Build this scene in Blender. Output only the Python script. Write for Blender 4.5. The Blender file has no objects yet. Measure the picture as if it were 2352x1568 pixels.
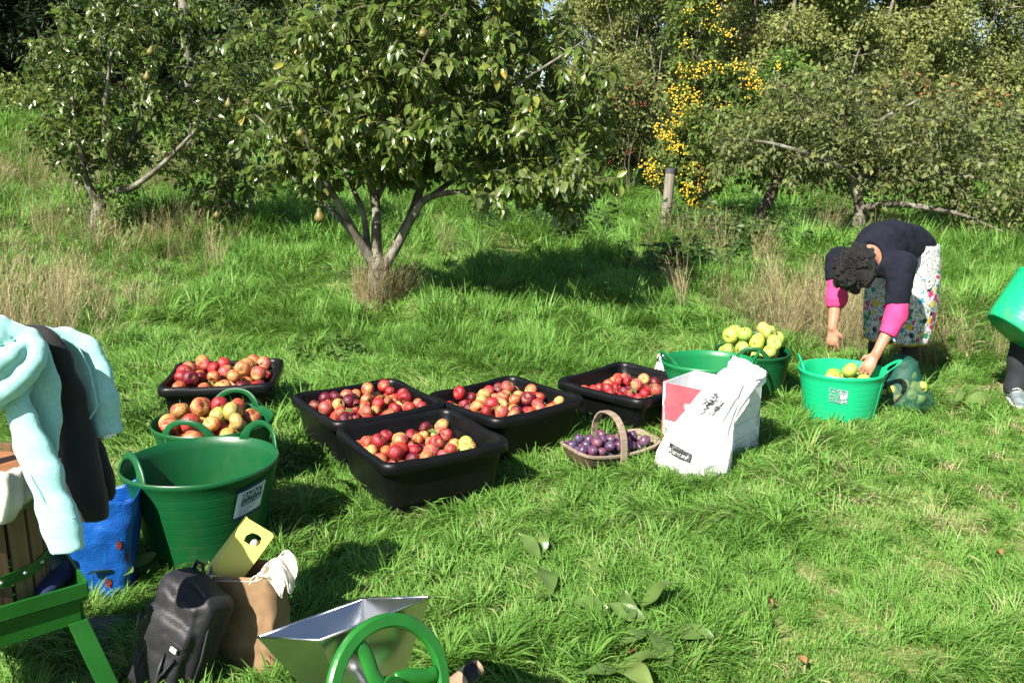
import bpy, bmesh, math, random
import numpy as np
from mathutils import Vector, Matrix, Euler

rnd = random.Random(7)
rng = np.random.default_rng(11)
sc = bpy.context.scene
COL = sc.collection
RAD = math.radians

# ------------------------------------------------------------------ camera, sky, sun, exposure
CAM_H, PITCH, HFOV = 1.55, RAD(12.85), RAD(60.0)
cam_d = bpy.data.cameras.new('camera')
cam_d.sensor_width = 36.0
cam_d.lens = 18.0 / math.tan(HFOV / 2)
cam_d.clip_start, cam_d.clip_end = 0.05, 1500.0
cam = bpy.data.objects.new('camera', cam_d)
cam.location = (0, 0, CAM_H)
cam.rotation_euler = (math.pi / 2 - PITCH, 0, 0)
COL.objects.link(cam)
sc.camera = cam

SUN_EL = RAD(42.0)
SUN_TO = Vector((0.57, 0.82, 0)).normalized()          # the way the shadows fall
world = bpy.data.worlds.new('World')
sc.world = world
world.use_nodes = True
wn = world.node_tree.nodes
wl = world.node_tree.links
sky = wn.new('ShaderNodeTexSky')
sky.sky_type = 'NISHITA'
sky.sun_disc = False
sky.sun_elevation = SUN_EL
sky.sun_rotation = math.atan2(-SUN_TO.x, -SUN_TO.y)
sky.air_density, sky.dust_density, sky.ozone_density = 1.0, 0.6, 1.2
wn['Background'].inputs['Strength'].default_value = 0.058
wl.new(sky.outputs[0], wn['Background'].inputs['Color'])

sun_d = bpy.data.lights.new('sun', 'SUN')
sun_d.energy, sun_d.angle, sun_d.color = 5.0, RAD(0.53), (1.0, 0.94, 0.84)
sun = bpy.data.objects.new('sun', sun_d)
light_dir = Vector((SUN_TO.x * math.cos(SUN_EL), SUN_TO.y * math.cos(SUN_EL), -math.sin(SUN_EL)))
sun.rotation_euler = light_dir.to_track_quat('-Z', 'Y').to_euler()
sun.location = (-10, -8, 14)
COL.objects.link(sun)

vs = sc.view_settings
vs.view_transform, vs.look, vs.gamma, vs.exposure = 'Standard', 'None', 1.0, 1.36
try:
    vs.use_curve_mapping = False
except Exception:
    pass
cy = sc.cycles
cy.max_bounces, cy.diffuse_bounces, cy.glossy_bounces = 7, 3, 3
cy.transmission_bounces, cy.transparent_max_bounces = 4, 10
cy.caustics_reflective = cy.caustics_refractive = False
cy.use_denoising = True
try:
    cy.denoiser = 'OPENIMAGEDENOISE'
    cy.denoising_input_passes = 'RGB_ALBEDO_NORMAL'
    cy.denoising_prefilter = 'ACCURATE'
except Exception:
    pass

# ------------------------------------------------------------------ places: view ray -> point in the world
FPX = 1176.0 / math.tan(HFOV / 2)


def at(px, py, y=None, z=None):
    """World point seen at (px, py) of a 2352-wide picture, at distance y or at height z."""
    a, b = (px - 1176) / FPX, (784 - py) / FPX
    c, s = math.cos(PITCH), math.sin(PITCH)
    d = Vector((a, c + b * s, -s + b * c))
    k = y / d.y if y is not None else (z - CAM_H) / d.z
    return Vector((0, 0, CAM_H)) + d * k


# ------------------------------------------------------------------ noise and ground height
def _hash(ix, iy, iz):
    n = (ix * 374761393 + iy * 668265263 + iz * 2147483647 * 3 + 1274126177) & 0xFFFFFFFF
    n = ((n ^ (n >> 13)) * 1274126177) & 0xFFFFFFFF
    return ((n ^ (n >> 16)) & 0xFFFF) / 32767.5 - 1.0


def vnoise(x, y, z=0.0):
    x, y, z = np.broadcast_arrays(np.asarray(x, float), np.asarray(y, float), np.asarray(z, float))
    fx, fy, fz = np.floor(x), np.floor(y), np.floor(z)
    ix, iy, iz = fx.astype(np.int64), fy.astype(np.int64), fz.astype(np.int64)
    u, v, w = x - fx, y - fy, z - fz
    u, v, w = u * u * (3 - 2 * u), v * v * (3 - 2 * v), w * w * (3 - 2 * w)
    r = 0
    for dx in (0, 1):
        for dy in (0, 1):
            for dz in (0, 1):
                r = r + _hash(ix + dx, iy + dy, iz + dz) * (u if dx else 1 - u) * (v if dy else 1 - v) * (w if dz else 1 - w)
    return r


def sstep(a, b, x):
    t = np.clip((np.asarray(x, float) - a) / (b - a), 0, 1)
    return t * t * (3 - 2 * t)


def gz(x, y):
    x, y = np.asarray(x, float), np.asarray(y, float)
    far = sstep(6.0, 10.0, y)
    h = 0.012 * vnoise(x * 1.7, y * 1.7, 3.3) * (1 - far) + far * (0.05 * vnoise(x * 0.9, y * 0.9, 1.1) + 0.12 * vnoise(x * 0.23, y * 0.23, 7.7))
    h = h + 0.10 * sstep(-3.0, -4.5, x) * sstep(4.5, 6.5, y)
    return h + 2.1 * sstep(8.0, 27.0, y) * sstep(7.0, -11.0, x)          # the orchard climbs to the back left


def g0(x, y):
    return float(gz(x, y))


def at_ground(px, py, dz=0.0):
    p = at(px, py, z=0.0)
    for _ in range(12):
        q = at(px, py, z=min(1.45, g0(p.x, min(p.y, 60)) + dz))
        p = p.lerp(q, .6)
    return p


# ------------------------------------------------------------------ mesh helpers
def mesh_np(name, V, F, mats=None, smooth=True, attrs=None, midx=None):
    V = np.asarray(V, np.float32).reshape(-1, 3)
    Fs = F if isinstance(F, list) else [F]
    Fs = [np.asarray(f, np.int32) for f in Fs if len(f)]
    me = bpy.data.meshes.new(name)
    me.vertices.add(len(V))
    me.vertices.foreach_set('co', V.ravel())
    nl = sum(f.size for f in Fs)
    npoly = sum(len(f) for f in Fs)
    me.loops.add(nl)
    me.polygons.add(npoly)
    me.loops.foreach_set('vertex_index', np.concatenate([f.ravel() for f in Fs]))
    tot = np.concatenate([np.full(len(f), f.shape[1], np.int32) for f in Fs])
    st = np.zeros(npoly, np.int32)
    st[1:] = np.cumsum(tot)[:-1]
    me.polygons.foreach_set('loop_start', st)
    me.polygons.foreach_set('loop_total', tot)
    if smooth:
        me.polygons.foreach_set('use_smooth', np.ones(npoly, bool))
    if midx is not None:
        me.polygons.foreach_set('material_index', np.asarray(midx, np.int32))
    me.update(calc_edges=True)
    for k, a in (attrs or {}).items():
        at_ = me.attributes.new(k, 'FLOAT', 'POINT')
        at_.data.foreach_set('value', np.asarray(a, np.float32))
    for m in (mats if isinstance(mats, (list, tuple)) else [mats]):
        if m is not None:
            me.materials.append(m)
    return me


def link(name, me, parent=None, loc=(0, 0, 0), rot=(0, 0, 0), scale=None):
    o = bpy.data.objects.new(name, me)
    COL.objects.link(o)
    o.parent = parent
    o.location, o.rotation_euler = loc, rot
    if scale is not None:
        o.scale = scale if hasattr(scale, '__len__') else (scale,) * 3
    return o


def tag(o, label=None, cat=None, group=None, kind=None):
    if label:
        o['label'] = label
    if cat:
        o['category'] = cat
    if group:
        o['group'] = group
    if kind:
        o['kind'] = kind
    return o


def thing(name, label, cat, loc=(0, 0, 0), rotz=0.0, group=None):
    return tag(link(name, None, None, loc, (0, 0, rotz)), label, cat, group)


class MB:
    """Collects polygons for one mesh."""
    def __init__(self):
        self.v, self.f = [], []

    def add(self, V, F):
        b = len(self.v)
        self.v.extend([tuple(p) for p in V])
        self.f.extend([tuple(i + b for i in f) for f in F])
        return self

    def box(self, c, half, R=None):
        R = R or Matrix.Identity(3)
        c = Vector(c)
        V = [c + R @ Vector((sx * half[0], sy * half[1], sz * half[2])) for sx in (-1, 1) for sy in (-1, 1) for sz in (-1, 1)]
        return self.add(V, [(0, 1, 3, 2), (4, 6, 7, 5), (0, 4, 5, 1), (2, 3, 7, 6), (0, 2, 6, 4), (1, 5, 7, 3)])

    def loft(self, rings, closed=True, cap0=False, cap1=False):
        n = len(rings[0])
        b = len(self.v)
        for r in rings:
            self.v.extend([tuple(p) for p in r])
        m = n if closed else n - 1
        for i in range(len(rings) - 1):
            for j in range(m):
                k = (j + 1) % n
                self.f.append((b + i * n + j, b + i * n + k, b + (i + 1) * n + k, b + (i + 1) * n + j))
        if cap0:
            self.f.append(tuple(b + j for j in range(n - 1, -1, -1)))
        if cap1:
            o = b + (len(rings) - 1) * n
            self.f.append(tuple(o + j for j in range(n)))
        return self

    def lathe(self, prof, n=48, sx=1.0, sy=1.0, cap0=False, cap1=False, M=None):
        rings = []
        for r, z in prof:
            ring = [Vector((r * sx * math.cos(2 * math.pi * j / n), r * sy * math.sin(2 * math.pi * j / n), z)) for j in range(n)]
            rings.append([M @ p for p in ring] if M else ring)
        return self.loft(rings, True, cap0, cap1)

    def tube(self, path, radii, n=8, cap=True, flat=1.0, up=None):
        path = [Vector(p) for p in path]
        rings = []
        t0 = (path[1] - path[0]).normalized()
        u = Vector(up) if up else (Vector((0, 0, 1)) if abs(t0.z) < 0.9 else Vector((1, 0, 0)))
        u = (u - t0 * u.dot(t0)).normalized()
        for i, p in enumerate(path):
            t = (path[min(i + 1, len(path) - 1)] - path[max(i - 1, 0)]).normalized()
            u = (u - t * u.dot(t)).normalized()
            w = t.cross(u)
            r = radii[i] if hasattr(radii, '__len__') else radii
            rings.append([p + u * (r * flat * math.cos(2 * math.pi * j / n)) + w * (r * math.sin(2 * math.pi * j / n)) for j in range(n)])
        return self.loft(rings, True, cap, cap)

    def mesh(self, name, mats, smooth=True, bevel=0.0, auto=None):
        me = bpy.data.meshes.new(name)
        me.from_pydata([tuple(p) for p in self.v], [], self.f)
        bm = bmesh.new()
        bm.from_mesh(me)
        bmesh.ops.remove_doubles(bm, verts=bm.verts, dist=1e-5)
        bmesh.ops.recalc_face_normals(bm, faces=bm.faces)
        if bevel:
            es = [e for e in bm.edges if len(e.link_faces) == 2 and e.calc_face_angle(0) > 0.5]
            bmesh.ops.bevel(bm, geom=es, offset=bevel, segments=2, profile=0.6, affect='EDGES')
        if auto is not None:
            for e in bm.edges:
                if len(e.link_faces) == 2 and e.calc_face_angle(0) > auto:
                    e.smooth = False
        for f in bm.faces:
            f.smooth = smooth
        bm.to_mesh(me)
        bm.free()
        for m in (mats if isinstance(mats, (list, tuple)) else [mats]):
            me.materials.append(m)
        return me

    def build(self, name, mats, parent=None, **kw):
        return link(name, self.mesh(name, mats, **kw), parent)


def spline(P, n):
    """Catmull-Rom through the points (any dimension), n samples."""
    P = np.asarray([list(p) for p in P], float)
    Q = np.vstack([2 * P[0] - P[1], P, 2 * P[-1] - P[-2]])
    out = []
    for s in np.linspace(0, len(P) - 1 - 1e-9, n):
        i = int(s)
        t = s - i
        a, b, c, d = Q[i], Q[i + 1], Q[i + 2], Q[i + 3]
        out.append(0.5 * ((2 * b) + (c - a) * t + (2 * a - 5 * b + 4 * c - d) * t * t + (3 * b - a - 3 * c + d) * t ** 3))
    return np.array(out)


def rot_to(zaxis, xhint=(1, 0, 0)):
    z = Vector(zaxis).normalized()
    x = Vector(xhint)
    x = (x - z * x.dot(z)).normalized()
    y = z.cross(x)
    return Matrix((x, y, z)).transposed()


# ------------------------------------------------------------------ blended volumes for cloth, bags and bodies
class SDF:
    def __init__(self, lo, hi, h):
        self.lo, self.h = np.array(lo, float), h
        n = np.ceil((np.array(hi, float) - self.lo) / h).astype(int) + 1
        self.F = np.full(tuple(n), 0.5, np.float32)

    def block(self, lo, hi):
        a = np.clip(np.floor((np.array(lo) - self.lo) / self.h).astype(int), 0, np.array(self.F.shape) - 1)
        b = np.clip(np.ceil((np.array(hi) - self.lo) / self.h).astype(int) + 1, 1, np.array(self.F.shape))
        sl = tuple(slice(i, max(j, i + 1)) for i, j in zip(a, b))
        ax = [self.lo[k] + self.h * np.arange(sl[k].start, sl[k].stop) for k in range(3)]
        return sl, np.meshgrid(*ax, indexing='ij')

    def put(self, sl, d, k, cut=False):
        a = self.F[sl]
        if cut:
            self.F[sl] = np.maximum(a, -d)
            return
        if k <= 0:
            self.F[sl] = np.minimum(a, d)
        else:
            t = np.clip(0.5 + 0.5 * (a - d) / k, 0, 1)
            self.F[sl] = a * (1 - t) + d * t - k * t * (1 - t)

    def cone(self, p0, p1, r0, r1, k=0.03, flat=None, end=False, start=False, cut=False):
        p0, p1 = np.array(p0, float), np.array(p1, float)
        m = max(r0, r1) + k + 3 * self.h + 0.02
        sl, (X, Y, Z) = self.block(np.minimum(p0, p1) - m, np.maximum(p0, p1) + m)
        d = p1 - p0
        L2 = max(d @ d, 1e-12)
        tx = ((X - p0[0]) * d[0] + (Y - p0[1]) * d[1] + (Z - p0[2]) * d[2]) / L2
        t = np.clip(tx, 0, 1)
        qx, qy, qz = X - p0[0] - t * d[0], Y - p0[1] - t * d[1], Z - p0[2] - t * d[2]
        if flat is not None:                    # (axis, factor): thinner along that axis
            ax, fc = np.array(flat[0], float), flat[1]
            ax = ax / np.linalg.norm(ax)
            dd = qx * ax[0] + qy * ax[1] + qz * ax[2]
            qx, qy, qz = qx + ax[0] * dd * (1 / fc - 1), qy + ax[1] * dd * (1 / fc - 1), qz + ax[2] * dd * (1 / fc - 1)
        D = np.sqrt(qx * qx + qy * qy + qz * qz) - (r0 + (r1 - r0) * t)
        if flat is not None:
            D = D * min(1.0, flat[1] * 1.4)
        L = math.sqrt(L2)
        if end:
            D = np.maximum(D, (tx - 1) * L)
        if start:
            D = np.maximum(D, -tx * L)
        self.put(sl, D, k, cut)
        return self

    def path(self, pts, radii, k=0.02, **kw):
        for i in range(len(pts) - 1):
            self.cone(pts[i], pts[i + 1], radii[i], radii[i + 1], k, **kw)
        return self

    def ell(self, c, r, R=None, k=0.03, cut=False):
        c, r = np.array(c, float), np.array(r, float)
        m = max(r) + k + 3 * self.h
        sl, (X, Y, Z) = self.block(c - m, c + m)
        A = np.array(R) if R is not None else np.eye(3)
        x, y, z = X - c[0], Y - c[1], Z - c[2]
        u = [(A[0, i] * x + A[1, i] * y + A[2, i] * z) for i in range(3)]
        k0 = np.sqrt(sum((u[i] / r[i]) ** 2 for i in range(3)))
        k1 = np.sqrt(sum((u[i] / r[i] ** 2) ** 2 for i in range(3))) + 1e-9
        self.put(sl, k0 * (k0 - 1) / k1, k, cut)
        return self

    def box(self, c, half, R=None, r=0.02, k=0.02, cut=False):
        c, half = np.array(c, float), np.array(half, float)
        m = float(np.linalg.norm(half)) + r + k + 3 * self.h
        sl, (X, Y, Z) = self.block(c - m, c + m)
        A = np.array(R) if R is not None else np.eye(3)
        x, y, z = X - c[0], Y - c[1], Z - c[2]
        q = [np.abs(A[0, i] * x + A[1, i] * y + A[2, i] * z) - (half[i] - r) for i in range(3)]
        D = np.sqrt(sum(np.maximum(a, 0) ** 2 for a in q)) + np.minimum(np.maximum(np.maximum(q[0], q[1]), q[2]), 0) - r
        self.put(sl, D, k, cut)
        return self

    def plane(self, p, n):
        """keep the side the normal points away from"""
        n = np.array(n, float) / np.linalg.norm(n)
        sl, (X, Y, Z) = self.block(self.lo, self.lo + self.h * np.array(self.F.shape))
        self.F = np.maximum(self.F, ((X - p[0]) * n[0] + (Y - p[1]) * n[1] + (Z - p[2]) * n[2]).astype(np.float32))
        return self

    def noise(self, amp, freq, stretch=(1, 1, 1), seed=0.0):
        sl, (X, Y, Z) = self.block(self.lo, self.lo + self.h * np.array(self.F.shape))
        near = np.abs(self.F) < (amp * 2 + 4 * self.h)
        d = vnoise(X[near] * freq * stretch[0] + seed, Y[near] * freq * stretch[1], Z[near] * freq * stretch[2])
        self.F[near] += (amp * d).astype(np.float32)
        return self

    def folds(self, amp, freq, stretch=(1, 1, 1), seed=0.0):
        """sharp valleys and soft ridges, as in hanging or crumpled cloth"""
        sl, (X, Y, Z) = self.block(self.lo, self.lo + self.h * np.array(self.F.shape))
        near = np.abs(self.F) < (amp * 2 + 4 * self.h)
        x, y, z = X[near] * freq * stretch[0] + seed, Y[near] * freq * stretch[1], Z[near] * freq * stretch[2]
        x = x + .5 * vnoise(x * .6, y * .6, z * .6 + 9)
        d = 1 - np.minimum(np.abs(vnoise(x, y, z)) * 2.2, 1.0)
        self.F[near] += (amp * (d ** 1.5 - .35)).astype(np.float32)
        return self

    def mesh(self, name, mats, origin=(0, 0, 0), relax=1):
        F, h = self.F, self.h
        F[0], F[-1], F[:, 0], F[:, -1], F[:, :, 0], F[:, :, -1] = (np.maximum(a, h) for a in (F[0], F[-1], F[:, 0], F[:, -1], F[:, :, 0], F[:, :, -1]))
        C = [F[i:F.shape[0] - 1 + i, j:F.shape[1] - 1 + j, k:F.shape[2] - 1 + k] for i in (0, 1) for j in (0, 1) for k in (0, 1)]
        ns = sum((c < 0).astype(np.int8) for c in C)
        mix = (ns > 0) & (ns < 8)
        idx = np.full(mix.shape, -1, np.int64)
        cells = np.argwhere(mix)
        idx[mix] = np.arange(len(cells))
        val = [c[mix] for c in C]
        corner = [(i, j, k) for i in (0, 1) for j in (0, 1) for k in (0, 1)]
        acc, cnt = np.zeros((len(cells), 3)), np.zeros(len(cells))
        for a in range(8):
            for b in range(a + 1, 8):
                if sum(abs(corner[a][q] - corner[b][q]) for q in range(3)) != 1:
                    continue
                va, vb = val[a], val[b]
                m = (va < 0) != (vb < 0)
                t = va[m] / (va[m] - vb[m])
                acc[m] += np.array(corner[a]) + t[:, None] * (np.array(corner[b]) - np.array(corner[a]))
                cnt[m] += 1
        V = self.lo + h * (cells + acc / cnt[:, None])
        quads = []
        for ax in range(3):
            o = [i for i in range(3) if i != ax]
            s0 = [slice(None)] * 3
            s1 = [slice(None)] * 3
            s0[ax], s1[ax] = slice(0, F.shape[ax] - 1), slice(1, F.shape[ax])
            A, B = F[tuple(s0)] < 0, F[tuple(s1)] < 0
            e = np.argwhere(A != B)
            e = e[(e[:, o[0]] > 0) & (e[:, o[1]] > 0) & (e[:, o[0]] < F.shape[o[0]] - 1) & (e[:, o[1]] < F.shape[o[1]] - 1)]
            flip = A[tuple(e.T)]
            q = []
            for da, db in ((-1, -1), (0, -1), (0, 0), (-1, 0)):
                c = e.copy()
                c[:, o[0]] += da
                c[:, o[1]] += db
                q.append(idx[tuple(c.T)])
            q = np.stack(q, 1)
            if ax == 1:
                flip = ~flip
            q[~flip] = q[~flip][:, ::-1]
            quads.append(q)
        Q = np.concatenate(quads)
        for _ in range(relax):
            S, n = np.zeros_like(V), np.zeros(len(V))
            for i in range(4):
                np.add.at(S, Q[:, i], V[Q[:, (i + 1) % 4]] + V[Q[:, (i + 3) % 4]])
                np.add.at(n, Q[:, i], 2)
            V = 0.5 * V + 0.5 * S / n[:, None]
        return mesh_np(name, V - np.array(origin, float), Q, mats)

    def build(self, name, mats, parent=None, relax=1):
        o = parent.location if parent is not None else (0, 0, 0)
        return link(name, self.mesh(name, mats, tuple(o), relax), parent)


# ------------------------------------------------------------------ materials
class N:
    """small node helper"""
    def __init__(self, name):
        self.m = bpy.data.materials.new(name)
        self.m.use_nodes = True
        self.t = self.m.node_tree
        self.b = self.t.nodes['Principled BSDF']
        self.out = self.t.nodes['Material Output']

    def n(self, kind, **kw):
        nd = self.t.nodes.new(kind)
        for k, v in kw.items():
            if k in nd.inputs:
                self.set(nd.inputs[k], v)
            else:
                setattr(nd, k, v)
        return nd

    def set(self, sock, v):
        if isinstance(v, bpy.types.NodeSocket):
            self.t.links.new(v, sock)
        elif hasattr(v, '__len__') and len(v) == 3 and sock.type == 'RGBA':
            sock.default_value = (*v, 1)
        else:
            sock.default_value = v

    def p(self, **kw):
        for k, v in kw.items():
            self.set(self.b.inputs[k.replace('_', ' ')], v)
        return self

    def math(self, op, a, b=0.0, c=0.0, clamp=False):
        nd = self.t.nodes.new('ShaderNodeMath')
        nd.operation, nd.use_clamp = op, clamp
        for i, v in enumerate((a, b, c)):
            self.set(nd.inputs[i], v)
        return nd.outputs[0]

    def mix(self, f, a, b):
        nd = self.t.nodes.new('ShaderNodeMix')
        nd.data_type = 'RGBA'
        self.set(nd.inputs[0], f)
        self.set(nd.inputs[6], a)
        self.set(nd.inputs[7], b)
        return nd.outputs[2]

    def ramp(self, f, stops, interp='LINEAR'):
        nd = self.t.nodes.new('ShaderNodeValToRGB')
        nd.color_ramp.interpolation = interp
        el = nd.color_ramp.elements
        while len(el) < len(stops):
            el.new(0.5)
        for e, (p, c) in zip(el, stops):
            e.position, e.color = p, (*c, 1)
        self.set(nd.inputs[0], f)
        return nd.outputs[0]

    def noise(self, scale, detail=3.0, vec=None, rough=0.55, out='Fac', dist=0.0):
        nd = self.n('ShaderNodeTexNoise', Scale=scale, Detail=detail, Roughness=rough, Distortion=dist)
        if vec is not None:
            self.set(nd.inputs['Vector'], vec)
        return nd.outputs[out]

    def obj(self):
        return self.n('ShaderNodeTexCoord').outputs['Object']

    def pos(self):
        return self.n('ShaderNodeNewGeometry').outputs['Position']

    def sep(self, v):
        return self.n('ShaderNodeSeparateXYZ', Vector=v).outputs

    def bump(self, h, strength=0.3, dist=0.01):
        nd = self.n('ShaderNodeBump', Height=h, Strength=strength, Distance=dist)
        self.set(self.b.inputs['Normal'], nd.outputs[0])
        return nd.outputs[0]

    def map(self, v, scale):
        return self.n('ShaderNodeMapping', Vector=v, Scale=scale).outputs[0]


def plain(name, col, rough=0.5, var=0.25, nscale=12.0, spec=0.5, metal=0.0, bump=0.0, bscale=60.0, dirt=None, sheen=0.0):
    k = N(name)
    v = k.obj()
    f = k.noise(nscale, 4.0, v)
    lo = tuple(c * (1 - var) for c in col)
    hi = tuple(min(1.0, c * (1 + var)) for c in col)
    c = k.ramp(f, [(0.3, lo), (0.7, hi)])
    if dirt:
        c = k.mix(k.math('MULTIPLY', k.ramp(k.noise(5.0, 6.0, v, 0.7), [(0.5, (0, 0, 0)), (0.72, (1, 1, 1))]), dirt[1]), c, dirt[0])
    k.p(Base_Color=c, Roughness=k.math('ADD', rough - 0.06, k.math('MULTIPLY', k.noise(nscale * 2.3, 3.0, v), 0.12)), Metallic=metal)
    k.b.inputs['Specular IOR Level'].default_value = spec
    if sheen:
        k.b.inputs['Sheen Weight'].default_value = sheen
    if bump:
        k.bump(k.noise(bscale, 3.0, v), bump, 0.004)
    return k.m


def foliage(name, stops, rough=0.4, spec=0.5, trans=0.3, back=None, vary=0.25, patches=0.0):
    """leaf or blade: colour from the per-leaf value 'tint', thin and letting light through"""
    k = N(name)
    tint = k.n('ShaderNodeAttribute', attribute_name='tint').outputs['Fac']
    rn = k.n('ShaderNodeObjectInfo').outputs['Random']
    f = k.math('ADD', tint, k.math('MULTIPLY', k.math('SUBTRACT', rn, 0.5), vary), clamp=True)
    if patches:                                        # lusher and drier patches of growth
        pn = k.math('ADD', k.noise(0.9, 3.0, k.pos()), k.noise(3.7, 2.0, k.pos()))
        f = k.math('ADD', f, k.math('MULTIPLY', k.math('SUBTRACT', pn, 1.0), patches), clamp=True)
    c = k.ramp(f, stops)
    if back:
        c = k.mix(k.math('MULTIPLY', k.n('ShaderNodeNewGeometry').outputs['Backfacing'], 0.55), c, back)
    k.p(Base_Color=c, Roughness=rough)
    k.b.inputs['Specular IOR Level'].default_value = spec
    tr = k.n('ShaderNodeBsdfTranslucent', Color=k.mix(0.5, c, k.mix(0.5, c, (0.30, 0.34, 0.04))))
    mx = k.n('ShaderNodeMixShader', Fac=trans)
    k.t.links.new(k.b.outputs[0], mx.inputs[1])
    k.t.links.new(tr.outputs[0], mx.inputs[2])
    k.t.links.new(mx.outputs[0], k.out.inputs['Surface'])
    return k.m

# ------------------------------------------------------------------ the ground
k = N('soil_and_thatch')
gp = k.pos()
c = k.ramp(k.noise(3.0, 5.0, gp), [(0.3, (0.055, 0.095, 0.018)), (0.6, (0.085, 0.140, 0.026)), (0.8, (0.15, 0.13, 0.05))])
c = k.mix(k.n('ShaderNodeAttribute', attribute_name='worn').outputs['Fac'], c, k.ramp(k.noise(30.0, 5.0, gp), [(0.35, (0.13, 0.17, 0.035)), (0.6, (0.20, 0.21, 0.06)), (0.75, (0.26, 0.20, 0.09))]))
c = k.mix(k.ramp(k.noise(60.0, 3.0, gp), [(0.45, (0, 0, 0)), (0.7, (0.7, 0.7, 0.7))]), c, (0.10, 0.13, 0.035))
k.p(Base_Color=c, Roughness=0.9)
k.bump(k.noise(45.0, 4.0, gp), 0.8, 0.03)
M_ground = k.m


def graded(a, b, near, fine, grow):
    out, s, x = [], fine, near
    while x < b:
        out.append(x)
        x += s
        s *= grow
    lo, s, x = [], fine, near
    while x > a:
        x -= s
        s *= grow
        lo.append(x)
    return np.array(sorted(lo + out))


gx = graded(-260, 260, 0.0, 0.14, 1.035)
gy = graded(-60, 320, 4.0, 0.14, 1.035)
GX, GY = np.meshgrid(gx, gy, indexing='ij')
GV = np.stack([GX, GY, gz(GX, GY)], -1).reshape(-1, 3)
ii = np.arange(len(gx) * len(gy)).reshape(len(gx), len(gy))
GF = np.stack([ii[:-1, :-1], ii[1:, :-1], ii[1:, 1:], ii[:-1, 1:]], -1).reshape(-1, 4)


def blob(x, y, cx_, cy_, rx, ry, a=0.0):
    c_, s_ = math.cos(a), math.sin(a)
    u, w = (x - cx_) * c_ + (y - cy_) * s_, -(x - cx_) * s_ + (y - cy_) * c_
    return np.exp(-((u / rx) ** 2 + (w / ry) ** 2))


def trodden(x, y):
    """short walked-on grass on the right"""
    t = sstep(-.25, .35, x - .25 - .85 * (y - 2.46) + .35 * vnoise(x * 1.2, y * 1.2, 9.0)) * sstep(5.6, 4.6, y)
    t = t * (1 - .9 * blob(x, y, 1.75, 2.45, .45, .5))
    return np.maximum(t, .9 * blob(x, y, 2.9, 5.2, .8, 1.2))


ground = link('ground', mesh_np('ground', GV, GF, M_ground, True, {'worn': trodden(GV[:, 0], GV[:, 1])}))
tag(ground, 'grassy orchard ground reaching back under the trees', 'ground', kind='structure')

# ------------------------------------------------------------------ trees
M_bark_pear = None
k = N('grey_lichen_bark')
bp = k.pos()
f = k.noise(14.0, 6.0, k.map(bp, (1, 1, 0.35)), 0.65)
c = k.ramp(f, [(0.30, (0.045, 0.037, 0.026)), (0.52, (0.115, 0.098, 0.072)), (0.72, (0.22, 0.20, 0.16))])
c = k.mix(k.ramp(k.noise(4.5, 4.0, bp), [(0.5, (0, 0, 0)), (0.62, (0.8, 0.8, 0.8))]), c, (0.25, 0.25, 0.20))
k.p(Base_Color=c, Roughness=0.85)
k.bump(f, 1.0, 0.03)
M_bark = k.m
M_bark_dark = plain('dark_bark', (0.07, 0.055, 0.04), 0.9, 0.45, 14, bump=0.6, bscale=30)
M_bark_pale = plain('pale_birch_bark', (0.17, 0.155, 0.125), 0.8, 0.4, 9, bump=0.3, bscale=30)

M_pear = foliage('pear_leaf', [(0.0, (0.038, 0.065, 0.013)), (0.35, (0.076, 0.132, 0.022)), (0.75, (0.137, 0.204, 0.034)), (0.95, (0.246, 0.269, 0.050)), (1.0, (0.403, 0.314, 0.056))],
                 0.30, 0.48, 0.34, (0.17, 0.20, 0.08))
M_apple_leaf = foliage('apple_leaf', [(0.0, (0.065, 0.088, 0.023)), (0.5, (0.137, 0.169, 0.044)), (0.85, (0.234, 0.247, 0.072)), (0.95, (0.364, 0.299, 0.078)), (1.0, (0.312, 0.117, 0.052))],
                       0.5, 0.3, 0.36, (0.22, 0.23, 0.12))
M_mid_leaf = foliage('thicket_leaf', [(0.0, (0.058, 0.104, 0.023)), (0.6, (0.137, 0.208, 0.044)), (1.0, (0.286, 0.325, 0.078))], 0.55, 0.25, 0.40, (0.19, 0.23, 0.08))
M_bright_leaf = foliage('fresh_leaf', [(0.0, (0.050, 0.115, 0.018)), (0.6, (0.110, 0.215, 0.032)), (1.0, (0.21, 0.29, 0.055))], 0.45, 0.4, 0.34, (0.16, 0.23, 0.07))
M_willow = foliage('willow_leaf', [(0.0, (0.115, 0.149, 0.041)), (0.5, (0.230, 0.270, 0.078)), (1.0, (0.378, 0.392, 0.135))], 0.55, 0.25, 0.42, (0.26, 0.28, 0.14))
M_haze_leaf = foliage('hazed_poplar_leaf', [(0.0, (0.075, 0.125, 0.081)), (0.6, (0.144, 0.213, 0.131)), (1.0, (0.250, 0.312, 0.200))], 0.5, 0.35, 0.32, (0.19, 0.23, 0.17))  # far poplars: distance haze put into the leaf colour as a blue tint
M_conifer = foliage('conifer_spray', [(0.0, (0.006, 0.016, 0.006)), (0.7, (0.016, 0.036, 0.011)), (1.0, (0.035, 0.065, 0.016))], 0.6, 0.3, 0.1)
M_conifer_gold = foliage('golden_conifer_spray', [(0.0, (0.051, 0.102, 0.017)), (0.6, (0.128, 0.221, 0.034)), (1.0, (0.238, 0.323, 0.051))], 0.6, 0.3, 0.2)

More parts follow.
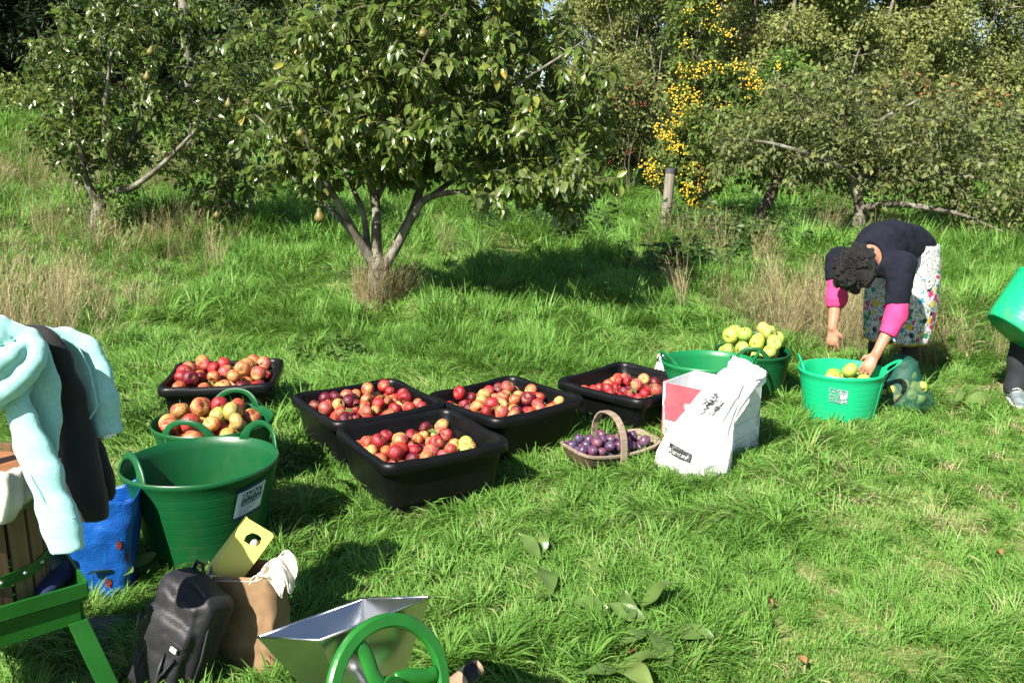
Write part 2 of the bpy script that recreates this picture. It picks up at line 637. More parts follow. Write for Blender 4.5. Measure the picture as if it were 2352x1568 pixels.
# leaf outlines: (along, across, lift)
LEAF8 = (np.array([[0, 0, 0], [.10, 0, .0], [.32, -.25, .07], [.32, 0, -.02], [.32, .25, .07], [.66, -.22, .02], [.66, 0, -.08], [.66, .22, .02], [1, 0, -.22]], float),
         [np.array([[1, 3, 2], [1, 4, 3], [5, 6, 8], [6, 7, 8], [0, 1, 2], [0, 4, 1]]), np.array([[2, 3, 6, 5], [3, 4, 7, 6]])])
LEAF4 = (np.array([[0, 0, 0], [.45, -.27, .06], [.45, 0, -.02], [.45, .27, .06], [1, 0, -.15]], float),
         [np.array([[0, 2, 1], [0, 3, 2], [1, 2, 4], [2, 3, 4]])])
LEAF2 = (np.array([[0, 0, 0], [.5, -.30, .05], [.5, .30, .05], [1, 0, -.05]], float), [np.array([[0, 2, 1], [1, 2, 3]])])
SPRAY = (np.array([[0, 0, 0], [.4, -.16, .0], [.4, .16, .0], [1, 0, -.1]], float), [np.array([[0, 2, 1], [1, 2, 3]])])


def unit(a):
    return a / (np.linalg.norm(a, axis=-1, keepdims=True) + 1e-9)


def leaf_frames(D, roll, r):
    D = unit(D)
    up = np.array([0, 0, 1.0]) + roll * r.normal(size=D.shape)
    S = unit(np.cross(D, up))
    Nn = np.cross(S, D)
    return D, S, Nn


def leaf_mesh(name, P, D, L, tpl, mat, r, roll=0.5, tint=None, frames=None):
    T, Fs = tpl
    n, m = len(P), len(T)
    D, S, Nn = frames or leaf_frames(D, roll, r)
    V = P[:, None, :] + L[:, None, None] * (T[None, :, 0:1] * D[:, None, :] + T[None, :, 1:2] * S[:, None, :] + T[None, :, 2:3] * Nn[:, None, :])
    off = (np.arange(n) * m)[:, None, None]
    F = [(f[None] + off).reshape(-1, f.shape[1]) for f in Fs]
    tint = r.beta(2, 2.4, n) if tint is None else tint
    return mesh_np(name, V.reshape(-1, 3), F, mat, True, {'tint': np.repeat(tint, m)})


LEAF_VARIANTS = {}


def leaf_variants(key, tpl, mat):
    if key not in LEAF_VARIANTS:
        out = []
        for i in range(8):
            T = tpl[0].copy()
            T[:, 1] *= 0.9 + 0.05 * i
            T[:, 2] *= 0.6 + 0.22 * i
            out.append(mesh_np('leaf', T, list(tpl[1]), mat, True, {'tint': np.full(len(T), 0.12 + 0.1 * i)}))
        LEAF_VARIANTS[key] = out
    return LEAF_VARIANTS[key]


def sample_env(env, n, r):
    """points spread through a union of ellipsoids (centre, radii)"""
    vol = np.array([e[1][0] * e[1][1] * e[1][2] for e in env])
    pick = r.choice(len(env), n, p=vol / vol.sum())
    u = unit(r.normal(size=(n, 3))) * (r.random((n, 1)) ** 0.42)
    C = np.array([list(e[0]) for e in env])[pick]
    R = np.array([list(e[1]) for e in env])[pick]
    return C + u * R


def make_tree(name, label, cat, limbs, env, n_att, size, leaf_mat, bark, tpl=LEAF8, per=4, step=0.045, droop=0.55, roll=0.5, spread=0.0,
              group=None, seed=1, singles=0, twig_r=0.006, bare=0.3, sides=6, fill=5, jitter=0.04, crown_name='crown'):
    r = np.random.default_rng(seed)
    base = Vector(limbs[0][0][0])
    root = thing(name, label, cat, base, 0, group)
    mb = MB()
    NP, NR = [], []
    B = np.array(base)
    for li, limb in enumerate(limbs):
        pts = spline([list(p) + [rad] for p, rad in limb], 5 * (len(limb) - 1) + 1)
        xyz = pts[:, :3] - B
        wob = np.stack([vnoise(xyz[:, 2] * 3 + li * 9 + q * 31, xyz[:, 0] * 3, 0.5) for q in range(3)], 1) * 0.02
        wob[0] = 0
        xyz = xyz + wob
        mb.tube([Vector(p) for p in xyz], list(np.maximum(pts[:, 3], 0.004)), 10 if li == 0 else 8)
        NP.extend(xyz[2:] if li else xyz[-3:])
        NR.extend(pts[2:, 3] if li else pts[-3:, 3])
    A = sample_env([(np.array(c) - B, rr) for c, rr in env], n_att, r)
    NP, NR = list(NP), list(NR)
    base_nodes = np.array(NP)
    dist = np.min(np.linalg.norm(A[:, None] - base_nodes[None], axis=2), axis=1)
    LP, LD = [], []
    for i in np.argsort(dist):
        a = A[i]
        nod = np.array(NP)
        dd = np.linalg.norm(nod - a, axis=1) + 0.35 * np.maximum(0, nod[:, 2] - a[2])
        j = int(np.argmin(dd))
        p0, r0 = nod[j], NR[j]
        v = a - p0
        L = np.linalg.norm(v)
        if L < 0.05:
            continue
        mid = p0 + v * 0.5 + r.normal(size=3) * 0.10 * L + np.array([0, 0, 0.10 * L])
        pts = spline([p0, mid, a], 7)
        ra = max(min(r0 * 0.7, twig_r + 0.010 * L), 0.003)
        rad = np.linspace(ra, 0.0028, 7)
        mb.tube([Vector(p) for p in pts], list(rad), 5 if ra < 0.02 else sides, cap=False)
        for q in range(2, 7):
            NP.append(pts[q])
            NR.append(rad[q])
        ts = np.linspace(min(bare, .25), 1.0, max(fill, int(L * (1 - bare) / step)))
        tang = unit(pts[-1] - pts[0])
        for t in ts:
            s = t * 5.999
            q = min(int(s), 5)
            p = pts[q] + (pts[q + 1] - pts[q]) * (s - q)
            for _ in range(per):
                d = unit(r.normal(size=3))
                d = d - tang * (d @ tang) * 0.8 + tang * 0.35
                d[2] -= droop
                LP.append(p + r.normal(size=3) * spread + d * jitter)
                LD.append(d)
    mb.build('trunk', bark, root)
    P, D = np.array(LP), np.array(LD)
    L = size * r.uniform(0.5, 1.3, len(P))
    tint = np.clip(r.beta(2, 2.6, len(P)) + 0.12 * vnoise(P[:, 0] * 2.2, P[:, 1] * 2.2, P[:, 2] * 2.2), 0, 1)
    frames = leaf_frames(D, roll, r)
    keep = np.ones(len(P), bool)
    if singles:
        front = np.argsort(P[:, 1] + 0.25 * r.random(len(P)))[:singles]
        keep[front] = False
        var = leaf_variants(leaf_mat.name, tpl, leaf_mat)
        for q in front:
            R3 = Matrix((Vector(frames[0][q]), Vector(frames[1][q]), Vector(frames[2][q]))).transposed()
            o = bpy.data.objects.new('leaf', var[min(7, int(tint[q] * 8))])
            COL.objects.link(o)
            o.parent = root
            o.matrix_local = Matrix.Translation(Vector(P[q])) @ R3.to_4x4() @ Matrix.Scale(float(L[q]), 4)
    cr = link(crown_name, leaf_mesh(crown_name, P[keep], None, L[keep], tpl, leaf_mat, r, tint=tint[keep], frames=tuple(f[keep] for f in frames)), root)
    cr['kind'] = 'stuff'
    return root


def cloud_tree(name, label, cat, base, height, stems, env, n_att, n_leaf, size, leaf_mat, bark, tpl=LEAF2, group=None, seed=1, clump=0.3, droop=0.3, stem_r=0.10):
    """a tree or bush seen from afar: stems, boughs and many leaves gathered in clumps round the bough ends"""
    r = np.random.default_rng(seed)
    root = thing(name, label, cat, base, 0, group)
    mb = MB()
    nodes = []
    for s in range(stems):
        a = 2 * math.pi * s / max(stems, 1) + r.random()
        lean = 0.10 * height * (stems > 1) + 0.04 * height
        P = [np.array([0.0, 0.0, -0.05]) + (np.array([math.cos(a), math.sin(a), 0]) * 0.05 if stems > 1 else 0)]
        for q in range(1, 6):
            P.append(np.array([math.cos(a) * lean * q / 5, math.sin(a) * lean * q / 5, height * 0.85 * q / 5]) + r.normal(size=3) * 0.02 * height)
        pts = spline(P, 12)
        mb.tube([Vector(p) for p in pts], list(np.linspace(stem_r / math.sqrt(stems), stem_r * 0.12, 12)), 7)
        nodes.extend(pts[3:])
    A = sample_env(env, n_att, r)
    nodes = list(nodes)
    ends = []
    for a in A:
        nod = np.array(nodes)
        j = int(np.argmin(np.linalg.norm(nod - a, axis=1) + 0.6 * np.maximum(0, nod[:, 2] - a[2])))
        p0 = nod[j]
        pts = spline([p0, (p0 + a) / 2 + r.normal(size=3) * 0.05 * height * 0.3, a], 5)
        mb.tube([Vector(p) for p in pts], list(np.linspace(stem_r * 0.18, 0.006, 5)), 4, cap=False)
        nodes.append(pts[2])
        nodes.append(pts[4])
        ends.append(pts[3])
        ends.append(pts[4])
    mb.build('trunk', bark, root)
    E = np.array(ends)
    w = r.random(len(E)) + 0.3
    pick = r.choice(len(E), n_leaf, p=w / w.sum())
    u = unit(r.normal(size=(n_leaf, 3))) * (r.random((n_leaf, 1)) ** 0.5)
    cs = clump * (0.6 + 0.8 * r.random(len(E)))
    P = E[pick] + u * cs[pick][:, None] * np.array([1, 1, 0.75])
    D = u + r.normal(size=u.shape) * 0.5
    D[:, 2] -= droop
    L = size * r.uniform(0.6, 1.3, n_leaf)
    ct = r.normal(size=len(E)) * 0.12
    tint = np.clip(r.beta(2, 2.2, n_leaf) + ct[pick], 0, 1)
    cr = link('crown', leaf_mesh('crown', P, D, L, tpl, leaf_mat, r, 0.8, tint), root)
    cr['kind'] = 'stuff'
    return root


def copy_thing(root, loc, rotz=0.0, scale=1.0, label=None):
    c = root.copy()
    COL.objects.link(c)
    c.location, c.rotation_euler, c.scale = loc, (0, 0, rotz), (scale,) * 3 if not hasattr(scale, '__len__') else scale
    if label:
        c['label'] = label
    for ch in root.children:
        d = ch.copy()
        COL.objects.link(d)
        d.parent = c
    return c


def L3(px, py, y, r):
    return (at(px, py, y=y), r)


def E3(px, py, y, rx, rz, ry):
    """ellipsoid centred where (px, py) is seen at distance y; radii in metres"""
    return (at(px, py, y=y), (rx, ry, rz))


# the pear tree in the middle
Y0 = 7.9
tb = at_ground(868, 726)
Y0 = tb.y
pear_limbs = [
    [(tb + Vector((0, 0, -.06)), .135), L3(866, 690, Y0, .108), L3(868, 645, Y0, .105), L3(866, 600, Y0, .095)],
    [L3(862, 618, Y0, .070), L3(822, 548, Y0 - .08, .050), L3(776, 470, Y0 - .22, .040), L3(735, 395, Y0 - .35, .030), L3(690, 290, Y0 - .45, .022), L3(640, 170, Y0 - .5, .012)],
    [L3(830, 560, Y0, .045), L3(770, 490, Y0 + .3, .034), L3(705, 435, Y0 + .5, .025), L3(640, 380, Y0 + .7, .012)],
    [L3(866, 615, Y0, .080), L3(862, 540, Y0 + .04, .062), L3(858, 460, Y0 + .1, .052), L3(842, 380, Y0 + .1, .042), L3(808, 260, Y0, .034), L3(780, 120, Y0 + .1, .026), L3(765, -60, Y0 + .1, .014)],
    [L3(850, 590, Y0, .050), L3(838, 500, Y0 + .1, .036), L3(806, 420, Y0 + .25, .028), L3(770, 330, Y0 + .4, .018), L3(740, 230, Y0 + .5, .010)],
    [L3(890, 600, Y0, .046), L3(925, 520, Y0 + .2, .034), L3(960, 430, Y0 + .5, .025), L3(1010, 350, Y0 + .7, .012)],
    [L3(858, 470, Y0 + .1, .040), L3(900, 380, Y0 + .3, .034), L3(930, 250, Y0 + .4, .026), L3(932, 100, Y0 + .5, .020), L3(945, -80, Y0 + .5, .011)],
    [L3(878, 622, Y0, .072), L3(906, 570, Y0 - .05, .058), L3(940, 510, Y0 - .1, .050), L3(978, 458, Y0 - .2, .040), L3(1040, 440, Y0 - .3, .032), L3(1120, 448, Y0 - .35, .026), L3(1230, 455, Y0 - .3, .019), L3(1340, 475, Y0 - .2, .010)],
    [L3(955, 495, Y0 - .1, .042), L3(970, 420, Y0 + .1, .036), L3(986, 350, Y0 + .15, .032), L3(1010, 280, Y0 + .2, .026), L3(1060, 180, Y0 + .3, .019), L3(1100, 40, Y0 + .3, .011)],
    [L3(978, 460, Y0 - .2, .034), L3(1090, 380, Y0 + .5, .027), L3(1200, 300, Y0 + .7, .020), L3(1310, 200, Y0 + .8, .011)],
    [L3(1010, 285, Y0 + .2, .026), L3(1120, 235, Y0 - .3, .021), L3(1235, 165, Y0 - .5, .016), L3(1345, 90, Y0 - .5, .009)],
    [L3(735, 400, Y0 - .35, .024), L3(665, 335, Y0 - .2, .018), L3(590, 265, Y0, .010)],
    [L3(842, 385, Y0 + .1, .030), L3(905, 255, Y0 - .5, .022), L3(965, 150, Y0 - .8, .016), L3(1010, 40, Y0 - .9, .010)],
]
pear_limbs = [pear_limbs[0]] + [[(p_, q_ * .76) for p_, q_ in l_] for l_ in pear_limbs[1:]]
pear_env = [E3(1310, 410, Y0 - .9, .55, .30, .5), E3(1130, 425, Y0 - .95, .5, .15, .35), E3(1130, 330, Y0 - .85, .75, .45, .5), E3(900, 180, Y0 - .9, .9, .7, .5), E3(960, 150, Y0, 1.25, 1.0, 1.15), E3(1200, 240, Y0, .92, .82, 1.0), E3(720, 190, Y0 - .1, .72, .85, .9), E3(860, 300, Y0 - .1, .95, .40, 1.0),
            E3(1180, 400, Y0 - .1, .78, .24, .8), E3(1020, -60, Y0, 1.2, .6, 1.0), E3(690, 390, Y0, .30, .30, .6), E3(1330, 330, Y0, .42, .55, .7), E3(1290, 460, Y0, .30, .14, .4), E3(770, 360, Y0 - .3, .45, .30, .5), E3(640, 300, Y0, .40, .40, .6), E3(900, 400, Y0, .35, .22, .6), E3(720, 430, Y0 - .2, .12, .22, .2)]
make_tree('pear_tree', 'pear tree with forked grey trunk and glossy leaves in the middle of the orchard', 'tree', pear_limbs, pear_env, 980, 0.090, M_pear, M_bark,
          LEAF8, 5, 0.050, 0.75, 0.55, 0.012, seed=5, singles=300)

# the pear tree on the left
tl = at_ground(215, 556)
YL = tl.y
left_limbs = [
    [(tl + Vector((0, 0, -.05)), .110), L3(218, 520, YL, .088), L3(228, 475, YL, .078), L3(238, 440, YL, .07)],
    [L3(230, 470, YL, .06), L3(200, 420, YL - .1, .045), L3(185, 350, YL - .2, .035), L3(165, 220, YL - .3, .022), L3(150, 90, YL, .012)],
    [L3(236, 450, YL, .06), L3(262, 400, YL, .048), L3(300, 330, YL + .2, .036), L3(330, 200, YL + .3, .025), L3(350, 20, YL, .012)],
    [L3(240, 450, YL, .05), L3(320, 420, YL - .4, .036), L3(400, 350, YL - .7, .026), L3(480, 270, YL - .7, .014)],
    [L3(300, 330, YL + .2, .032), L3(380, 240, YL + .8, .025), L3(450, 130, YL + 1.0, .014)],
    [L3(262, 400, YL, .036), L3(240, 280, YL - .6, .028), L3(255, 120, YL - .7, .014)],
]
left_env = [E3(300, 190, YL, 1.45, 1.35, 1.4), E3(170, 230, YL, .75, 1.05, .9), E3(470, 250, YL, .95, .95, 1.1), E3(330, 20, YL, 1.3, .8, 1.2), E3(230, 360, YL, .8, .5, .9),
            E3(420, 370, YL, .75, .35, .8), E3(130, 330, YL, .35, .35, .5), E3(540, 110, YL, .8, .9, 1.0)]
left_env = [(c_, tuple(q * YL / 14.0 for q in rr_)) for c_, rr_ in left_env]
make_tree('pear_tree', 'leafy pear tree with slim ivy-clad trunk on the left before the dark hedge', 'tree', left_limbs, left_env, 680, 0.090, M_pear, M_bark,
          LEAF4, 4, 0.070, 0.6, 0.6, 0.02, seed=8, singles=220)

# ivy and suckers round the left trunk
ivy = thing('climbing_plant', 'bright green climber and suckers around the foot of the left pear tree', 'climber', tl)
r = np.random.default_rng(3)
P = np.concatenate([np.array(at(rx, ry, y=YL + dy)) + r.normal(size=(n, 3)) * np.array(s) for rx, ry, dy, n, s in
                    ((262, 500, -.15, 420, (.10, .12, .32)), (285, 440, -.1, 260, (.13, .14, .2)), (200, 500, .1, 120, (.12, .12, .2)), (255, 545, -.2, 150, (.22, .15, .06)))]) - np.array(tl)
P[:, 2] = np.maximum(P[:, 2], 0.03)
lv = link('leaves', leaf_mesh('leaves', P, r.normal(size=P.shape) + np.array([0, -.4, -.5]), .07 * r.uniform(.6, 1.2, len(P)), LEAF4, M_bright_leaf, r, 0.6), ivy)
lv['kind'] = 'stuff'
mb = MB()
for i in range(9):
    x, y = r.normal() * .12, r.normal() * .1
    mb.tube([(x, y, -.03), (x + .03, y, .35), (x * 1.6, y, .75 + .2 * r.random())], [.007, .006, .003], 5)
mb.build('stems', M_bark_dark, ivy)['kind'] = 'stuff'

# young pear with a few leaves between the two
ts = at_ground(540, 560)
YS = ts.y
make_tree('young_pear_tree', 'thin young pear tree with drooping leaves between the two pear trees', 'tree',
          [[(ts, .03), L3(538, 500, YS, .024), L3(530, 420, YS, .018), L3(545, 330, YS, .01)], [L3(536, 490, YS, .016), L3(500, 430, YS, .012), L3(480, 380, YS, .006)]],
          [E3(510, 430, YS, .40, .30, .4), E3(545, 350, YS, .35, .35, .4), E3(490, 470, YS, .25, .15, .3)], 60, 0.11, M_pear, M_bark, LEAF4, 3, 0.08, 0.9, 0.5, seed=12)

# the wide old apple tree on the right
ta = at_ground(1976, 560)
YA = ta.y
apple_limbs = [
    [(ta + Vector((0, 0, -.06)), .13), L3(1972, 530, YA, .105), L3(1974, 490, YA, .095), L3(1972, 462, YA, .09)],
    [L3(1974, 470, YA, .075), L3(1950, 410, YA - .2, .06), L3(1900, 370, YA - .5, .045), L3(1820, 340, YA - .7, .03), L3(1700, 320, YA - .6, .014)],
    [L3(1972, 470, YA, .075), L3(1975, 400, YA + .1, .06), L3(1958, 340, YA + .2, .05), L3(1945, 290, YA + .2, .04), L3(1950, 210, YA, .025), L3(1975, 110, YA, .012)],
    [L3(1978, 480, YA, .07), L3(2030, 470, YA - .4, .055), L3(2110, 475, YA - .8, .042), L3(2200, 490, YA - 1.1, .028), L3(2310, 535, YA - 1.3, .012)],
    [L3(1975, 420, YA + .1, .055), L3(2050, 380, YA + .3, .045), L3(2150, 340, YA + .4, .032), L3(2270, 300, YA + .3, .015)],
    [L3(1958, 345, YA + .2, .04), L3(2020, 280, YA - .4, .03), L3(2110, 230, YA - .5, .015)],
    [L3(1945, 300, YA + .2, .036), L3(1870, 240, YA + .4, .026), L3(1790, 190, YA + .4, .013)],
    [L3(2050, 380, YA + .3, .04), L3(2180, 400, YA - .5, .03), L3(2330, 420, YA - .8, .014)],
]
apple_env = [E3(1950, 330, YA, 1.9, .75, 1.6), E3(2160, 400, YA - .2, 1.4, .62, 1.5), E3(2330, 450, YA - .4, 1.1, .5, 1.2), E3(1740, 330, YA, .85, .62, 1.0), E3(2180, 290, YA, 1.3, .6, 1.2),
             E3(1970, 160, YA, .5, .5, .5), E3(1860, 230, YA, .9, .5, .9), E3(2290, 520, YA - 1.0, .7, .16, .5)]
make_tree('apple_tree', 'wide low apple tree with dull greyish leaves behind the bending person', 'tree', apple_limbs, apple_env, 900, 0.092, M_apple_leaf, M_bark,
          LEAF4, 4, 0.085, 0.35, 0.7, 0.04, seed=21, singles=160, twig_r=0.010)

# second, leaning, apple tree left of it
tc = at_ground(1722, 560)
YC = tc.y + .8
make_tree('apple_tree', 'dark leaning apple tree trunk with foliage behind the cut post', 'tree',
          [[(at(1722, 556, y=YC), .11), L3(1745, 500, YC, .10), L3(1775, 440, YC, .085), L3(1790, 400, YC, .07)],
           [L3(1785, 420, YC, .06), L3(1720, 330, YC + .2, .04), L3(1640, 250, YC + .3, .015)],
           [L3(1788, 410, YC, .06), L3(1840, 320, YC + .5, .04), L3(1870, 230, YC + .6, .015)]],
          [E3(1790, 330, YC + .6, 1.3, .65, 1.0), E3(1660, 330, YC + .6, .9, .7, .9), E3(1850, 220, YC + .8, 1.0, .5, .9)], 330, 0.105, M_mid_leaf, M_bark_dark,
          LEAF4, 4, 0.085, 0.4, 0.7, 0.03, seed=24)

# crab apple with its yellow fruit
tk = at_ground(1590, 545)
YK = tk.y + 1.2
crab = make_tree('crab_apple_tree', 'slender crab apple tree hung with yellow fruit clusters behind the cut post', 'tree',
                 [[(at(1585, 545, y=YK), .07), L3(1590, 470, YK, .06), L3(1600, 380, YK, .05), L3(1605, 250, YK, .04), L3(1600, 100, YK, .028), L3(1615, -120, YK, .014)],
                  [L3(1600, 360, YK, .03), L3(1560, 300, YK - .2, .02), L3(1520, 230, YK - .3, .008)],
                  [L3(1604, 260, YK, .03), L3(1680, 210, YK - .2, .02), L3(1740, 160, YK - .2, .008)],
                  [L3(1595, 430, YK, .026), L3(1540, 400, YK - .3, .018), L3(1480, 390, YK - .3, .008)],
                  [L3(1598, 410, YK, .026), L3(1620, 440, YK - .4, .018), L3(1640, 480, YK - .5, .008)]],
                 [E3(1600, 260, YK, .55, 1.2, .5), E3(1560, 340, YK, .6, .5, .5), E3(1680, 190, YK, .5, .4, .5), E3(1590, 60, YK, .5, 1.0, .5), E3(1520, 400, YK, .45, .25, .4), E3(1610, 430, YK, .45, .3, .4)],
                 300, 0.115, M_mid_leaf, M_bark_dark, LEAF4, 4, 0.085, 0.5, 0.6, 0.02, seed=31)
k = N('yellow_crab_apple')
k.p(Base_Color=k.ramp(k.n('ShaderNodeAttribute', attribute_name='tint').outputs['Fac'], [(0, (0.52, 0.36, 0.015)), (0.6, (0.64, 0.45, 0.02)), (1, (0.60, 0.30, 0.02))]), Roughness=0.35)
M_crab = k.m
ICO_V, ICO_F = None, None
bm = bmesh.new()
bmesh.ops.create_icosphere(bm, subdivisions=1, radius=1.0)
ICO_V = np.array([v.co[:] for v in bm.verts])
ICO_F = np.array([[v.index for v in f.verts] for f in bm.faces])
bm.free()


def balls(name, C, R, mat, parent, r):
    n, m = len(C), len(ICO_V)
    V = (C[:, None] + R[:, None, None] * ICO_V[None]).reshape(-1, 3)
    F = (ICO_F[None] + (np.arange(n) * m)[:, None, None]).reshape(-1, 3)
    o = link(name, mesh_np(name, V, F, mat, True, {'tint': np.repeat(r.random(n), m)}), parent)
    o['kind'] = 'stuff'
    return o


r = np.random.default_rng(77)
for px, py, n, sx, sy in ((1600, 165, 26, 34, 22), (1640, 150, 18, 26, 14), (1635, 60, 10, 22, 14), (1575, 90, 8, 14, 22), (1720, 190, 16, 22, 22), (1700, 150, 10, 18, 14), (1560, 160, 8, 14, 10),
                          (1580, 215, 22, 24, 16), (1565, 250, 26, 24, 22), (1595, 240, 18, 18, 20), (1560, 285, 16, 20, 14), (1655, 280, 12, 14, 18), (1660, 310, 14, 12, 20), (1510, 290, 8, 22, 14),
                          (1530, 310, 20, 26, 14), (1560, 340, 24, 26, 14), (1490, 385, 20, 24, 14), (1500, 412, 14, 18, 14), (1590, 385, 18, 22, 16), (1620, 400, 14, 20, 14), (1610, 430, 26, 30, 16),
                          (1575, 440, 20, 20, 16), (1625, 475, 14, 20, 10), (1590, 465, 10, 16, 12), (1640, 20, 12, 26, 16), (1680, 80, 10, 20, 20), (1790, 150, 6, 10, 12), (1590, 20, 8, 14, 20),
                          (1725, 175, 8, 14, 16), (1745, 200, 12, 14, 14), (1655, 240, 8, 14, 14), (1545, 205, 10, 14, 18)):
    C = np.array([list(at(px + r.normal() * sx * .60, py + r.normal() * sy * .60, y=YK - .35 + r.normal() * .12)) for _ in range(int(n * 2.4))]) - np.array(crab.location)
    balls('fruit_cluster', C, r.uniform(.012, .021, len(C)), M_crab, crab, r)

# red fruited shrubs and thicket behind the pears
M_redfruit = plain('red_fruit', (0.17, 0.02, 0.014), 0.35, 0.3, 30)
r = np.random.default_rng(41)


def ground_at(px, y, dz=0.0):
    p = at(px, 300, y=y)
    return Vector((p.x, y, g0(p.x, y) + dz))


bush_spec = [
    ('bush', 'dense dark green bush right behind the middle pear tree', 1250, 26.0, 2.6, 1.7, M_mid_leaf, 13000, .13, 50),
    ('bush', 'broad dull green bush between the pear tree and the cut post', 1420, 23.0, 3.0, 1.9, M_apple_leaf, 13000, .13, 51),
    ('bush', 'tangled green bush behind the left pear tree', 560, 28.0, 3.0, 2.2, M_mid_leaf, 15000, .13, 52),
    ('bush', 'rounded leafy bush seen low behind the pear trunk', 760, 28.0, 2.4, 2.2, M_apple_leaf, 13000, .13, 53),
    ('bush', 'leafy bush under the left pear crown beside the young pear', 640, 24.0, 1.9, 1.6, M_mid_leaf, 9000, .12, 54),
    ('bush', 'green bush behind the crab apple tree', 1660, 24.0, 3.4, 2.0, M_bright_leaf, 14000, .13, 55),
    ('bush', 'grey green bush far behind the wide apple tree', 2120, 25.0, 3.6, 3.0, M_apple_leaf, 16000, .15, 56),
    ('bush', 'bush at the far right beyond the wide apple tree', 2420, 24.0, 3.0, 2.4, M_mid_leaf, 14000, .15, 57),
    ('bush', 'bush closing the gap right of the middle pear crown', 1060, 29.0, 3.2, 2.2, M_mid_leaf, 14000, .14, 58),
    ('bush', 'low bush at the foot of the dark hedge on the left', 90, 23.0, .9, 2.6, M_mid_leaf, 7000, .12, 59),
]
for nm, lab, px, y, h, w, m, n, s, sd in bush_spec:
    b = ground_at(px, y)
    rr = np.random.default_rng(sd)
    env = [((rr.normal() * w * .45, rr.normal() * w * .35, h * (.45 + .12 * rr.normal())), (w * .55, w * .5, h * .45)) for _ in range(5)]
    t = cloud_tree(nm, lab, 'bush', b, h, 5, env, 70, n, s, m, M_bark_dark, LEAF2, 'bushes behind the fruit trees', sd, 0.34, 0.3, 0.06)
for px, y, n, wd, zlo, zhi in ((1330, 21.0, 14, 1.0, .4, 2.4), (1450, 19.5, 16, .8, 1.0, 2.8), (2000, 22.0, 10, 2.2, .6, 3.2)):
    b = ground_at(px, y)
    t = cloud_tree('spindle_shrub', {1330: 'shrub with scattered red berries low behind the pear branch', 1450: 'shrub with red berries left of the crab apple tree', 2000: 'red berried shrub behind the wide apple tree'}[px],
                   'shrub', b, zhi, 4, [((0, 0, (zlo + zhi) / 2), (wd, wd * .7, (zhi - zlo) / 2))], 40, 3200, .11, M_apple_leaf, M_bark_dark, LEAF2, None, px, .26, .3, .04)
    for q in range(n // 2):
        C = np.array([rr.normal() * wd * .5, -wd * .55 + rr.normal() * .1, rr.uniform(zlo, zhi)]) + rr.normal(size=(7, 3)) * .04
        balls('berry_cluster', C, rr.uniform(.014, .024, 7), M_redfruit, t, rr)

# dark clipped conifer hedge on the far left, golden conifers over it
for i, (px, y, h, w, lab, m) in enumerate((
        (-330, 24, 5.2, 2.4, 'dark conifer of the tall hedge, cut off by the left edge of the picture', M_conifer), (-90, 25, 5.0, 2.4, 'dark conifer of the tall hedge at the left edge', M_conifer),
        (120, 26, 4.8, 2.4, 'dark conifer of the tall hedge left behind the left pear tree', M_conifer), (330, 27.5, 4.9, 2.4, 'dark conifer of the tall hedge straight behind the left pear tree', M_conifer),
        (520, 29, 4.9, 2.4, 'dark conifer of the hedge seen through the right side of the left pear tree', M_conifer),
        (-60, 30, 9.0, 2.8, 'yellow green conifer rising over the dark hedge at the left edge', M_conifer_gold), (190, 32, 8.5, 2.6, 'yellow green conifer rising over the hedge above the left pear tree', M_conifer_gold))):
    b = ground_at(px, y)
    env = [((0, 0, h * .5), (w * .62, w * .62, h * .52)), ((-w * .45, 0, h * .42), (w * .5, w * .5, h * .42)), ((w * .45, 0, h * .42), (w * .5, w * .5, h * .42)), ((0, 0, h * .18), (w * .8, w * .6, h * .2))]
    cloud_tree('hedge_conifer', lab, 'conifer', b, h, 1, env, 170, 26000, .20, m, M_bark_dark, SPRAY, 'conifers of the hedge', 60 + i, .42, .1, .14)

# tall trees far behind
wil = None
for i, (px, y, h, w, sx, lab) in enumerate((
        (1790, 36, 11.5, 3.0, 1.0, 'tall olive green willow behind the crab apple tree'), (1960, 38, 12.5, 3.1, 1.08, 'tall olive green willow left of the dark cleft'),
        (2110, 40, 12.5, 2.8, 1.0, 'tall willow right of the dark cleft above the apple tree'), (2235, 44, 14.0, 2.6, 1.05, 'tall willow nearest the right edge of the sky'),
        (1880, 50, 15.5, 3.2, 1.2, 'tall willow standing behind the front row of willows'), (1350, 44, 12, 3, .80, 'shorter willow behind the gap right of the middle pear crown'),
        (1500, 47, 12, 3, .95, 'willow standing behind the thin birches'), (1650, 46, 12, 3, 1.05, 'tall willow behind the top of the crab apple tree'))):
    b = ground_at(px, y)
    if wil is None:
        rr = np.random.default_rng(70)
        env = [((rr.normal() * w * .42, rr.normal() * w * .42, h * rr.uniform(.18, .95)), (w * .5, w * .5, h * .15)) for _ in range(16)]
        wil = cloud_tree('willow_tree', lab, 'tree', b, h, 3, env, 260, 60000, .17, M_willow, M_bark_pale, LEAF2, 'tall willows behind the orchard', 70, .60, .5, .24)
    else:
        copy_thing(wil, b, 1.3 * i, sx, lab)
bir = None
for i, (px, y, s, lab) in enumerate(((1400, 30, 1.0, 'thin pale stemmed birch right of the middle pear crown'), (1495, 31, 1.12, 'thin pale stemmed birch left of the crab apple tree'),
                                     (1560, 34, 1.2, 'thin pale stemmed birch straight behind the crab apple tree'), (1190, 33, 0.66, 'shorter birch hidden behind the middle pear crown'))):
    b = ground_at(px, y)
    if bir is None:
        rr = np.random.default_rng(80)
        env = [((rr.normal() * .8, rr.normal() * .8, rr.uniform(1.0, 9.0)), (.8, .8, 1.0)) for _ in range(14)]
        bir = cloud_tree('birch_tree', lab, 'tree', b, 9.5, 5, env, 200, 30000, .12, M_willow, M_bark_pale, LEAF2, 'thin birches behind the crab apple tree', 80, .50, .4, .075)
    else:
        copy_thing(bir, b, 2.1 * i, s, lab)
pop = None
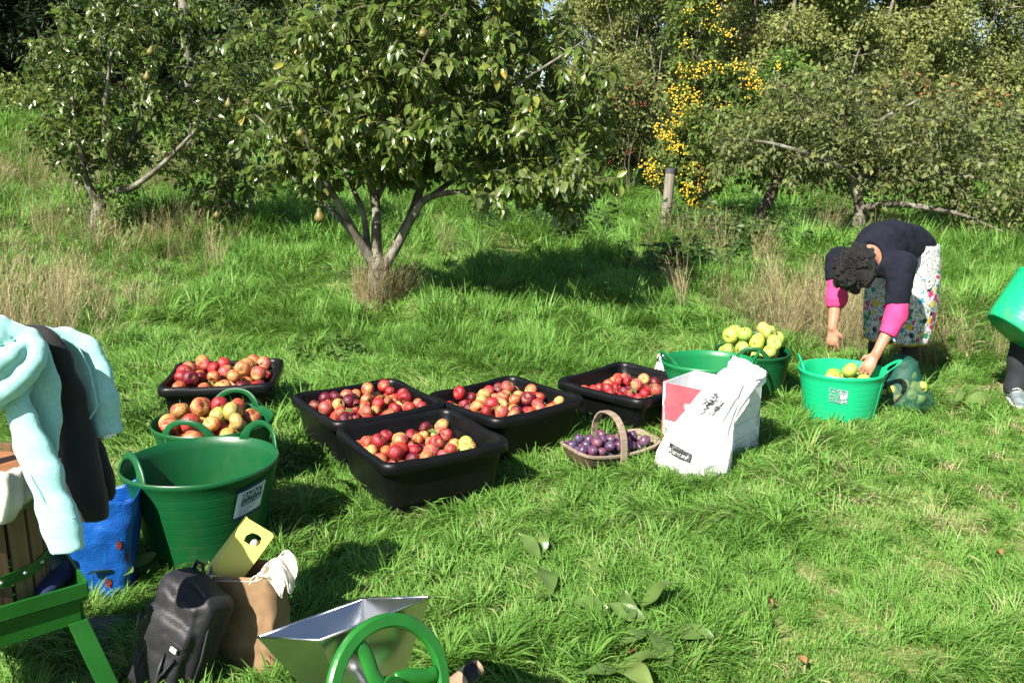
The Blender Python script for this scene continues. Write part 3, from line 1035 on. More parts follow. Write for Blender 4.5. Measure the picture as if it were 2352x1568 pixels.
for i, (px, y, s, lab) in enumerate(((2345, 62, 0.86, 'haze tinted poplar far off at the right edge'), (2420, 58, 0.9, 'haze tinted poplar far off just past the right edge'), (2330, 80, 0.62, 'small haze tinted poplar far off low at the right edge'))):
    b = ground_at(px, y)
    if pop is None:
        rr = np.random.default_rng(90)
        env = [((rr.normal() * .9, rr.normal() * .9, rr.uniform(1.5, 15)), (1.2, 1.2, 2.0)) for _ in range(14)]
        pop = cloud_tree('poplar_tree', lab, 'tree', b, 17, 1, env, 160, 30000, .24, M_haze_leaf, M_bark_pale, LEAF2, 'far poplars at the right', 90, .7, .3, .22)
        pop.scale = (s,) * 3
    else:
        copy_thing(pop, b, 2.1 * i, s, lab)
mid = None
for i, (px, y, s, lab) in enumerate(((640, 34, 1.0, 'broad green tree far behind the gap of the two pear crowns'), (860, 36, 1.1, 'broad green tree far behind the left half of the middle pear crown'),
                                     (1040, 38, 1.02, 'broad green tree far behind the right half of the middle pear crown'), (430, 38, 1.1, 'broad green tree far behind the left pear crown'))):
    b = ground_at(px, y)
    if mid is None:
        rr = np.random.default_rng(95)
        env = [((rr.normal() * 1.6, rr.normal() * 1.6, rr.uniform(1.2, 7.6)), (1.6, 1.6, 1.3)) for _ in range(14)]
        mid = cloud_tree('broadleaf_tree', lab, 'tree', b, 8.5, 3, env, 200, 34000, .20, M_mid_leaf, M_bark_dark, LEAF2, 'broad trees closing the view behind the pears', 95, .6, .3, .2)
    else:
        copy_thing(mid, b, 1.9 * i, s, lab)

# wooden posts
k = N('weathered_post_wood')
v = k.obj()
f = k.noise(9.0, 5.0, k.map(v, (3, 3, 0.25)), 0.7)
k.p(Base_Color=k.ramp(f, [(0.3, (0.12, 0.10, 0.075)), (0.7, (0.28, 0.25, 0.20))]), Roughness=0.9)
k.bump(f, 0.5, 0.01)
M_post = k.m
pb = at_ground(1522, 545)
post = thing('wooden_post', 'cut wooden post leaning slightly before the yellow crab apple tree', 'post', pb)
top = at(1541, 388, y=pb.y) - pb
mb = MB()
mb.tube([(0, 0, -.1), top * .5 + Vector((.01, 0, 0)), top], [.085, .08, .078], 14)
mb.build('pole', M_post, post, auto=0.8)
M_tar = plain('dark_tree_tie', (0.05, 0.05, 0.055), 0.7, 0.3)
mb = MB()
mb.tube([top * .94, top * 1.0 + Vector((0, 0, .012))], [.086, .086], 14)
mb.build('cap', M_tar, post, auto=0.8)
pb = at(441, 300, y=18.0)
pb.z = g0(pb.x, pb.y)
pole = thing('tall_pole', 'pale tall wooden pole showing above the left pear tree', 'pole', pb)
mb = MB()
mb.tube([(0, 0, -.2), (0.02, 0, 2.5), (0.03, 0, 6.5)], [.10, .095, .085], 14)
mb.build('shaft', M_post, pole)
mb = MB()
mb.box((0.03, 0, 6.2), (.5, .04, .05))
mb.build('crossbar', M_post, pole, bevel=.006)

# ------------------------------------------------------------------ containers
FOOT = []          # footprints kept free of grass: (x, y, half_x, half_y, rot) or (x, y, r)


def rrect(hx, hy, r, z, nc=6, ns=8):
    pts = []
    for cx, cy_, a0 in ((hx - r, hy - r, 0), (-hx + r, hy - r, 90), (-hx + r, -hy + r, 180), (hx - r, -hy + r, 270)):
        for i in range(nc + 1):
            a = RAD(a0 + 90 * i / nc)
            pts.append(Vector((cx + r * math.cos(a), cy_ + r * math.sin(a), z)))
        nx = {0: (-hx + r, hy), 90: (-hx, -hy + r), 180: (hx - r, -hy), 270: (hx, hy - r)}[a0]
        p0, p1 = pts[-1], Vector((nx[0], nx[1], z))
        for i in range(1, ns):
            pts.append(p0.lerp(p1, i / ns))
    return pts


k = N('black_tub_plastic')
v = k.obj()
scr = k.ramp(k.noise(7.0, 6.0, k.map(v, (1, 1, 3)), 0.7), [(0.55, (0, 0, 0)), (0.75, (1, 1, 1))])
k.p(Base_Color=k.mix(k.math('MULTIPLY', k.math('MULTIPLY', k.ramp(k.noise(11.0, 6.0, v, 0.75), [(0.5, (0, 0, 0)), (0.68, (1, 1, 1))]), k.ramp(k.sep(v)[2], [(0.02, (1, 1, 1)), (0.2, (.15, .15, .15))])), .5), k.mix(k.math('MULTIPLY', scr, 0.5), (0.0028, 0.0029, 0.0032), (0.008, 0.008, 0.008)), (0.018, 0.016, 0.011)),
    Roughness=k.math('ADD', 0.30, k.math('MULTIPLY', k.noise(22.0, 4.0, v), 0.25)))
k.b.inputs['Specular IOR Level'].default_value = .26
k.bump(k.noise(240.0, 2.0, v), 0.06, 0.002)
M_black = k.m


def dip(ring, hx, d):
    out = []
    for p in ring:
        m = min(1.0, max(0.0, (0.46 - min(abs(p.x), abs(p.y)) / hx) / 0.05))
        out.append(p + Vector((0, 0, -d * m)))
    return out


TUB_H = 0.30


def black_tub(label, x, y, rot, tilt=(0, 0)):
    t = thing('black_tub', label, 'tub', (x, y, g0(x, y) - 0.006), rot, 'black plastic tubs of apples')
    t.rotation_euler = (tilt[0], tilt[1], rot)
    mb = MB()
    rr = lambda h, r, z: rrect(h, h * 0.985, r, z)
    mb.loft([rr(.222, .045, 0), rr(.234, .048, .006), rr(.245, .05, .09), rr(.252, .05, .093), rr(.272, .052, .235), rr(.276, .054, .25)], cap0=True)
    mb.loft([rr(.268, .050, .285), rr(.264, .048, .258), rr(.260, .047, .246), rr(.242, .045, .242), rr(.237, .045, .230), rr(.210, .045, .03), rr(.20, .04, .02)], cap1=True)
    mb.build('basin', M_black, t, auto=0.9)
    mb = MB()
    rings = [(.272, .054, .248, 0), (.297, .064, .250, 0), (.300, .066, .257, 0), (.300, .066, .280, 1), (.297, .064, .292, 1), (.290, .060, .299, 1), (.278, .055, .300, 1), (.271, .052, .295, 1), (.267, .050, .282, .3)]
    mb.loft([dip(rr(h, r, z), .3, .006 * d) for h, r, z, d in rings])
    mb.build('rim', M_black, t, auto=1.2)
    FOOT.append((x, y, .215, .215, rot))
    return t


def xy(px, py, z):
    p = at(px, py, z=z)
    return p.x, p.y


TUBS = {}
for key, lab, x, y, ro in (('front', 'black plastic tub of red apples nearest the camera, with two green apples at its right', -.401, 3.704, .544),
                           ('midright', 'black plastic tub of red apples behind and right of the nearest one', -.035, 4.302, .712),
                           ('midleft', 'black plastic tub of red apples behind and left of the nearest one', -.720, 4.235, .591),
                           ('backleft', 'black plastic tub heaped with apples behind the left green tubs', -1.585, 4.72, .16),
                           ('right', 'black plastic tub half full of red apples beside the red and white box', .64, 4.64, .80)):
    TUBS[key] = black_tub(lab, x, y, ro)


def flexi_mat(name, col):
    k = N(name)
    v = k.obj()
    c = k.mix(k.math('MULTIPLY', k.ramp(k.noise(6.0, 6.0, v, 0.7), [(0.45, (0, 0, 0)), (0.8, (1, 1, 1))]), 0.35), col, tuple(q * 0.8 + 0.01 for q in col))
    low_ = k.math('MULTIPLY', k.ramp(k.noise(14.0, 6.0, v, 0.75), [(0.50, (0, 0, 0)), (0.66, (1, 1, 1))]), k.ramp(k.sep(v)[2], [(0.02, (1, 1, 1)), (0.16, (.12, .12, .12))]))
    c = k.mix(k.math('MULTIPLY', low_, 0.55), c, (0.12, 0.10, 0.05))
    k.p(Base_Color=c, Roughness=k.math('ADD', 0.27, k.math('MULTIPLY', k.noise(25.0, 3.0, v), 0.2)))
    k.bump(k.noise(160.0, 2.0, v), 0.05, 0.002)
    tr = k.n('ShaderNodeBsdfTranslucent', Color=c)
    mx = k.n('ShaderNodeMixShader', Fac=0.14)
    k.t.links.new(k.b.outputs[0], mx.inputs[1])
    k.t.links.new(tr.outputs[0], mx.inputs[2])
    k.t.links.new(mx.outputs[0], k.out.inputs['Surface'])
    return k.m


M_green_d = flexi_mat('dark_green_flexible_plastic', (0.004, 0.085, 0.023))
M_green_m = flexi_mat('mid_green_flexible_plastic', (0.006, 0.190, 0.058))
M_green_l = flexi_mat('mint_green_flexible_plastic', (0.008, 0.460, 0.190))


class Flexi:
    def __init__(s, label, loc, Rt, Rb, H, mat, handles, oval=1.0, ovdir=0.0, hh=0.085, hw=0.115, group='flexible green tubs', flops=(0.25, 0.25), rot=None):
        s.Rt, s.Rb, s.H, s.oval, s.ovdir = Rt, Rb, H, oval, ovdir
        s.t = thing('flexible_tub', label, 'tub', loc, 0, group)
        if rot is not None:
            s.t.rotation_euler = rot
        mb = MB()
        n = 80
        prof = [(Rb * 0.94, 0.0), (Rb * 0.985, 0.004), (Rb, 0.016)]
        nb = 9
        for i in range(1, nb):
            z = H * (0.07 + 0.86 * i / nb)
            for dz, dr in ((-.008, 0), (-.0016, 0), (-.0005, -.00025), (.0005, -.00025), (.0016, 0), (.008, 0)):
                prof.append((s.r(z + dz) + dr, z + dz))
        prof += [(s.r(H) - .001, H - .022), (s.r(H) + .004, H - .016), (s.r(H) + .0045, H - .003), (s.r(H) + .001, H + .001), (s.r(H) - .004, H - .001)]
        for q in range(5):
            z = H * (0.9 - 0.88 * q / 4)
            prof.append((s.r(z) - .0055, z))
        prof.append((Rb * 0.6, .012))
        rings = [[s.pt(2 * math.pi * j / n, z, rr) for j in range(n)] for rr, z in prof]
        mb.loft(rings, True, True, True)
        mb.build('shell', mat, s.t, auto=1.0)
        for hi, a in enumerate(handles):
            w = hw / Rt
            flop = flops[hi]
            mb = MB()
            rings = []
            ns = 36
            for i in range(ns + 1):
                u = -1 + 2 * i / ns
                th = a + w * u
                zo = H + hh * max(0.0, 1 - abs(u) ** 2.4) ** 0.8 - .004
                ui = u / 0.66
                zi = H - .012 + ((hh - .026 + .012) * math.sqrt(max(0.0, 1 - ui * ui)) if abs(ui) < 1 else 0)
                zi = min(zi, zo - .004)
                zc, hz = (zo + zi) / 2, (zo - zi) / 2
                ring = []
                for j in range(10):
                    b = 2 * math.pi * j / 10
                    ce, se = math.cos(b), math.sin(b)
                    zz = zc + hz * math.copysign(abs(se) ** 0.6, se)
                    rad = s.r(H) - .002 + max(0, zz - H) * math.tan(flop) + .0045 * math.copysign(abs(ce) ** 0.6, ce)
                    ring.append(s.pt(th, zz, rad))
                rings.append(ring)
            mb.loft(rings, True, True, True)
            mb.build('handle', mat, s.t, auto=1.2)
            for sgn in (-1, 1):                                     # moulded seam under each end of the handle
                th = a + sgn * w * 0.86
                mb = MB()
                mb.tube([s.pt(th, z, s.r(z) + .0005) for z in np.linspace(.02, H - .02, 8)], .0028, 6)
                if sgn == -1:
                    mb.build('seam', mat, s.t)

    def r(s, z):
        return s.Rb + (s.Rt - s.Rb) * min(1.0, max(0.0, z / s.H)) ** 0.9

    def pt(s, th, z, rad):
        p = Vector((rad * math.cos(th), rad * math.sin(th), z))
        o = 1 + (s.oval - 1) * min(1.0, z / s.H) ** 1.5
        d = Vector((math.cos(s.ovdir), math.sin(s.ovdir), 0))
        c = p.dot(d)
        return p + d * (c * (o - 1)) - (p - d * c - Vector((0, 0, z))) * ((o - 1) * 0.8)

    def decal(s, th, z, off=0.006):
        """surface point: th measured as arc metres round from angle zero"""
        return s.pt(th, z, s.r(z) + off)


def text_mesh(body, size, mapf, mat, name, parent, align='CENTER'):
    cu = bpy.data.curves.new('txt', 'FONT')
    cu.body, cu.size, cu.align_x, cu.align_y = body, size, align, 'CENTER'
    tmp = bpy.data.objects.new('txt', cu)
    COL.objects.link(tmp)
    bpy.context.view_layer.update()
    me0 = bpy.data.meshes.new_from_object(tmp.evaluated_get(bpy.context.evaluated_depsgraph_get()))
    V = [mapf(v_.co.x, v_.co.y) for v_ in me0.vertices]
    F = [tuple(p.vertices) for p in me0.polygons]
    bpy.data.objects.remove(tmp)
    bpy.data.meshes.remove(me0)
    bpy.data.curves.remove(cu)
    me = bpy.data.meshes.new(name)
    me.from_pydata(V, [], F)
    me.materials.append(mat)
    return link(name, me, parent)


def patch(name, mapf, x0, x1, y0, y1, mat, parent, nx=10, ny=5, keep=None):
    V, F = [], []
    for i in range(nx + 1):
        for j in range(ny + 1):
            V.append(mapf(x0 + (x1 - x0) * i / nx, y0 + (y1 - y0) * j / ny))
    for i in range(nx):
        for j in range(ny):
            if keep is None or keep(i, j):
                a = i * (ny + 1) + j
                F.append((a, a + ny + 1, a + ny + 2, a + 1))
    me = bpy.data.meshes.new(name)
    me.from_pydata(V, [], F)
    for p in me.polygons:
        p.use_smooth = True
    me.materials.append(mat)
    return link(name, me, parent)


def on_ground(px, py, zr):
    p = at(px, py, z=zr)
    return Vector((p.x, p.y, g0(p.x, p.y) - .004))


G = {}
G['big'] = Flexi('large empty dark green flexible tub with white label at the left front', on_ground(461, 1056, .385), .272, .190, .385, M_green_d, (RAD(50), RAD(222)), 1.03, RAD(10), .088, .125, flops=(.05, -.35))
G['mixed'] = Flexi('dark green flexible tub heaped with yellow and red apples', on_ground(489, 960, .36), .250, .182, .36, M_green_d, (RAD(82), RAD(262)), 1.02, 0, .075, .12, flops=(.05, -.15))
G['empty'] = Flexi('empty bright green flexible tub behind the red and white box', on_ground(1628, 826, .345), .245, .170, .345, M_green_m, (RAD(195), RAD(-18)), 1.06, RAD(0), .07, .11, flops=(.3, .2))
G['cookers'] = Flexi('dark green flexible tub heaped with pale green cooking apples', on_ground(1729, 802, .33), .220, .168, .33, M_green_d, (RAD(70), RAD(255)), 1.0, 0, .07, .10, flops=(.1, -.1))
G['mint'] = Flexi('mint green flexible tub the bending person reaches into', on_ground(1935, 846, .31), .226, .178, .31, M_green_l, (RAD(168), RAD(-22)), 1.03, 0, .075, .10, flops=(.1, .75))
for g in G.values():
    FOOT.append((g.t.location.x, g.t.location.y, g.Rb * 1.0))

# label on the big tub
M_white_print = plain('white_label_paper', (0.62, 0.66, 0.70), 0.45, 0.06)
M_navy_print = plain('navy_label_ink', (0.015, 0.02, 0.11), 0.45, 0.1)
M_teal_print = plain('dark_teal_label_ink', (0.02, 0.07, 0.10), 0.45, 0.1)
M_grey_print = plain('grey_label_ink', (0.30, 0.36, 0.40), 0.45, 0.1)
b = G['big']
LA, LZ = RAD(-33), .285
def lab(x, y, off=.006):
    return b.decal(LA + (x + .15 * y) / .262, LZ + y + .12 * x, off)
lb = patch('label', lab, -.062, .062, -.052, .046, M_white_print, b.t)
patch('band', lambda x, y: lab(x, y, .0068), -.062, .062, .046, .058, M_navy_print, lb)
patch('band', lambda x, y: lab(x, y, .0068), -.062, .062, -.062, -.050, M_navy_print, lb)
patch('panel', lambda x, y: lab(x, y, .0066), -.040, .052, -.014, .038, M_teal_print, lb)
text_mesh('RHINO', .036, lambda x, y: lab(x * .80 + .006, y + .0225, .0078), M_white_print, 'lettering', lb)
text_mesh('FLEXI TUBS', .019, lambda x, y: lab(x * .86 + .006, y - .005, .0078), M_white_print, 'lettering', lb)
for q in range(3):
    patch('text_line', lambda x, y: lab(x, y, .0074), -.045, .030 - .015 * q, -.026 - .009 * q, -.022 - .009 * q, M_grey_print, lb, 6, 1)

# worn sticker on the mint tub
k = N('worn_sticker')
v = k.obj()
k.p(Base_Color=k.ramp(k.noise(55.0, 5.0, v, 0.7), [(0.35, (0.02, 0.30, 0.15)), (0.47, (0.16, 0.22, 0.22)), (0.6, (0.30, 0.36, 0.38)), (0.72, (0.75, 0.75, 0.75))]), Roughness=0.6)
m_ = G['mint']
rr_ = random.Random(5)
sk = patch('sticker', lambda x, y: m_.decal(RAD(-112) + x / .22, .205 + y - .1 * x, .0052), -.05, .045, -.04, .04, k.m, m_.t, 14, 10, lambda i, j: rr_.random() > .16 + (.25 if i < 5 else 0))
patch('torn_patch', lambda x, y: m_.decal(RAD(-112) + x / .22, .205 + y - .1 * x, .0058), .008, .036, -.012, .008, M_white_print, sk, 4, 3)

# ------------------------------------------------------------------ fruit
k = N('apple_skin')
oi = k.n('ShaderNodeObjectInfo')
v = k.obj()
rv = k.n('ShaderNodeVectorMath', operation='SCALE')
k.set(rv.inputs[0], (13.1, 7.7, 3.3))
k.set(rv.inputs['Scale'], oi.outputs['Random'])
vv = k.n('ShaderNodeVectorMath', operation='ADD')
k.set(vv.inputs[0], v)
k.set(vv.inputs[1], rv.outputs[0])
blot = k.noise(0.9, 2.0, vv.outputs[0])
strk = k.noise(1.0, 3.0, k.map(vv.outputs[0], (9, 9, 1.0)))
am = oi.outputs['Alpha']
mask = k.math('ADD', k.math('MULTIPLY', k.math('SUBTRACT', blot, 0.5), 3.0), k.math('ADD', k.math('MULTIPLY', k.math('SUBTRACT', strk, 0.5), 1.3), k.math('SUBTRACT', k.math('MULTIPLY', am, 2.2), 0.75)), clamp=True)
base = k.mix(oi.outputs['Random'], (0.44, 0.24, 0.085), (0.40, 0.32, 0.09))
col = k.mix(mask, base, oi.outputs['Color'])
lent = k.n('ShaderNodeTexVoronoi', Scale=9.0)
k.set(lent.inputs['Vector'], vv.outputs[0])
col = k.mix(k.math('MULTIPLY', k.math('LESS_THAN', lent.outputs['Distance'], 0.10), 0.35), col, (0.55, 0.40, 0.20))
brz = k.ramp(k.noise(1.7, 4.0, vv.outputs[0], 0.7), [(0.66, (0, 0, 0)), (0.74, (1, 1, 1))])
col = k.mix(k.math('MULTIPLY', brz, 0.55), col, (0.20, 0.09, 0.03))
xyz = k.sep(v)
rad2 = k.math('ADD', k.math('MULTIPLY', xyz[0], xyz[0]), k.math('MULTIPLY', xyz[1], xyz[1]))
col = k.mix(k.math('MULTIPLY', k.math('SUBTRACT', 1.0, k.math('MULTIPLY', rad2, 11.0), clamp=True), 0.8), col, (0.22, 0.17, 0.04))
k.p(Base_Color=col, Roughness=k.math('ADD', 0.30, k.math('MULTIPLY', k.noise(6.0, 3.0, v), 0.26)))
k.bump(k.noise(3.0, 3.0, vv.outputs[0]), 0.22, 0.08)
M_apple = k.m
M_stem = plain('fruit_stem', (0.13, 0.08, 0.035), 0.8, 0.3)
M_calyx = plain('dried_calyx', (0.10, 0.07, 0.04), 0.9, 0.3)


def apple_mesh(i, squat, lobes, lean):
    mb = MB()
    n, m = 22, 14
    rings = []
    for q in range(m + 1):
        ph = math.pi * (0.02 + 0.96 * q / m)
        rad, z = math.sin(ph) ** 0.9, -math.cos(ph) * squat
        rad *= 1 + 0.06 * z
        z += (-.30 * math.exp(-(rad / .30) ** 2) if z > 0 else .17 * math.exp(-(rad / .26) ** 2))
        rings.append([Vector((rad * math.cos(a) * (1 + lobes * (0.6 - z) * .5 * math.cos(5 * a)) + lean * z * z * .1, rad * math.sin(a) * (1 + lobes * (0.6 - z) * .5 * math.cos(5 * a)), z + lean * .10 * math.cos(a)))
                      for a in (2 * math.pi * j / n for j in range(n))])
    mb.loft(rings, True, True, True)
    return mb.mesh('apple', M_apple)


APPLES = [apple_mesh(i, *a) for i, a in enumerate(((.86, .02, 0), (.92, .05, .6), (.80, .03, -.5), (.88, .07, .9), (.96, .02, .3)))]
mb = MB()
mb.tube([(0, 0, .52), (.03, .01, .8), (.10, .03, 1.06)], [.035, .03, .045], 6)
STEM = mb.mesh('stem', M_stem)
mb = MB()
for q in range(5):
    a = 2 * math.pi * q / 5
    mb.tube([(.03 * math.cos(a), .03 * math.sin(a), -.66), (.10 * math.cos(a), .10 * math.sin(a), -.74), (.16 * math.cos(a + .4), .16 * math.sin(a + .4), -.72)], [.03, .035, .006], 4)
CALYX = mb.mesh('calyx', M_calyx)

REDS = [('dark crimson', (.105, .004, .013), 1.0), ('red', (.25, .012, .017), .96), ('bright red', (.34, .024, .022), .88), ('orange red', (.38, .065, .025), .70), ('pinkish red', (.33, .05, .045), .74), ('yellow and pink', (.36, .09, .05), .42)]
MIXED = [('red flushed', (.34, .045, .024), .74), ('orange flushed', (.42, .12, .035), .62), ('russet yellow', (.36, .19, .045), .50), ('greenish yellow', (.33, .32, .06), .60), ('red', (.28, .02, .022), .88)]
GREENS = [('pale green', (.31, .40, .075), 1.0), ('yellow green', (.37, .39, .075), 1.0), ('light green', (.25, .37, .055), 1.0)]


def pack(n, rfun, sampler, floor, bias, r, tries=34):
    out = []
    for _ in range(n):
        rad = rfun(r)
        best = None
        for _t in range(tries):
            x, y = sampler(r, rad)
            z = floor + rad
            for (X, Y, Z, Rj) in out:
                d2, s_ = (x - X) ** 2 + (y - Y) ** 2, rad * .96 + Rj * .96
                if d2 < s_ * s_:
                    z = max(z, Z + math.sqrt(s_ * s_ - d2))
            c_ = z + bias(x, y)
            if best is None or c_ < best[0]:
                best = (c_, x, y, z)
        out.append((best[1], best[2], best[3], rad))
    return out


def whereabouts(x, y, hx_, hy_):
    """place of a fruit in its heap as the camera sees it"""
    row = 'at the front' if y < -hy_ * .33 else ('at the back' if y > hy_ * .33 else 'in the middle')
    colm = 'left' if x < -hx_ * .33 else ('right' if x > hx_ * .33 else '')
    if row == 'in the middle':
        return {'': 'at the centre', 'left': 'at the left', 'right': 'at the right'}[colm]
    return (row + ' ' + colm).strip()


def put_apple(p, rad, pal, where, group, r, single=None, noun='apple'):
    nm, colr, amt = pal
    nm = ('small ' if rad < .0295 else ('large ' if rad > .034 else '')) + nm
    o = bpy.data.objects.new('apple', r.choice(APPLES))
    COL.objects.link(o)
    o.location = p
    o.rotation_euler = (r.uniform(0, 6.28), r.uniform(0, 6.28), r.uniform(0, 6.28)) if r.random() < .7 else (r.gauss(0, .7), r.gauss(0, .7), r.uniform(0, 6.28))
    o.scale = (rad * r.uniform(.93, 1.06), rad * r.uniform(.93, 1.06), rad * r.uniform(.90, 1.08))
    j = lambda q: max(0.003, q * r.uniform(.8, 1.2))
    o.color = (j(colr[0]), j(colr[1]), j(colr[2]), min(1.0, amt * r.uniform(.85, 1.12)))
    tag(o, single or f'{nm} apple {where}', 'apple', group)
    if r.random() < .6:
        s = bpy.data.objects.new('stem', STEM)
        COL.objects.link(s)
        s.parent = o
    c_ = bpy.data.objects.new('calyx', CALYX)
    COL.objects.link(c_)
    c_.parent = o
    return o


def fill_tub(key, n, floor, heap, spread, where, group, pals, wts, rad, seed, slope=0.35, lim=.236):
    r = random.Random(seed)
    t = TUBS[key]
    def samp(rr, q):
        while True:
            x, y = rr.gauss(heap[0], spread[0]), rr.gauss(heap[1], spread[1])
            if abs(x) < lim - q * .6 and abs(y) < lim - q * .6:
                return x, y
    ps = pack(n, lambda rr: rr.uniform(*rad), samp, floor, lambda x, y: slope * math.hypot(x - heap[0], y - heap[1]), r)
    M = Matrix.Translation(t.location) @ t.rotation_euler.to_matrix().to_4x4()
    for x, y, z, q in ps:
        w_ = M.to_3x3() @ Vector((x, y, 0))
        put_apple(M @ Vector((x, y, z)), q, r.choices(pals, wts)[0], whereabouts(w_.x, w_.y, lim, lim) + ' ' + where, group, r)
    return M, r


WR = (3, 4.5, 4, 2.5, 4, 2.6)
M_, r_ = fill_tub('front', 66, .180, (-.07, -.01), (.16, .30), 'of the nearest black tub', 'apples in the nearest black tub', REDS, WR, (.026, .0365), 101, .16)
for (dx, dy), lb_ in (((.150, -.135), 'yellow green apple left of the two at the right side of the nearest black tub'), ((.195, -.060), 'yellow green apple in the right corner of the nearest black tub')):
    put_apple(M_ @ Vector((dx, dy, .232)), .037, GREENS[1], '', 'apples in the nearest black tub', r_, lb_)
fill_tub('midleft', 68, .195, (.01, -.02), (.40, .40), 'of the left middle black tub', 'apples in the left middle black tub', REDS, WR, (.026, .0365), 102, .02)
fill_tub('midright', 68, .195, (0, -.01), (.40, .40), 'of the right middle black tub', 'apples in the right middle black tub', REDS, WR, (.026, .0365), 103, .02)
fill_tub('right', 48, .190, (.04, -.06), (.30, .20), 'of the black tub beside the box', 'apples in the black tub beside the box', REDS, WR, (.026, .0365), 104, .06)
fill_tub('backleft', 46, .215, (-.02, 0), (.35, .30), 'of the back left black tub', 'apples in the back left black tub', REDS[:5] + [MIXED[1], GREENS[1]], (3, 5, 4, 4, 2, 2.5, .8), (.033, .044), 105, .04, .238)


def fill_round(g, n, floor, R, pals, wts, rad, where, group, seed, slope=.3, off=(0, 0)):
    r = random.Random(seed)
    def samp(rr, q):
        while True:
            x, y = rr.gauss(off[0], R * .55), rr.gauss(off[1], R * .55)
            if math.hypot(x, y) < R - q * .85:
                return x, y
    for x, y, z, q in pack(n, lambda rr: rr.uniform(*rad), samp, floor, lambda x, y: slope * math.hypot(x - off[0], y - off[1]), r):
        put_apple(g.t.location + Vector((x, y, z)), q, r.choices(pals, wts)[0], whereabouts(x, y, R, R) + ' ' + where, group, r)


fill_round(G['mixed'], 40, .245, .236, MIXED, (5, 5, 4, 2.5, 3), (.034, .046), 'of the heaped dark green tub', 'apples in the heaped dark green tub', 106, .14)
fill_round(G['cookers'], 24, .268, .208, GREENS, (3, 3, 2), (.042, .052), 'of the heap of cooking apples', 'cooking apples in the dark green tub', 107, .12)
fill_round(G['mint'], 8, .205, .185, GREENS, (2, 3, 1), (.040, .046), 'in the mint green tub', 'apples in the mint green tub', 108, .5, (.03, -.09))

# plums in the trug
k = N('plum_skin')
oi = k.n('ShaderNodeObjectInfo')
v = k.obj()
rv = k.n('ShaderNodeVectorMath', operation='SCALE')
k.set(rv.inputs[0], (9.1, 5.7, 3.3))
k.set(rv.inputs['Scale'], oi.outputs['Random'])
vv = k.n('ShaderNodeVectorMath', operation='ADD')
k.set(vv.inputs[0], v)
k.set(vv.inputs[1], rv.outputs[0])
sk = k.mix(k.ramp(k.noise(0.8, 2.0, vv.outputs[0]), [(.4, (0, 0, 0)), (.62, (1, 1, 1))]), (0.075, 0.012, 0.040), oi.outputs['Color'])
bl = k.ramp(k.noise(1.6, 5.0, vv.outputs[0], .65), [(.38, (0, 0, 0)), (.62, (.75, .75, .75))])
k.p(Base_Color=k.mix(bl, sk, (0.085, 0.085, 0.15)), Roughness=k.math('ADD', .28, k.math('MULTIPLY', bl, .35)))
M_plum = k.m
mb = MB()
rings = []
for q in range(11):
    ph = math.pi * (.02 + .96 * q / 10)
    rings.append([Vector((math.sin(ph) * math.cos(a) * (1 - .05 * max(0, math.cos(a)) ** 8), math.sin(ph) * math.sin(a), -1.16 * math.cos(ph) - (.10 * math.exp(-(math.sin(ph) / .2) ** 2) if q > 5 else 0))) for a in (2 * math.pi * j / 18 for j in range(18))])
mb.loft(rings, True, True, True)
PLUM = mb.mesh('plum', M_plum)

k = N('trug_wood')
v = k.obj()
f = k.noise(8.0, 5.0, k.map(v, (.8, 5, 5)), .65)
c = k.ramp(f, [(.3, (.17, .125, .085)), (.55, (.27, .21, .15)), (.75, (.38, .31, .235))])
c = k.mix(k.ramp(k.noise(38, 3, v), [(.66, (0, 0, 0)), (.72, (.8, .8, .8))]), c, (.08, .05, .03))
k.p(Base_Color=c, Roughness=.7)
k.bump(f, .3, .006)
M_trug = k.m
M_trug_dark = plain('trug_outer_stained', (.10, .060, .042), .6, .35, 14, bump=.3)

TX, TY, TR = .475, 4.06, .47
trug = thing('trug_basket', 'shallow wooden trug basket of plums with arched handle', 'basket', (TX, TY, g0(TX, TY) + .012), TR)
FOOT.append((TX, TY, .19, .10, TR))


def trug_ring(hx, hy, r, z, lift):
    return [p + Vector((0, 0, lift * (abs(p.x) / hx) ** 2.2)) for p in rrect(hx, hy, r, z, 5, 6)]


mb = MB()
mb.loft([trug_ring(.165, .075, .05, 0, .0), trug_ring(.185, .09, .055, .012, .002), trug_ring(.215, .115, .06, .055, .018), trug_ring(.228, .124, .062, .080, .032)], cap0=True)
mb.build('outside', M_trug_dark, trug)
mb = MB()
mb.loft([trug_ring(.222, .119, .06, .080, .032), trug_ring(.209, .110, .058, .056, .018), trug_ring(.180, .086, .052, .018, .002), trug_ring(.16, .07, .048, .010, 0)], cap1=True)
mb.build('lining', M_trug, trug)
mb = MB()
mb.loft([trug_ring(.224, .120, .060, .078, .032), trug_ring(.232, .128, .064, .076, .032), trug_ring(.233, .129, .064, .086, .032), trug_ring(.223, .119, .060, .088, .032), trug_ring(.219, .116, .059, .080, .032)])
mb.build('rim', M_trug, trug, auto=1.0)
mb = MB()
hp = spline([(-.01, .130, .02), (-.01, .132, .10), (-.01, .118, .185), (-.01, .055, .250), (-.01, -.055, .250), (-.01, -.118, .185), (-.01, -.132, .10), (-.01, -.130, .02)], 34)
rings = []
for i, p in enumerate(hp):
    t_ = Vector(hp[min(i + 1, 33)] - hp[max(i - 1, 0)]).normalized()
    x_ = Vector((1, 0, 0))
    n_ = t_.cross(x_)
    rings.append([Vector(p) + x_ * (.017 * sx_) + n_ * (.004 * sn_) for sx_, sn_ in ((-1, -1), (1, -1), (1, 1), (-1, 1))])
mb.loft(rings, True, True, True)
mb.build('handle', M_trug, trug, smooth=False, bevel=.0015)
r_ = random.Random(33)
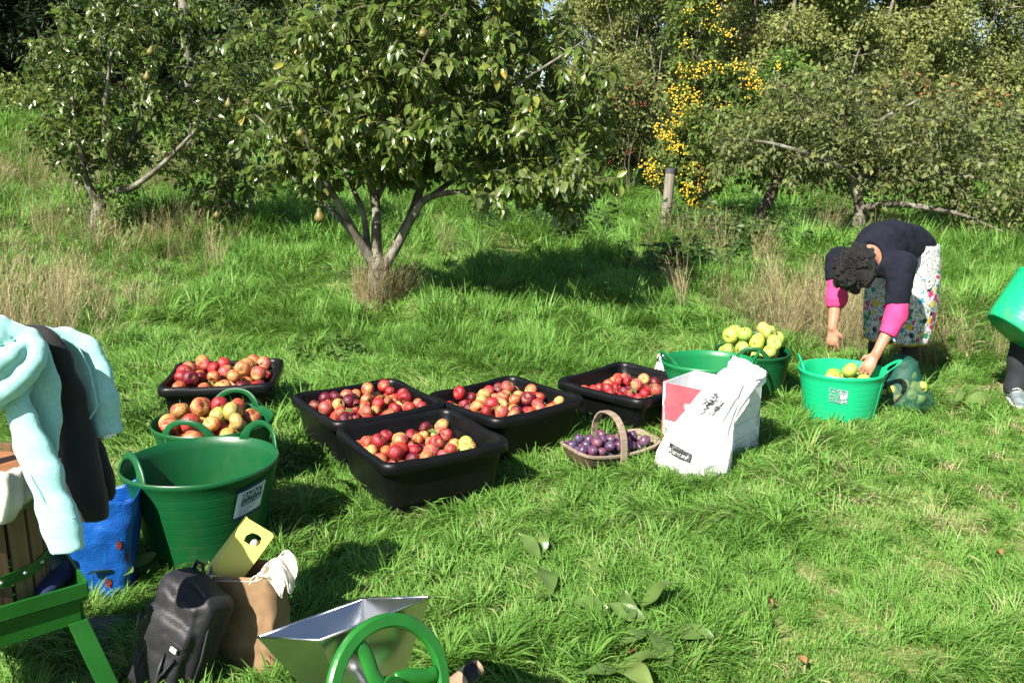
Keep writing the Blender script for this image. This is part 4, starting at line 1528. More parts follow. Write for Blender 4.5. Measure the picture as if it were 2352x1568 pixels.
def tsamp(rr, q):
    return max(-.175, min(.15, rr.gauss(-.03, .11))), max(-.068, min(.068, rr.gauss(0, .05)))
Mt = Matrix.Translation(trug.location) @ Matrix.Rotation(TR, 4, 'Z')
PCOL = [('reddish purple plum', (.17, .022, .035)), ('dusky blue plum', (.055, .035, .085)), ('red plum', (.25, .035, .03)), ('purple plum', (.12, .020, .05)), ('orange tinged plum', (.38, .14, .03))]
for x, y, z, q in pack(48, lambda rr: rr.uniform(.0225, .0275), tsamp, .03, lambda x, y: .08 * math.hypot(x + .05, y), r_):
    nm, cc = r_.choices(PCOL, (5, 4, 2, 5, 1))[0]
    o = bpy.data.objects.new('plum', PLUM)
    COL.objects.link(o)
    o.location = Mt @ Vector((x, y, z))
    o.rotation_euler = (r_.uniform(0, 6.28), r_.uniform(0, 6.28), r_.uniform(0, 6.28))
    o.scale = (q, q, q)
    o.color = (*cc, 1)
    w_ = Matrix.Rotation(TR, 3, 'Z') @ Vector((x + .02, y, 0))
    tag(o, f'{nm} {whereabouts(w_.x, w_.y, .16, .09)} of the wooden trug basket', 'plum', 'plums in the trug')

# ------------------------------------------------------------------ red and white carton
k = N('printed_carton')
v = k.obj()
xyz = k.sep(v)
paper = k.ramp(k.noise(20, 4, v), [(.3, (.66, .67, .68)), (.7, (.78, .78, .78))])
red = k.ramp(k.noise(9, 5, v, .7), [(.3, (.55, .055, .075)), (.7, (.66, .10, .12))])
torn = k.noise(16, 5, v, .7)
up = k.math('GREATER_THAN', xyz[2], .178)
front = k.math('LESS_THAN', xyz[1], -.1495)
clean = k.math('LESS_THAN', k.math('ADD', k.math('MULTIPLY', k.math('ADD', xyz[0], .190), -26.0), k.math('MULTIPLY', torn, .8)), .12)
edge = k.math('GREATER_THAN', k.math('SUBTRACT', -.183, xyz[0]), 0)
fm = k.math('MULTIPLY', front, k.math('MAXIMUM', k.math('MULTIPLY', up, clean), k.math('MULTIPLY', edge, k.math('LESS_THAN', xyz[2], .25))))
rear = k.math('MULTIPLY', k.math('GREATER_THAN', xyz[1], .150), k.math('GREATER_THAN', xyz[2], .19))
fm = k.math('MAXIMUM', fm, rear)
k.p(Base_Color=k.mix(fm, paper, red), Roughness=.6)
k.bump(k.noise(30, 3, v), .15, .003)
M_carton = k.m
M_carton_in = plain('carton_inside_white', (.72, .72, .70), .7, .08, 8)
BX, BY, BR = 1.0, 4.265, RAD(-42)
box = thing('cardboard_box', 'open red and white cardboard box with a hand hole', 'box', (BX, BY, g0(BX, BY) - .004), BR)
FOOT.append((BX, BY, .18, .14, BR))
hx, hy, BH, th = .19, .152, .372, .004
hole = (-.020, .270, .046, .020)          # x, z, half width, half height
def holed_panel(name, y, flip):
    mb = MB()
    out = [(-hx, 0), (0, 0), (hx, 0), (hx, hole[1]), (hx, BH), (0, BH), (-hx, BH), (-hx, hole[1])]
    inn = [(-1, -.7), (0, -1), (1, -.7), (1.1, 0), (1, .7), (0, 1), (-1, .7), (-1.1, 0)]
    O = [Vector((x, y, z)) for x, z in out]
    I = [Vector((hole[0] + a * hole[2], y, hole[1] + b_ * hole[3])) for a, b_ in inn]
    O2, I2 = [p + Vector((0, flip * th, 0)) for p in O], [p + Vector((0, flip * th, 0)) for p in I]
    mb.loft([I, O, O2, I2, I])
    return mb.build(name, M_carton, box, smooth=False)
holed_panel('wall', -hy, 1)
holed_panel('wall', hy, -1)
for s_ in (-1, 1):
    mb = MB()
    mb.box((s_ * (hx - th / 2 - .0004), 0, BH / 2 + .0006), (th / 2, hy - th - .001, BH / 2))
    mb.build('wall', M_carton, box, smooth=False)
mb = MB()
mb.box((0, 0, .010), (hx - th - .001, hy - th - .001, .004))
mb.build('base', M_carton_in, box, smooth=False)
mb = MB()
mb.add([(hole[0] - .03, -hy - .001, hole[1] - .017), (hole[0] + .045, -hy - .001, hole[1] - .017), (hole[0] + .042, -hy + .035, hole[1] - .004), (hole[0] - .026, -hy + .035, hole[1] - .002)], [(0, 1, 2, 3)])
mb.build('hole_flap', M_carton_in, box, smooth=False)
M_ink = plain('black_print_ink', (.03, .03, .032), .6, .2)
for q in range(4):                                                     # thin printed lines on the right side
    z_ = .06 + .075 * q
    patch('printed_line', lambda x, y: Vector((hx + .0008, x, y)), -.13, .13, z_, z_ + .0025, M_grey_print, box, 4, 1)
patch('printed_mark', lambda x, y: Vector((hx + .0008, x + .2 * y, y)), .085, .10, .16, .24, M_grey_print, box, 3, 6, lambda i, j: (i + j) % 3)

# ------------------------------------------------------------------ white carrier bag leaning on the box
k = N('thin_white_polythene')
v = k.obj()
c = k.ramp(k.noise(10, 4, v), [(.3, (.78, .79, .80)), (.7, (.84, .84, .84))])
k.p(Base_Color=c, Roughness=.32)
k.bump(k.noise(26, 5, v, .6, dist=.6), .45, .02)
tr = k.n('ShaderNodeBsdfTranslucent', Color=c)
mx = k.n('ShaderNodeMixShader', Fac=.30)
k.t.links.new(k.b.outputs[0], mx.inputs[1])
k.t.links.new(tr.outputs[0], mx.inputs[2])
k.t.links.new(mx.outputs[0], k.out.inputs['Surface'])
M_poly = k.m
bag_o = Vector((.83, 3.90, g0(.83, 3.9)))
wbag = thing('plastic_bag', 'white plastic carrier bag with black print slumped against the box', 'bag', bag_o)
FOOT.append((.84, 3.93, .15, .07, -.15))
sp = [at(1585, 1092, y=3.90) + Vector((0, 0, .0)), at(1594, 1050, y=3.91), at(1630, 975, y=3.93), at(1672, 915, y=3.945), at(1693, 880, y=3.96), at(1712, 858, y=3.985), at(1724, 838, y=4.0)]
sa = [.155, .168, .122, .085, .070, .080, .085]
sb = [.07, .090, .070, .048, .034, .036, .036]
SPL = spline([list(p - bag_o) + [a_, b_] for p, a_, b_ in zip(sp, sa, sb)], 60)


def bag_pt(u, t):
    """u = angle round the bag (0 is its right side, -pi/2 faces the camera), t = 0 at the foot, 1 at the mouth"""
    s_ = min(max(t, 0), 1) * 59
    i = min(int(s_), 58)
    q = SPL[i] + (SPL[i + 1] - SPL[i]) * (s_ - i)
    tan = Vector((SPL[min(i + 2, 59)] - SPL[max(i - 1, 0)])[:3]).normalized()
    ax = Vector((.96, -.22, 0))
    ax = (ax - tan * ax.dot(tan)).normalized()
    ay = tan.cross(ax)
    cu, su = math.cos(u), math.sin(u)
    w = .014 * (.6 - abs(float(vnoise(math.cos(u) * 4.5 + 2, math.sin(u) * 4.5, t * 8))) * 2.2) + .0022 * (.6 - abs(float(vnoise(math.cos(u) * 9 + 4, math.sin(u) * 9, t * 19 + 3))) * 2.2) + .008 * math.sin(7 * u + 9 * t) * t + .006 * math.sin(13 * u - 14 * t) + .010 * float(vnoise(math.cos(u) * 3 + 5, math.sin(u) * 3, t * 9)) + .02 * float(vnoise(math.cos(u) * 1.4 + 9, math.sin(u) * 1.4, t * 4))
    return Vector(q[:3]) + ax * (cu * (q[3] + w)) + ay * (math.copysign(abs(su) ** .85, su) * (q[4] + w * .9))


mb = MB()
nu, nt = 150, 100
mb.loft([[bag_pt(2 * math.pi * j / nu, i / nt) for j in range(nu)] for i in range(nt + 1)], True, True, False)
mb.build('body', M_poly, wbag)


def bag_map(uc, tc, tilt=0.0):
    def f(x, y, off=.004):
        x, y = x * math.cos(tilt) - y * math.sin(tilt), x * math.sin(tilt) + y * math.cos(tilt)
        u, t = uc + x / .19, tc + y / .62
        p = bag_pt(u, t)
        e1, e2 = bag_pt(u + .02, t) - p, bag_pt(u, t + .01) - p
        n_ = e1.cross(e2).normalized()
        if n_.y > 0:
            n_ = -n_
        return p + n_ * off
    return f


f_ = bag_map(-2.02, .175, -.05)
M_strip = plain('black_printed_strip', (.035, .035, .038), .5, .2)
M_strip_txt = plain('white_printed_lettering', (.8, .8, .8), .5, .02)
st = patch('printed_strip', lambda x, y: f_(x, y, .005), -.070, .070, -.014, .014, M_strip, wbag, 48, 10)
text_mesh('www.harveys.org.uk', .0205, lambda x, y: f_(x * .70, y - .001, .0095), M_strip_txt, 'lettering', st)
f_ = bag_map(-1.95, .42, -.25)
r_ = random.Random(8)
for cx_, cy_, n_, sx_, sy_ in ((-.045, 0, 48, .036, .034), (.045, .018, 44, .026, .024)):
    mb = MB()
    for q in range(n_):
        x, y, a = cx_ + r_.gauss(0, sx_ * .6), cy_ + r_.gauss(0, sy_ * .6), r_.gauss(.5, .5)
        l, w = r_.uniform(.006, .018), r_.uniform(.0010, .0024)
        dx, dy = math.cos(a), math.sin(a)
        mb.add([f_(x - dx * l - dy * w, y - dy * l + dx * w), f_(x - dx * l + dy * w, y - dy * l - dx * w), f_(x + dx * l + dy * w * .3, y + dy * l - dx * w * .3), f_(x + dx * l - dy * w * .3, y + dy * l + dx * w * .3)], [(0, 1, 2, 3)])
    mb.build('printed_drawing', M_ink, wbag)
M_violet = plain('violet_print', (.33, .27, .62), .5, .1)
f_ = bag_map(-.95, .80, .2)
mb = MB()
for q in range(26):
    x, y, a = r_.gauss(.02, .03), r_.gauss(0, .02), r_.uniform(-.6, .9)
    l, w = r_.uniform(.006, .016), r_.uniform(.0008, .0022)
    dx, dy = math.cos(a), math.sin(a)
    mb.add([f_(x - dx * l, y - dy * l), f_(x + dy * w, y - dx * w), f_(x + dx * l, y + dy * l), f_(x - dy * w, y + dx * w)], [(0, 1, 2, 3)])
mb.build('violet_print', M_violet, wbag)

# patterned white bag just showing behind the right black tub
pbag_o = Vector((.99, 5.12, g0(.99, 5.12)))
pbag = thing('shopping_bag', 'white bag with black pattern just showing behind the right black tub', 'bag', pbag_o)
k = N('white_bag_black_swirls')
v = k.obj()
k.p(Base_Color=k.mix(k.ramp(k.math('ABSOLUTE', k.math('SUBTRACT', k.noise(9, 1.0, v, .4, dist=1.5), .5)), [(.02, (1, 1, 1)), (.035, (0, 0, 0))]), (.75, .75, .74), (.03, .03, .03)), Roughness=.6)
s = SDF(pbag_o - Vector((.2, .2, .05)), pbag_o + Vector((.2, .2, .36)), .012)
s.box(pbag_o + Vector((0, 0, .14)), (.14, .08, .15), rot_to((.1, 0, 1), (1, .2, 0)), .03, .01).noise(.02, 12)
s.build('body', k.m, pbag)
FOOT.append((.99, 5.12, .13))

# ------------------------------------------------------------------ apple press at the left edge
k = N('chipped_green_paint')
v = k.obj()
c = k.ramp(k.noise(8, 5, v), [(.3, (.006, .068, .007)), (.7, (.011, .11, .011))])
c = k.mix(k.ramp(k.noise(24, 6, v, .75), [(.66, (0, 0, 0)), (.70, (1, 1, 1))]), c, (.10, .075, .05))
k.p(Base_Color=c, Roughness=.38)
k.bump(k.noise(40, 4, v), .2, .004)
M_gpaint = k.m
k = N('press_slat_wood')
v = k.obj()
f = k.noise(7, 5, k.map(v, (6, 6, .5)), .7)
c = k.mix(k.n('ShaderNodeObjectInfo').outputs['Random'], k.ramp(f, [(.3, (.055, .030, .014)), (.7, (.14, .085, .04))]), k.ramp(f, [(.3, (.09, .045, .02)), (.7, (.20, .125, .06))]))
k.p(Base_Color=c, Roughness=.6)
k.bump(f, .4, .006)
M_slat = k.m
M_steel = plain('worn_steel', (.50, .50, .51), .35, .2, 20, metal=1.0, bump=.15)
M_rivet = plain('rivet_steel', (.45, .45, .45), .4, .2, 20, metal=.9)
k = N('cream_press_cloth')
v = k.obj()
k.p(Base_Color=k.ramp(k.noise(12, 4, v), [(.3, (.55, .50, .42)), (.7, (.70, .66, .58))]), Roughness=.9)
k.bump(k.noise(260, 2, v), .3, .002)
M_cream = k.m

PX, PY, PR = -1.405, 2.135, RAD(39)
press = thing('apple_press', 'green framed apple press with slatted wooden barrel at the left edge', 'press', (PX, PY, 0), PR)
TZ = .41
hs = .215
for i, (cx_, cy_, lx, ly) in enumerate(((0, -hs, hs, .004), (0, hs, hs, .004), (-hs, 0, .004, hs - .006), (hs, 0, .004, hs - .006))):
    mb = MB()
    mb.box((cx_, cy_, TZ + .002), (lx, ly, .020))
    mb.build('tray_edge', M_gpaint, press, smooth=False, bevel=.0015)
mb = MB()
mb.box((0, 0, TZ - .026), (hs - .002, hs - .002, .004))
mb.build('tray', M_gpaint, press, smooth=False)
for i, (cx_, cy_, lx, ly) in enumerate(((0, -hs + .014, hs - .02, .004), (0, hs - .014, hs - .02, .004), (-hs + .014, 0, .004, hs - .02), (hs - .014, 0, .004, hs - .02))):
    mb = MB()
    mb.box((cx_, cy_, TZ - .062), (lx, ly, .030))
    mb.build('apron', M_gpaint, press, smooth=False, bevel=.0015)
for sx_ in (-1, 1):
    for sy_ in (-1, 1):
        mb = MB()
        a_, b_ = Vector((sx_ * (hs - .03), sy_ * (hs - .03), TZ - .085)), Vector((sx_ * (hs + .055), sy_ * (hs + .055), -.01))
        rings = []
        for q in (0, 1):
            p = a_.lerp(b_, q)
            rings.append([p + Vector((x * .024, y * .024, 0)) for x, y in ((-1, -1), (1, -1), (1, 1), (-1, 1))])
        mb.loft(rings, True, True, True)
        mb.build('leg', M_gpaint, press, smooth=False, bevel=.002)
BRr, BHt, BZ = .166, .345, TZ - .012
mb = MB()
mb.box((0, 0, BHt / 2), (.0042, .0245, BHt / 2))
slat_me = mb.mesh('slat', M_slat, smooth=False, bevel=.002)
for i in range(18):
    a = 2 * math.pi * i / 18
    o = link('slat', slat_me, press, (BRr * math.cos(a), BRr * math.sin(a), BZ), (0, 0, a))
for z_ in (.075, .255):
    mb = MB()
    mb.lathe([(BRr + .006, z_ - .016), (BRr + .0095, z_ - .016), (BRr + .0095, z_ + .016), (BRr + .006, z_ + .016), (BRr + .006, z_ - .016)], 54, M=Matrix.Translation((0, 0, BZ)))
    hoop = mb.build('hoop', M_gpaint, press, auto=.7)
    mb = MB()
    mb.lathe([(0.0001, .006), (.004, .005), (.006, .002), (.0062, 0)], 10)
    riv = mb.mesh('rivet', M_rivet)
    for i in range(18):
        a = 2 * math.pi * i / 18
        link('rivet', riv, hoop, ((BRr + .0095) * math.cos(a), (BRr + .0095) * math.sin(a), BZ + z_), Matrix.Rotation(a, 3, 'Z').to_euler() if False else (0, math.pi / 2, a))
mb = MB()
mb.lathe([(.152, BZ + .30), (.152, BZ + .325), (.03, BZ + .33)], 30, cap0=True, cap1=True)
mb.build('press_plate', plain('press_plate_wood', (.30, .13, .05), .6, .3, 10, bump=.3), press, auto=.7)
mb = MB()
mb.tube([(0, 0, TZ), (0, 0, 1.00)], [.014, .014], 12)
mb.build('screw', M_steel, press)
mb = MB()
mb.tube([(-.30, -.12, .985), (.30, .12, .985)], [.013, .013], 12)
mb.build('turning_bar', M_steel, press)
# press cloth hanging over the barrel edge
cloth = thing('press_cloth', 'cream cloth draped over the rim of the press barrel', 'cloth', (PX, PY, BZ + BHt))
rings = []
for i in range(44):
    u = i / 43
    a = RAD(-125 + 120 * u)
    hang = .06 + .075 * math.sin(math.pi * u) + .03 * math.sin(9 * u)
    row = []
    for q in range(15):
        t_ = q / 14
        fold = .010 * math.sin(11 * a + 2 * t_) + .007 * math.sin(23 * a + 5 * t_) + .008 * float(vnoise(a * 5, t_ * 5, 2))
        if t_ < .25:
            rad, z_ = BRr - .035 + .035 * t_ / .25, -.04 + .05 * t_ / .25
        else:
            w_ = (t_ - .25) / .75
            rad, z_ = BRr + .022 + .012 * math.sin(w_ * 3.1) + fold * w_ * 1.2, .010 - hang * w_
        rad, z_ = rad + fold * .4 * (t_ > .1), z_ + fold * .5
        row.append(Vector((rad * math.cos(a), rad * math.sin(a), z_)))
    rings.append(row)
mb = MB()
mb.loft(rings, False)
o = mb.build('sheet', M_cream, cloth)
o.modifiers.new('thick', 'SOLIDIFY').thickness = .002

# ------------------------------------------------------------------ jackets over the press bar
k = N('mint_fleece')
v = k.obj()
k.p(Base_Color=k.ramp(k.noise(90, 3, v), [(.3, (.26, .54, .51)), (.7, (.33, .63, .60))]), Roughness=.95)
k.b.inputs['Sheen Weight'].default_value = .5
k.b.inputs['Specular IOR Level'].default_value = .1
k.bump(k.noise(420, 3, v), .5, .003)
M_fleece = k.m
M_fleece_hem = plain('pale_fleece_hem', (.80, .82, .80), .9, .05, 40)
M_blackcloth = plain('black_jacket_cloth', (.012, .012, .014), .75, .25, 20, .3, bump=.3, bscale=200, sheen=.15)
M_bluecloth = plain('dark_blue_cloth', (.012, .022, .065), .8, .25, 20, .3, bump=.3, bscale=200)


def J(x, y, d):
    """point on a jacket: crop coordinates of the jacket close-up, distance d"""
    return at(.342 * x, .342 * y + 733.8, y=d)


lo, hi = Vector((-1.68, 1.78, .48)), Vector((-.98, 2.42, 1.16))
fleece = thing('fleece_jacket', 'mint green fleece jacket hung over the press bar with sleeves dangling', 'jacket', J(200, 300, 2.1))
s = SDF(lo, hi, .0068)                                                # hood and collar rolled over the bar
s.path([J(-160, 120, 2.06), J(0, 180, 2.06), J(90, 280, 2.05), J(30, 400, 2.03), J(-120, 460, 2.02)], [.07, .065, .055, .060, .07], .02)
s.path([J(-140, -20, 2.00), J(0, 45, 2.00), J(100, 80, 2.01), J(195, 120, 2.02), J(248, 200, 2.01), J(235, 285, 1.99), J(170, 360, 1.98), J(80, 440, 1.97), J(-20, 505, 1.96), J(-150, 560, 1.96)],
       [.028, .027, .022, .024, .022, .022, .028, .030, .028, .028], .006)
s.path([J(-150, 330, 1.955), J(-20, 300, 1.96), J(80, 230, 1.97), J(140, 180, 1.985)], [.045, .034, .024, .014], .005)
s.path([J(-120, 150, 1.965), J(-10, 130, 1.975), J(70, 150, 1.985)], [.026, .018, .010], .005)
s.noise(.004, 12).noise(.002, 30)
s.build('hood', M_fleece, fleece, 1)
s = SDF(lo, hi, .0068)                                                # front panel hanging behind the sleeve
s.path([J(250, 250, 2.06), J(290, 420, 2.055), J(310, 650, 2.05), J(340, 960, 2.045)], [.034, .038, .034, .016], .01, flat=((.1, 1, 0), .40))
s.folds(.007, 14, (1.4, 1, .25), 6)
s.build('front_panel', M_fleece, fleece, 1)
s = SDF(lo, hi, .0060)                                                # near sleeve, hanging straight
s.path([J(95, 450, 2.01), J(145, 640, 2.0), J(215, 850, 1.99), J(300, 1050, 1.985), J(370, 1250, 1.98), J(415, 1390, 1.975)], [.030, .036, .041, .046, .048, .046], .012, flat=((.1, 1, .1), .60))
s.cone(J(415, 1390, 1.975), J(455, 1550, 1.97), .046, .041, .012, flat=((.1, 1, .1), .62), end=True)
s.noise(.0045, 9, (.5, .5, 1.5)).noise(.0025, 22, (.4, .4, 1.6), 4).folds(.004, 9, (.6, .6, 1.3), 2)
s.ell(J(461, 1572, 1.968), (.034, .017, .034), k=0, cut=True)
s.build('sleeve', M_fleece, fleece, 1)
mb = MB()
mb.tube([J(200, 1040, 1.957), J(250, 1150, 1.953), J(330, 1270, 1.950), J(420, 1330, 1.951), J(500, 1335, 1.960)], .0016, 6)
mb.v = [tuple(Vector(p) - fleece.location) for p in mb.v]
mb.build('seam', M_fleece, fleece)
s = SDF(Vector((-1.50, 1.95, .66)), Vector((-.90, 2.5, 1.16)), .0065)
s.path([J(150, 140, 2.10), J(300, 112, 2.14), J(440, 135, 2.17), J(560, 220, 2.18), J(635, 370, 2.18), J(685, 540, 2.17)], [.026, .028, .034, .042, .046, .046], .015, flat=((.2, 1, .1), .50))
s.cone(J(685, 540, 2.17), J(735, 770, 2.16), .046, .044, .015, flat=((.2, 1, .1), .55), end=True)
s.noise(.005, 8, (1, 1, .8), 3).folds(.009, 9, (1.0, 1.0, .6), 3)
s.build('sleeve', M_fleece, fleece, 1)
mb = MB()
mb.tube([J(675, 800, 2.150), J(715, 788, 2.143), J(765, 766, 2.143), J(800, 748, 2.152)], [.004, .0045, .0045, .004], 8)
mb.v = [tuple(Vector(p) - fleece.location) for p in mb.v]
mb.build('hem', M_fleece_hem, fleece)
mb = MB()                                                             # stitched seam down the right sleeve
mb.tube([J(420, 130, 2.13), J(530, 190, 2.135), J(600, 330, 2.135), J(635, 480, 2.13), J(655, 580, 2.125), J(600, 670, 2.12)], .0022, 6)
mb.v = [tuple(Vector(p) - fleece.location) for p in mb.v]
mb.build('seam', M_fleece, fleece)

s = SDF(Vector((-1.55, 1.98, .60)), Vector((-.98, 2.42, 1.14)), .0075)
s.path([J(180, 150, 2.09), J(300, 160, 2.10), J(390, 270, 2.11), J(440, 480, 2.12), J(470, 780, 2.12), J(520, 1020, 2.11), J(580, 1230, 2.11), J(635, 1380, 2.11)], [.03, .032, .036, .042, .052, .058, .056, .050], .03, flat=((.1, 1, .1), .5))
s.path([J(520, 700, 2.17), J(600, 900, 2.18), J(660, 1060, 2.18), J(700, 1150, 2.18)], [.03, .036, .038, .030], .02, flat=((.1, 1, .1), .6))
s.noise(.008, 9, (1, 1, .6)).folds(.010, 8, (1.3, 1.2, .35), 8).noise(.004, 30, (1, 1, .5), 2)
bj = thing('black_jacket', 'black jacket hanging behind the mint fleece on the press', 'jacket', J(440, 500, 2.12))
s.build('body', M_blackcloth, bj, 2)

# dark blue cloth lying in the press tray
bc = thing('blue_cloth', 'dark blue cloth bundled in the tray of the press', 'cloth', (-1.21, 2.17, TZ - .02))
s = SDF(Vector((-1.42, 1.98, TZ - .03)), Vector((-1.08, 2.40, TZ + .16)), .008)
s.ell((-1.225, 2.17, TZ - .01), (.040, .08, .022), k=.015).ell((-1.21, 2.22, TZ - .008), (.030, .05, .028), k=.015).noise(.006, 25).plane((0, 0, TZ - .021), (0, 0, -1))
s.build('bundle', M_bluecloth, bc, 2)

# ------------------------------------------------------------------ blue shopping bag behind the press
k = N('blue_woven_plastic')
v = k.obj()
k.p(Base_Color=k.ramp(k.noise(14, 4, v), [(.3, (.005, .055, .26)), (.7, (.008, .095, .38))]), Roughness=.30)
ck = k.n('ShaderNodeTexWave', Scale=42.0, Distortion=1.5, wave_type='BANDS', bands_direction='Z')
k.set(ck.inputs['Vector'], v)
k.bump(k.math('ADD', k.noise(20, 5, v, .6, dist=.8), k.math('MULTIPLY', ck.outputs['Fac'], .05)), .5, .016)
M_bluebag = k.m
bb_o = Vector((-1.475, 2.84, g0(-1.475, 2.84)))
bb = thing('blue_bag', 'blue woven shopping bag printed with ladybirds between the press and the big green tub', 'bag', bb_o, RAD(12))
FOOT.append((-1.475, 2.84, .16, .08, RAD(12)))


def bb_pt(u, t):
    hx_, hy_ = .140 + .050 * t, .080 + .02 * t
    cu, su = math.cos(u), math.sin(u)
    e = .45
    x, y = hx_ * math.copysign(abs(cu) ** e, cu), hy_ * math.copysign(abs(su) ** e, su)
    w = .007 * float(vnoise(x * 22, y * 22, t * 7)) + .012 * float(vnoise(x * 8 + 4, y * 8, t * 3)) * t
    nrm = Vector((cu, su, 0))
    return Vector((x, y, t * (.350 + .012 * math.sin(3 * u) + .02 * math.cos(u)))) + nrm * w


mb = MB()
mb.loft([[bb_pt(2 * math.pi * j / 90, i / 26) for j in range(90)] for i in range(27)], True, True, False)
o = mb.build('body', M_bluebag, bb)
o.modifiers.new('thick', 'SOLIDIFY').thickness = .002
M_ladyred = plain('ladybird_red_print', (.26, .03, .025), .4, .1)
for uu, tt in ((-1.05, .58), (-1.32, .18), (-.52, .12), (-.72, .42), (-1.75, .4), (-1.9, .8)):
    def lm(x, y, off):
        p = bb_pt(uu + x / .2, tt + y / .40)
        e1, e2 = bb_pt(uu + x / .2 + .02, tt + y / .40) - p, bb_pt(uu + x / .2, tt + y / .40 + .01) - p
        return p + e1.cross(e2).normalized() * off
    mb = MB()
    mb.add([lm(0, 0, .003)] + [lm(.014 * math.cos(a), .019 * math.sin(a), .003) for a in np.linspace(0, 2 * math.pi, 15)[:-1]], [(0, 1 + i, 1 + (i + 1) % 14) for i in range(14)])
    lb_ = mb.build('printed_ladybird', M_ladyred, bb)
    mb = MB()
    for cx_, cy_, rr_ in ((-.006, .005, .003), (.006, .005, .003), (-.006, -.006, .003), (.006, -.006, .003), (0, .017, .006)):
        b0 = len(mb.v)
        mb.add([lm(cx_ + rr_ * math.cos(a), cy_ + rr_ * math.sin(a), .0045) for a in np.linspace(0, 2 * math.pi, 9)[:-1]], [tuple(range(8))])
    mb.build('spots', M_ink, lb_)

# grey board on the grass in the shade of the press
M_board = plain('grey_weathered_board', (.07, .075, .08), .8, .3, 10, bump=.4, bscale=40)
bd = thing('grey_board', 'grey weathered board lying in the grass in the shade of the press', 'board', (-1.16, 2.55, g0(-1.16, 2.55) + .025), RAD(10))
mb = MB()
mb.box((0, 0, 0), (.30, .10, .012))
mb.build('plank', M_board, bd, smooth=False, bevel=.003)

# ------------------------------------------------------------------ black leather backpack
k = N('black_leather')
v = k.obj()
k.p(Base_Color=k.ramp(k.noise(10, 4, v), [(.3, (.010, .010, .012)), (.7, (.022, .022, .025))]), Roughness=k.math('ADD', .40, k.math('MULTIPLY', k.noise(14, 4, v), .25)))
k.b.inputs['Specular IOR Level'].default_value = .35
k.bump(k.math('ADD', k.noise(160, 3, v, .6), k.math('MULTIPLY', k.noise(9, 3, v, dist=1.0), 1.2)), .22, .006)
M_leather = k.m
bpo = Vector((-.985, 2.26, g0(-.985, 2.26)))
bpk = thing('backpack', 'black leather backpack leaning against the brown hessian bag', 'backpack', bpo)
FOOT.append((-.98, 2.26, .12, .08, .4))
RB = rot_to((.32, .12, .93), (.86, -.50, 0))
bc_ = bpo + RB @ Vector((-.01, 0, .17))
s = SDF(bpo + Vector((-.26, -.24, -.02)), bpo + Vector((.30, .26, .46)), .0065)
s.box(bc_, (.108, .062, .172), RB, .038, .02)
s.box(bc_ + RB @ Vector((0, -.058, -.035)), (.092, .034, .120), RB, .022, .006)
s.box(bc_ + RB @ Vector((.0, -.055, .105)), (.080, .022, .040), RB, .018, .006)
s.noise(.006, 9).folds(.006, 14, (1, 1, .7)).folds(.003, 30, (1, 1, .8), 7)
s.plane(bpo + Vector((0, 0, -.004)), (0, 0, -1))
s.build('body', M_leather, bpk, 2)


def bp(x, y, z):
    return RB @ Vector((x, y, z)) + (bc_ - bpo)


mb = MB()
mb.tube([bp(-.025, .03, .16), bp(-.045, .03, .205), bp(-.07, .03, .20), bp(-.082, .03, .14)], .008, 8, flat=.6)
mb.build('top_loop', M_leather, bpk)
for x0, sw in ((.03, .012), (.075, -.02)):
    mb = MB()
    mb.tube([bp(x0, -.092, -.005), bp(x0 + sw, -.105, -.06), bp(x0 + sw * 1.6, -.108, -.12), bp(x0 + sw, -.10, -.165)], .007, 8, flat=.35)
    mb.build('strap', M_leather, bpk)
mb = MB()
mb.tube([bp(.108, -.03, -.10), bp(.112, -.03, 0), bp(.100, -.03, .11), bp(.06, -.035, .165), bp(0, -.04, .185)], .0035, 6)
mb.build('zip', plain('dark_zip', (.06, .06, .065), .4, .2, 20, metal=.6), bpk)
mb = MB()
mb.tube([bp(-.045, -.092, .06), bp(-.045, -.094, -.11)], .0016, 5)
mb.tube([bp(-.09, -.088, .035), bp(.09, -.088, .035)], .0016, 5)
mb.build('stitching', plain('dark_stitching', (.05, .05, .055), .7), bpk)
mb = MB()
mb.box(bp(.065, -.095, .02), (.012, .003, .006), RB)
mb.build('zip_pull', M_white_print, bpk, smooth=False, bevel=.001)

# ------------------------------------------------------------------ hessian bag, carton and cloth
k = N('hessian_weave')
v = k.obj()
w1 = k.n('ShaderNodeTexWave', Scale=230.0, Distortion=2.0, bands_direction='X')
w2 = k.n('ShaderNodeTexWave', Scale=230.0, Distortion=2.0, bands_direction='Z')
k.set(w1.inputs['Vector'], v)
k.set(w2.inputs['Vector'], v)
wv = k.math('MULTIPLY', w1.outputs['Fac'], w2.outputs['Fac'])
c = k.ramp(k.noise(18, 5, v), [(.3, (.20, .118, .058)), (.7, (.29, .185, .098))])
k.p(Base_Color=k.mix(k.math('MULTIPLY', wv, .35), c, (.15, .085, .04)), Roughness=.95)
k.bump(k.math('ADD', wv, k.noise(120, 3, v)), .4, .003)
M_hess = k.m
hbo = Vector((-.765, 2.40, g0(-.765, 2.4)))
hb = thing('hessian_bag', 'brown hessian bag with cream handle behind the backpack', 'bag', hbo)
FOOT.append((-.765, 2.4, .10, .07, -.25))


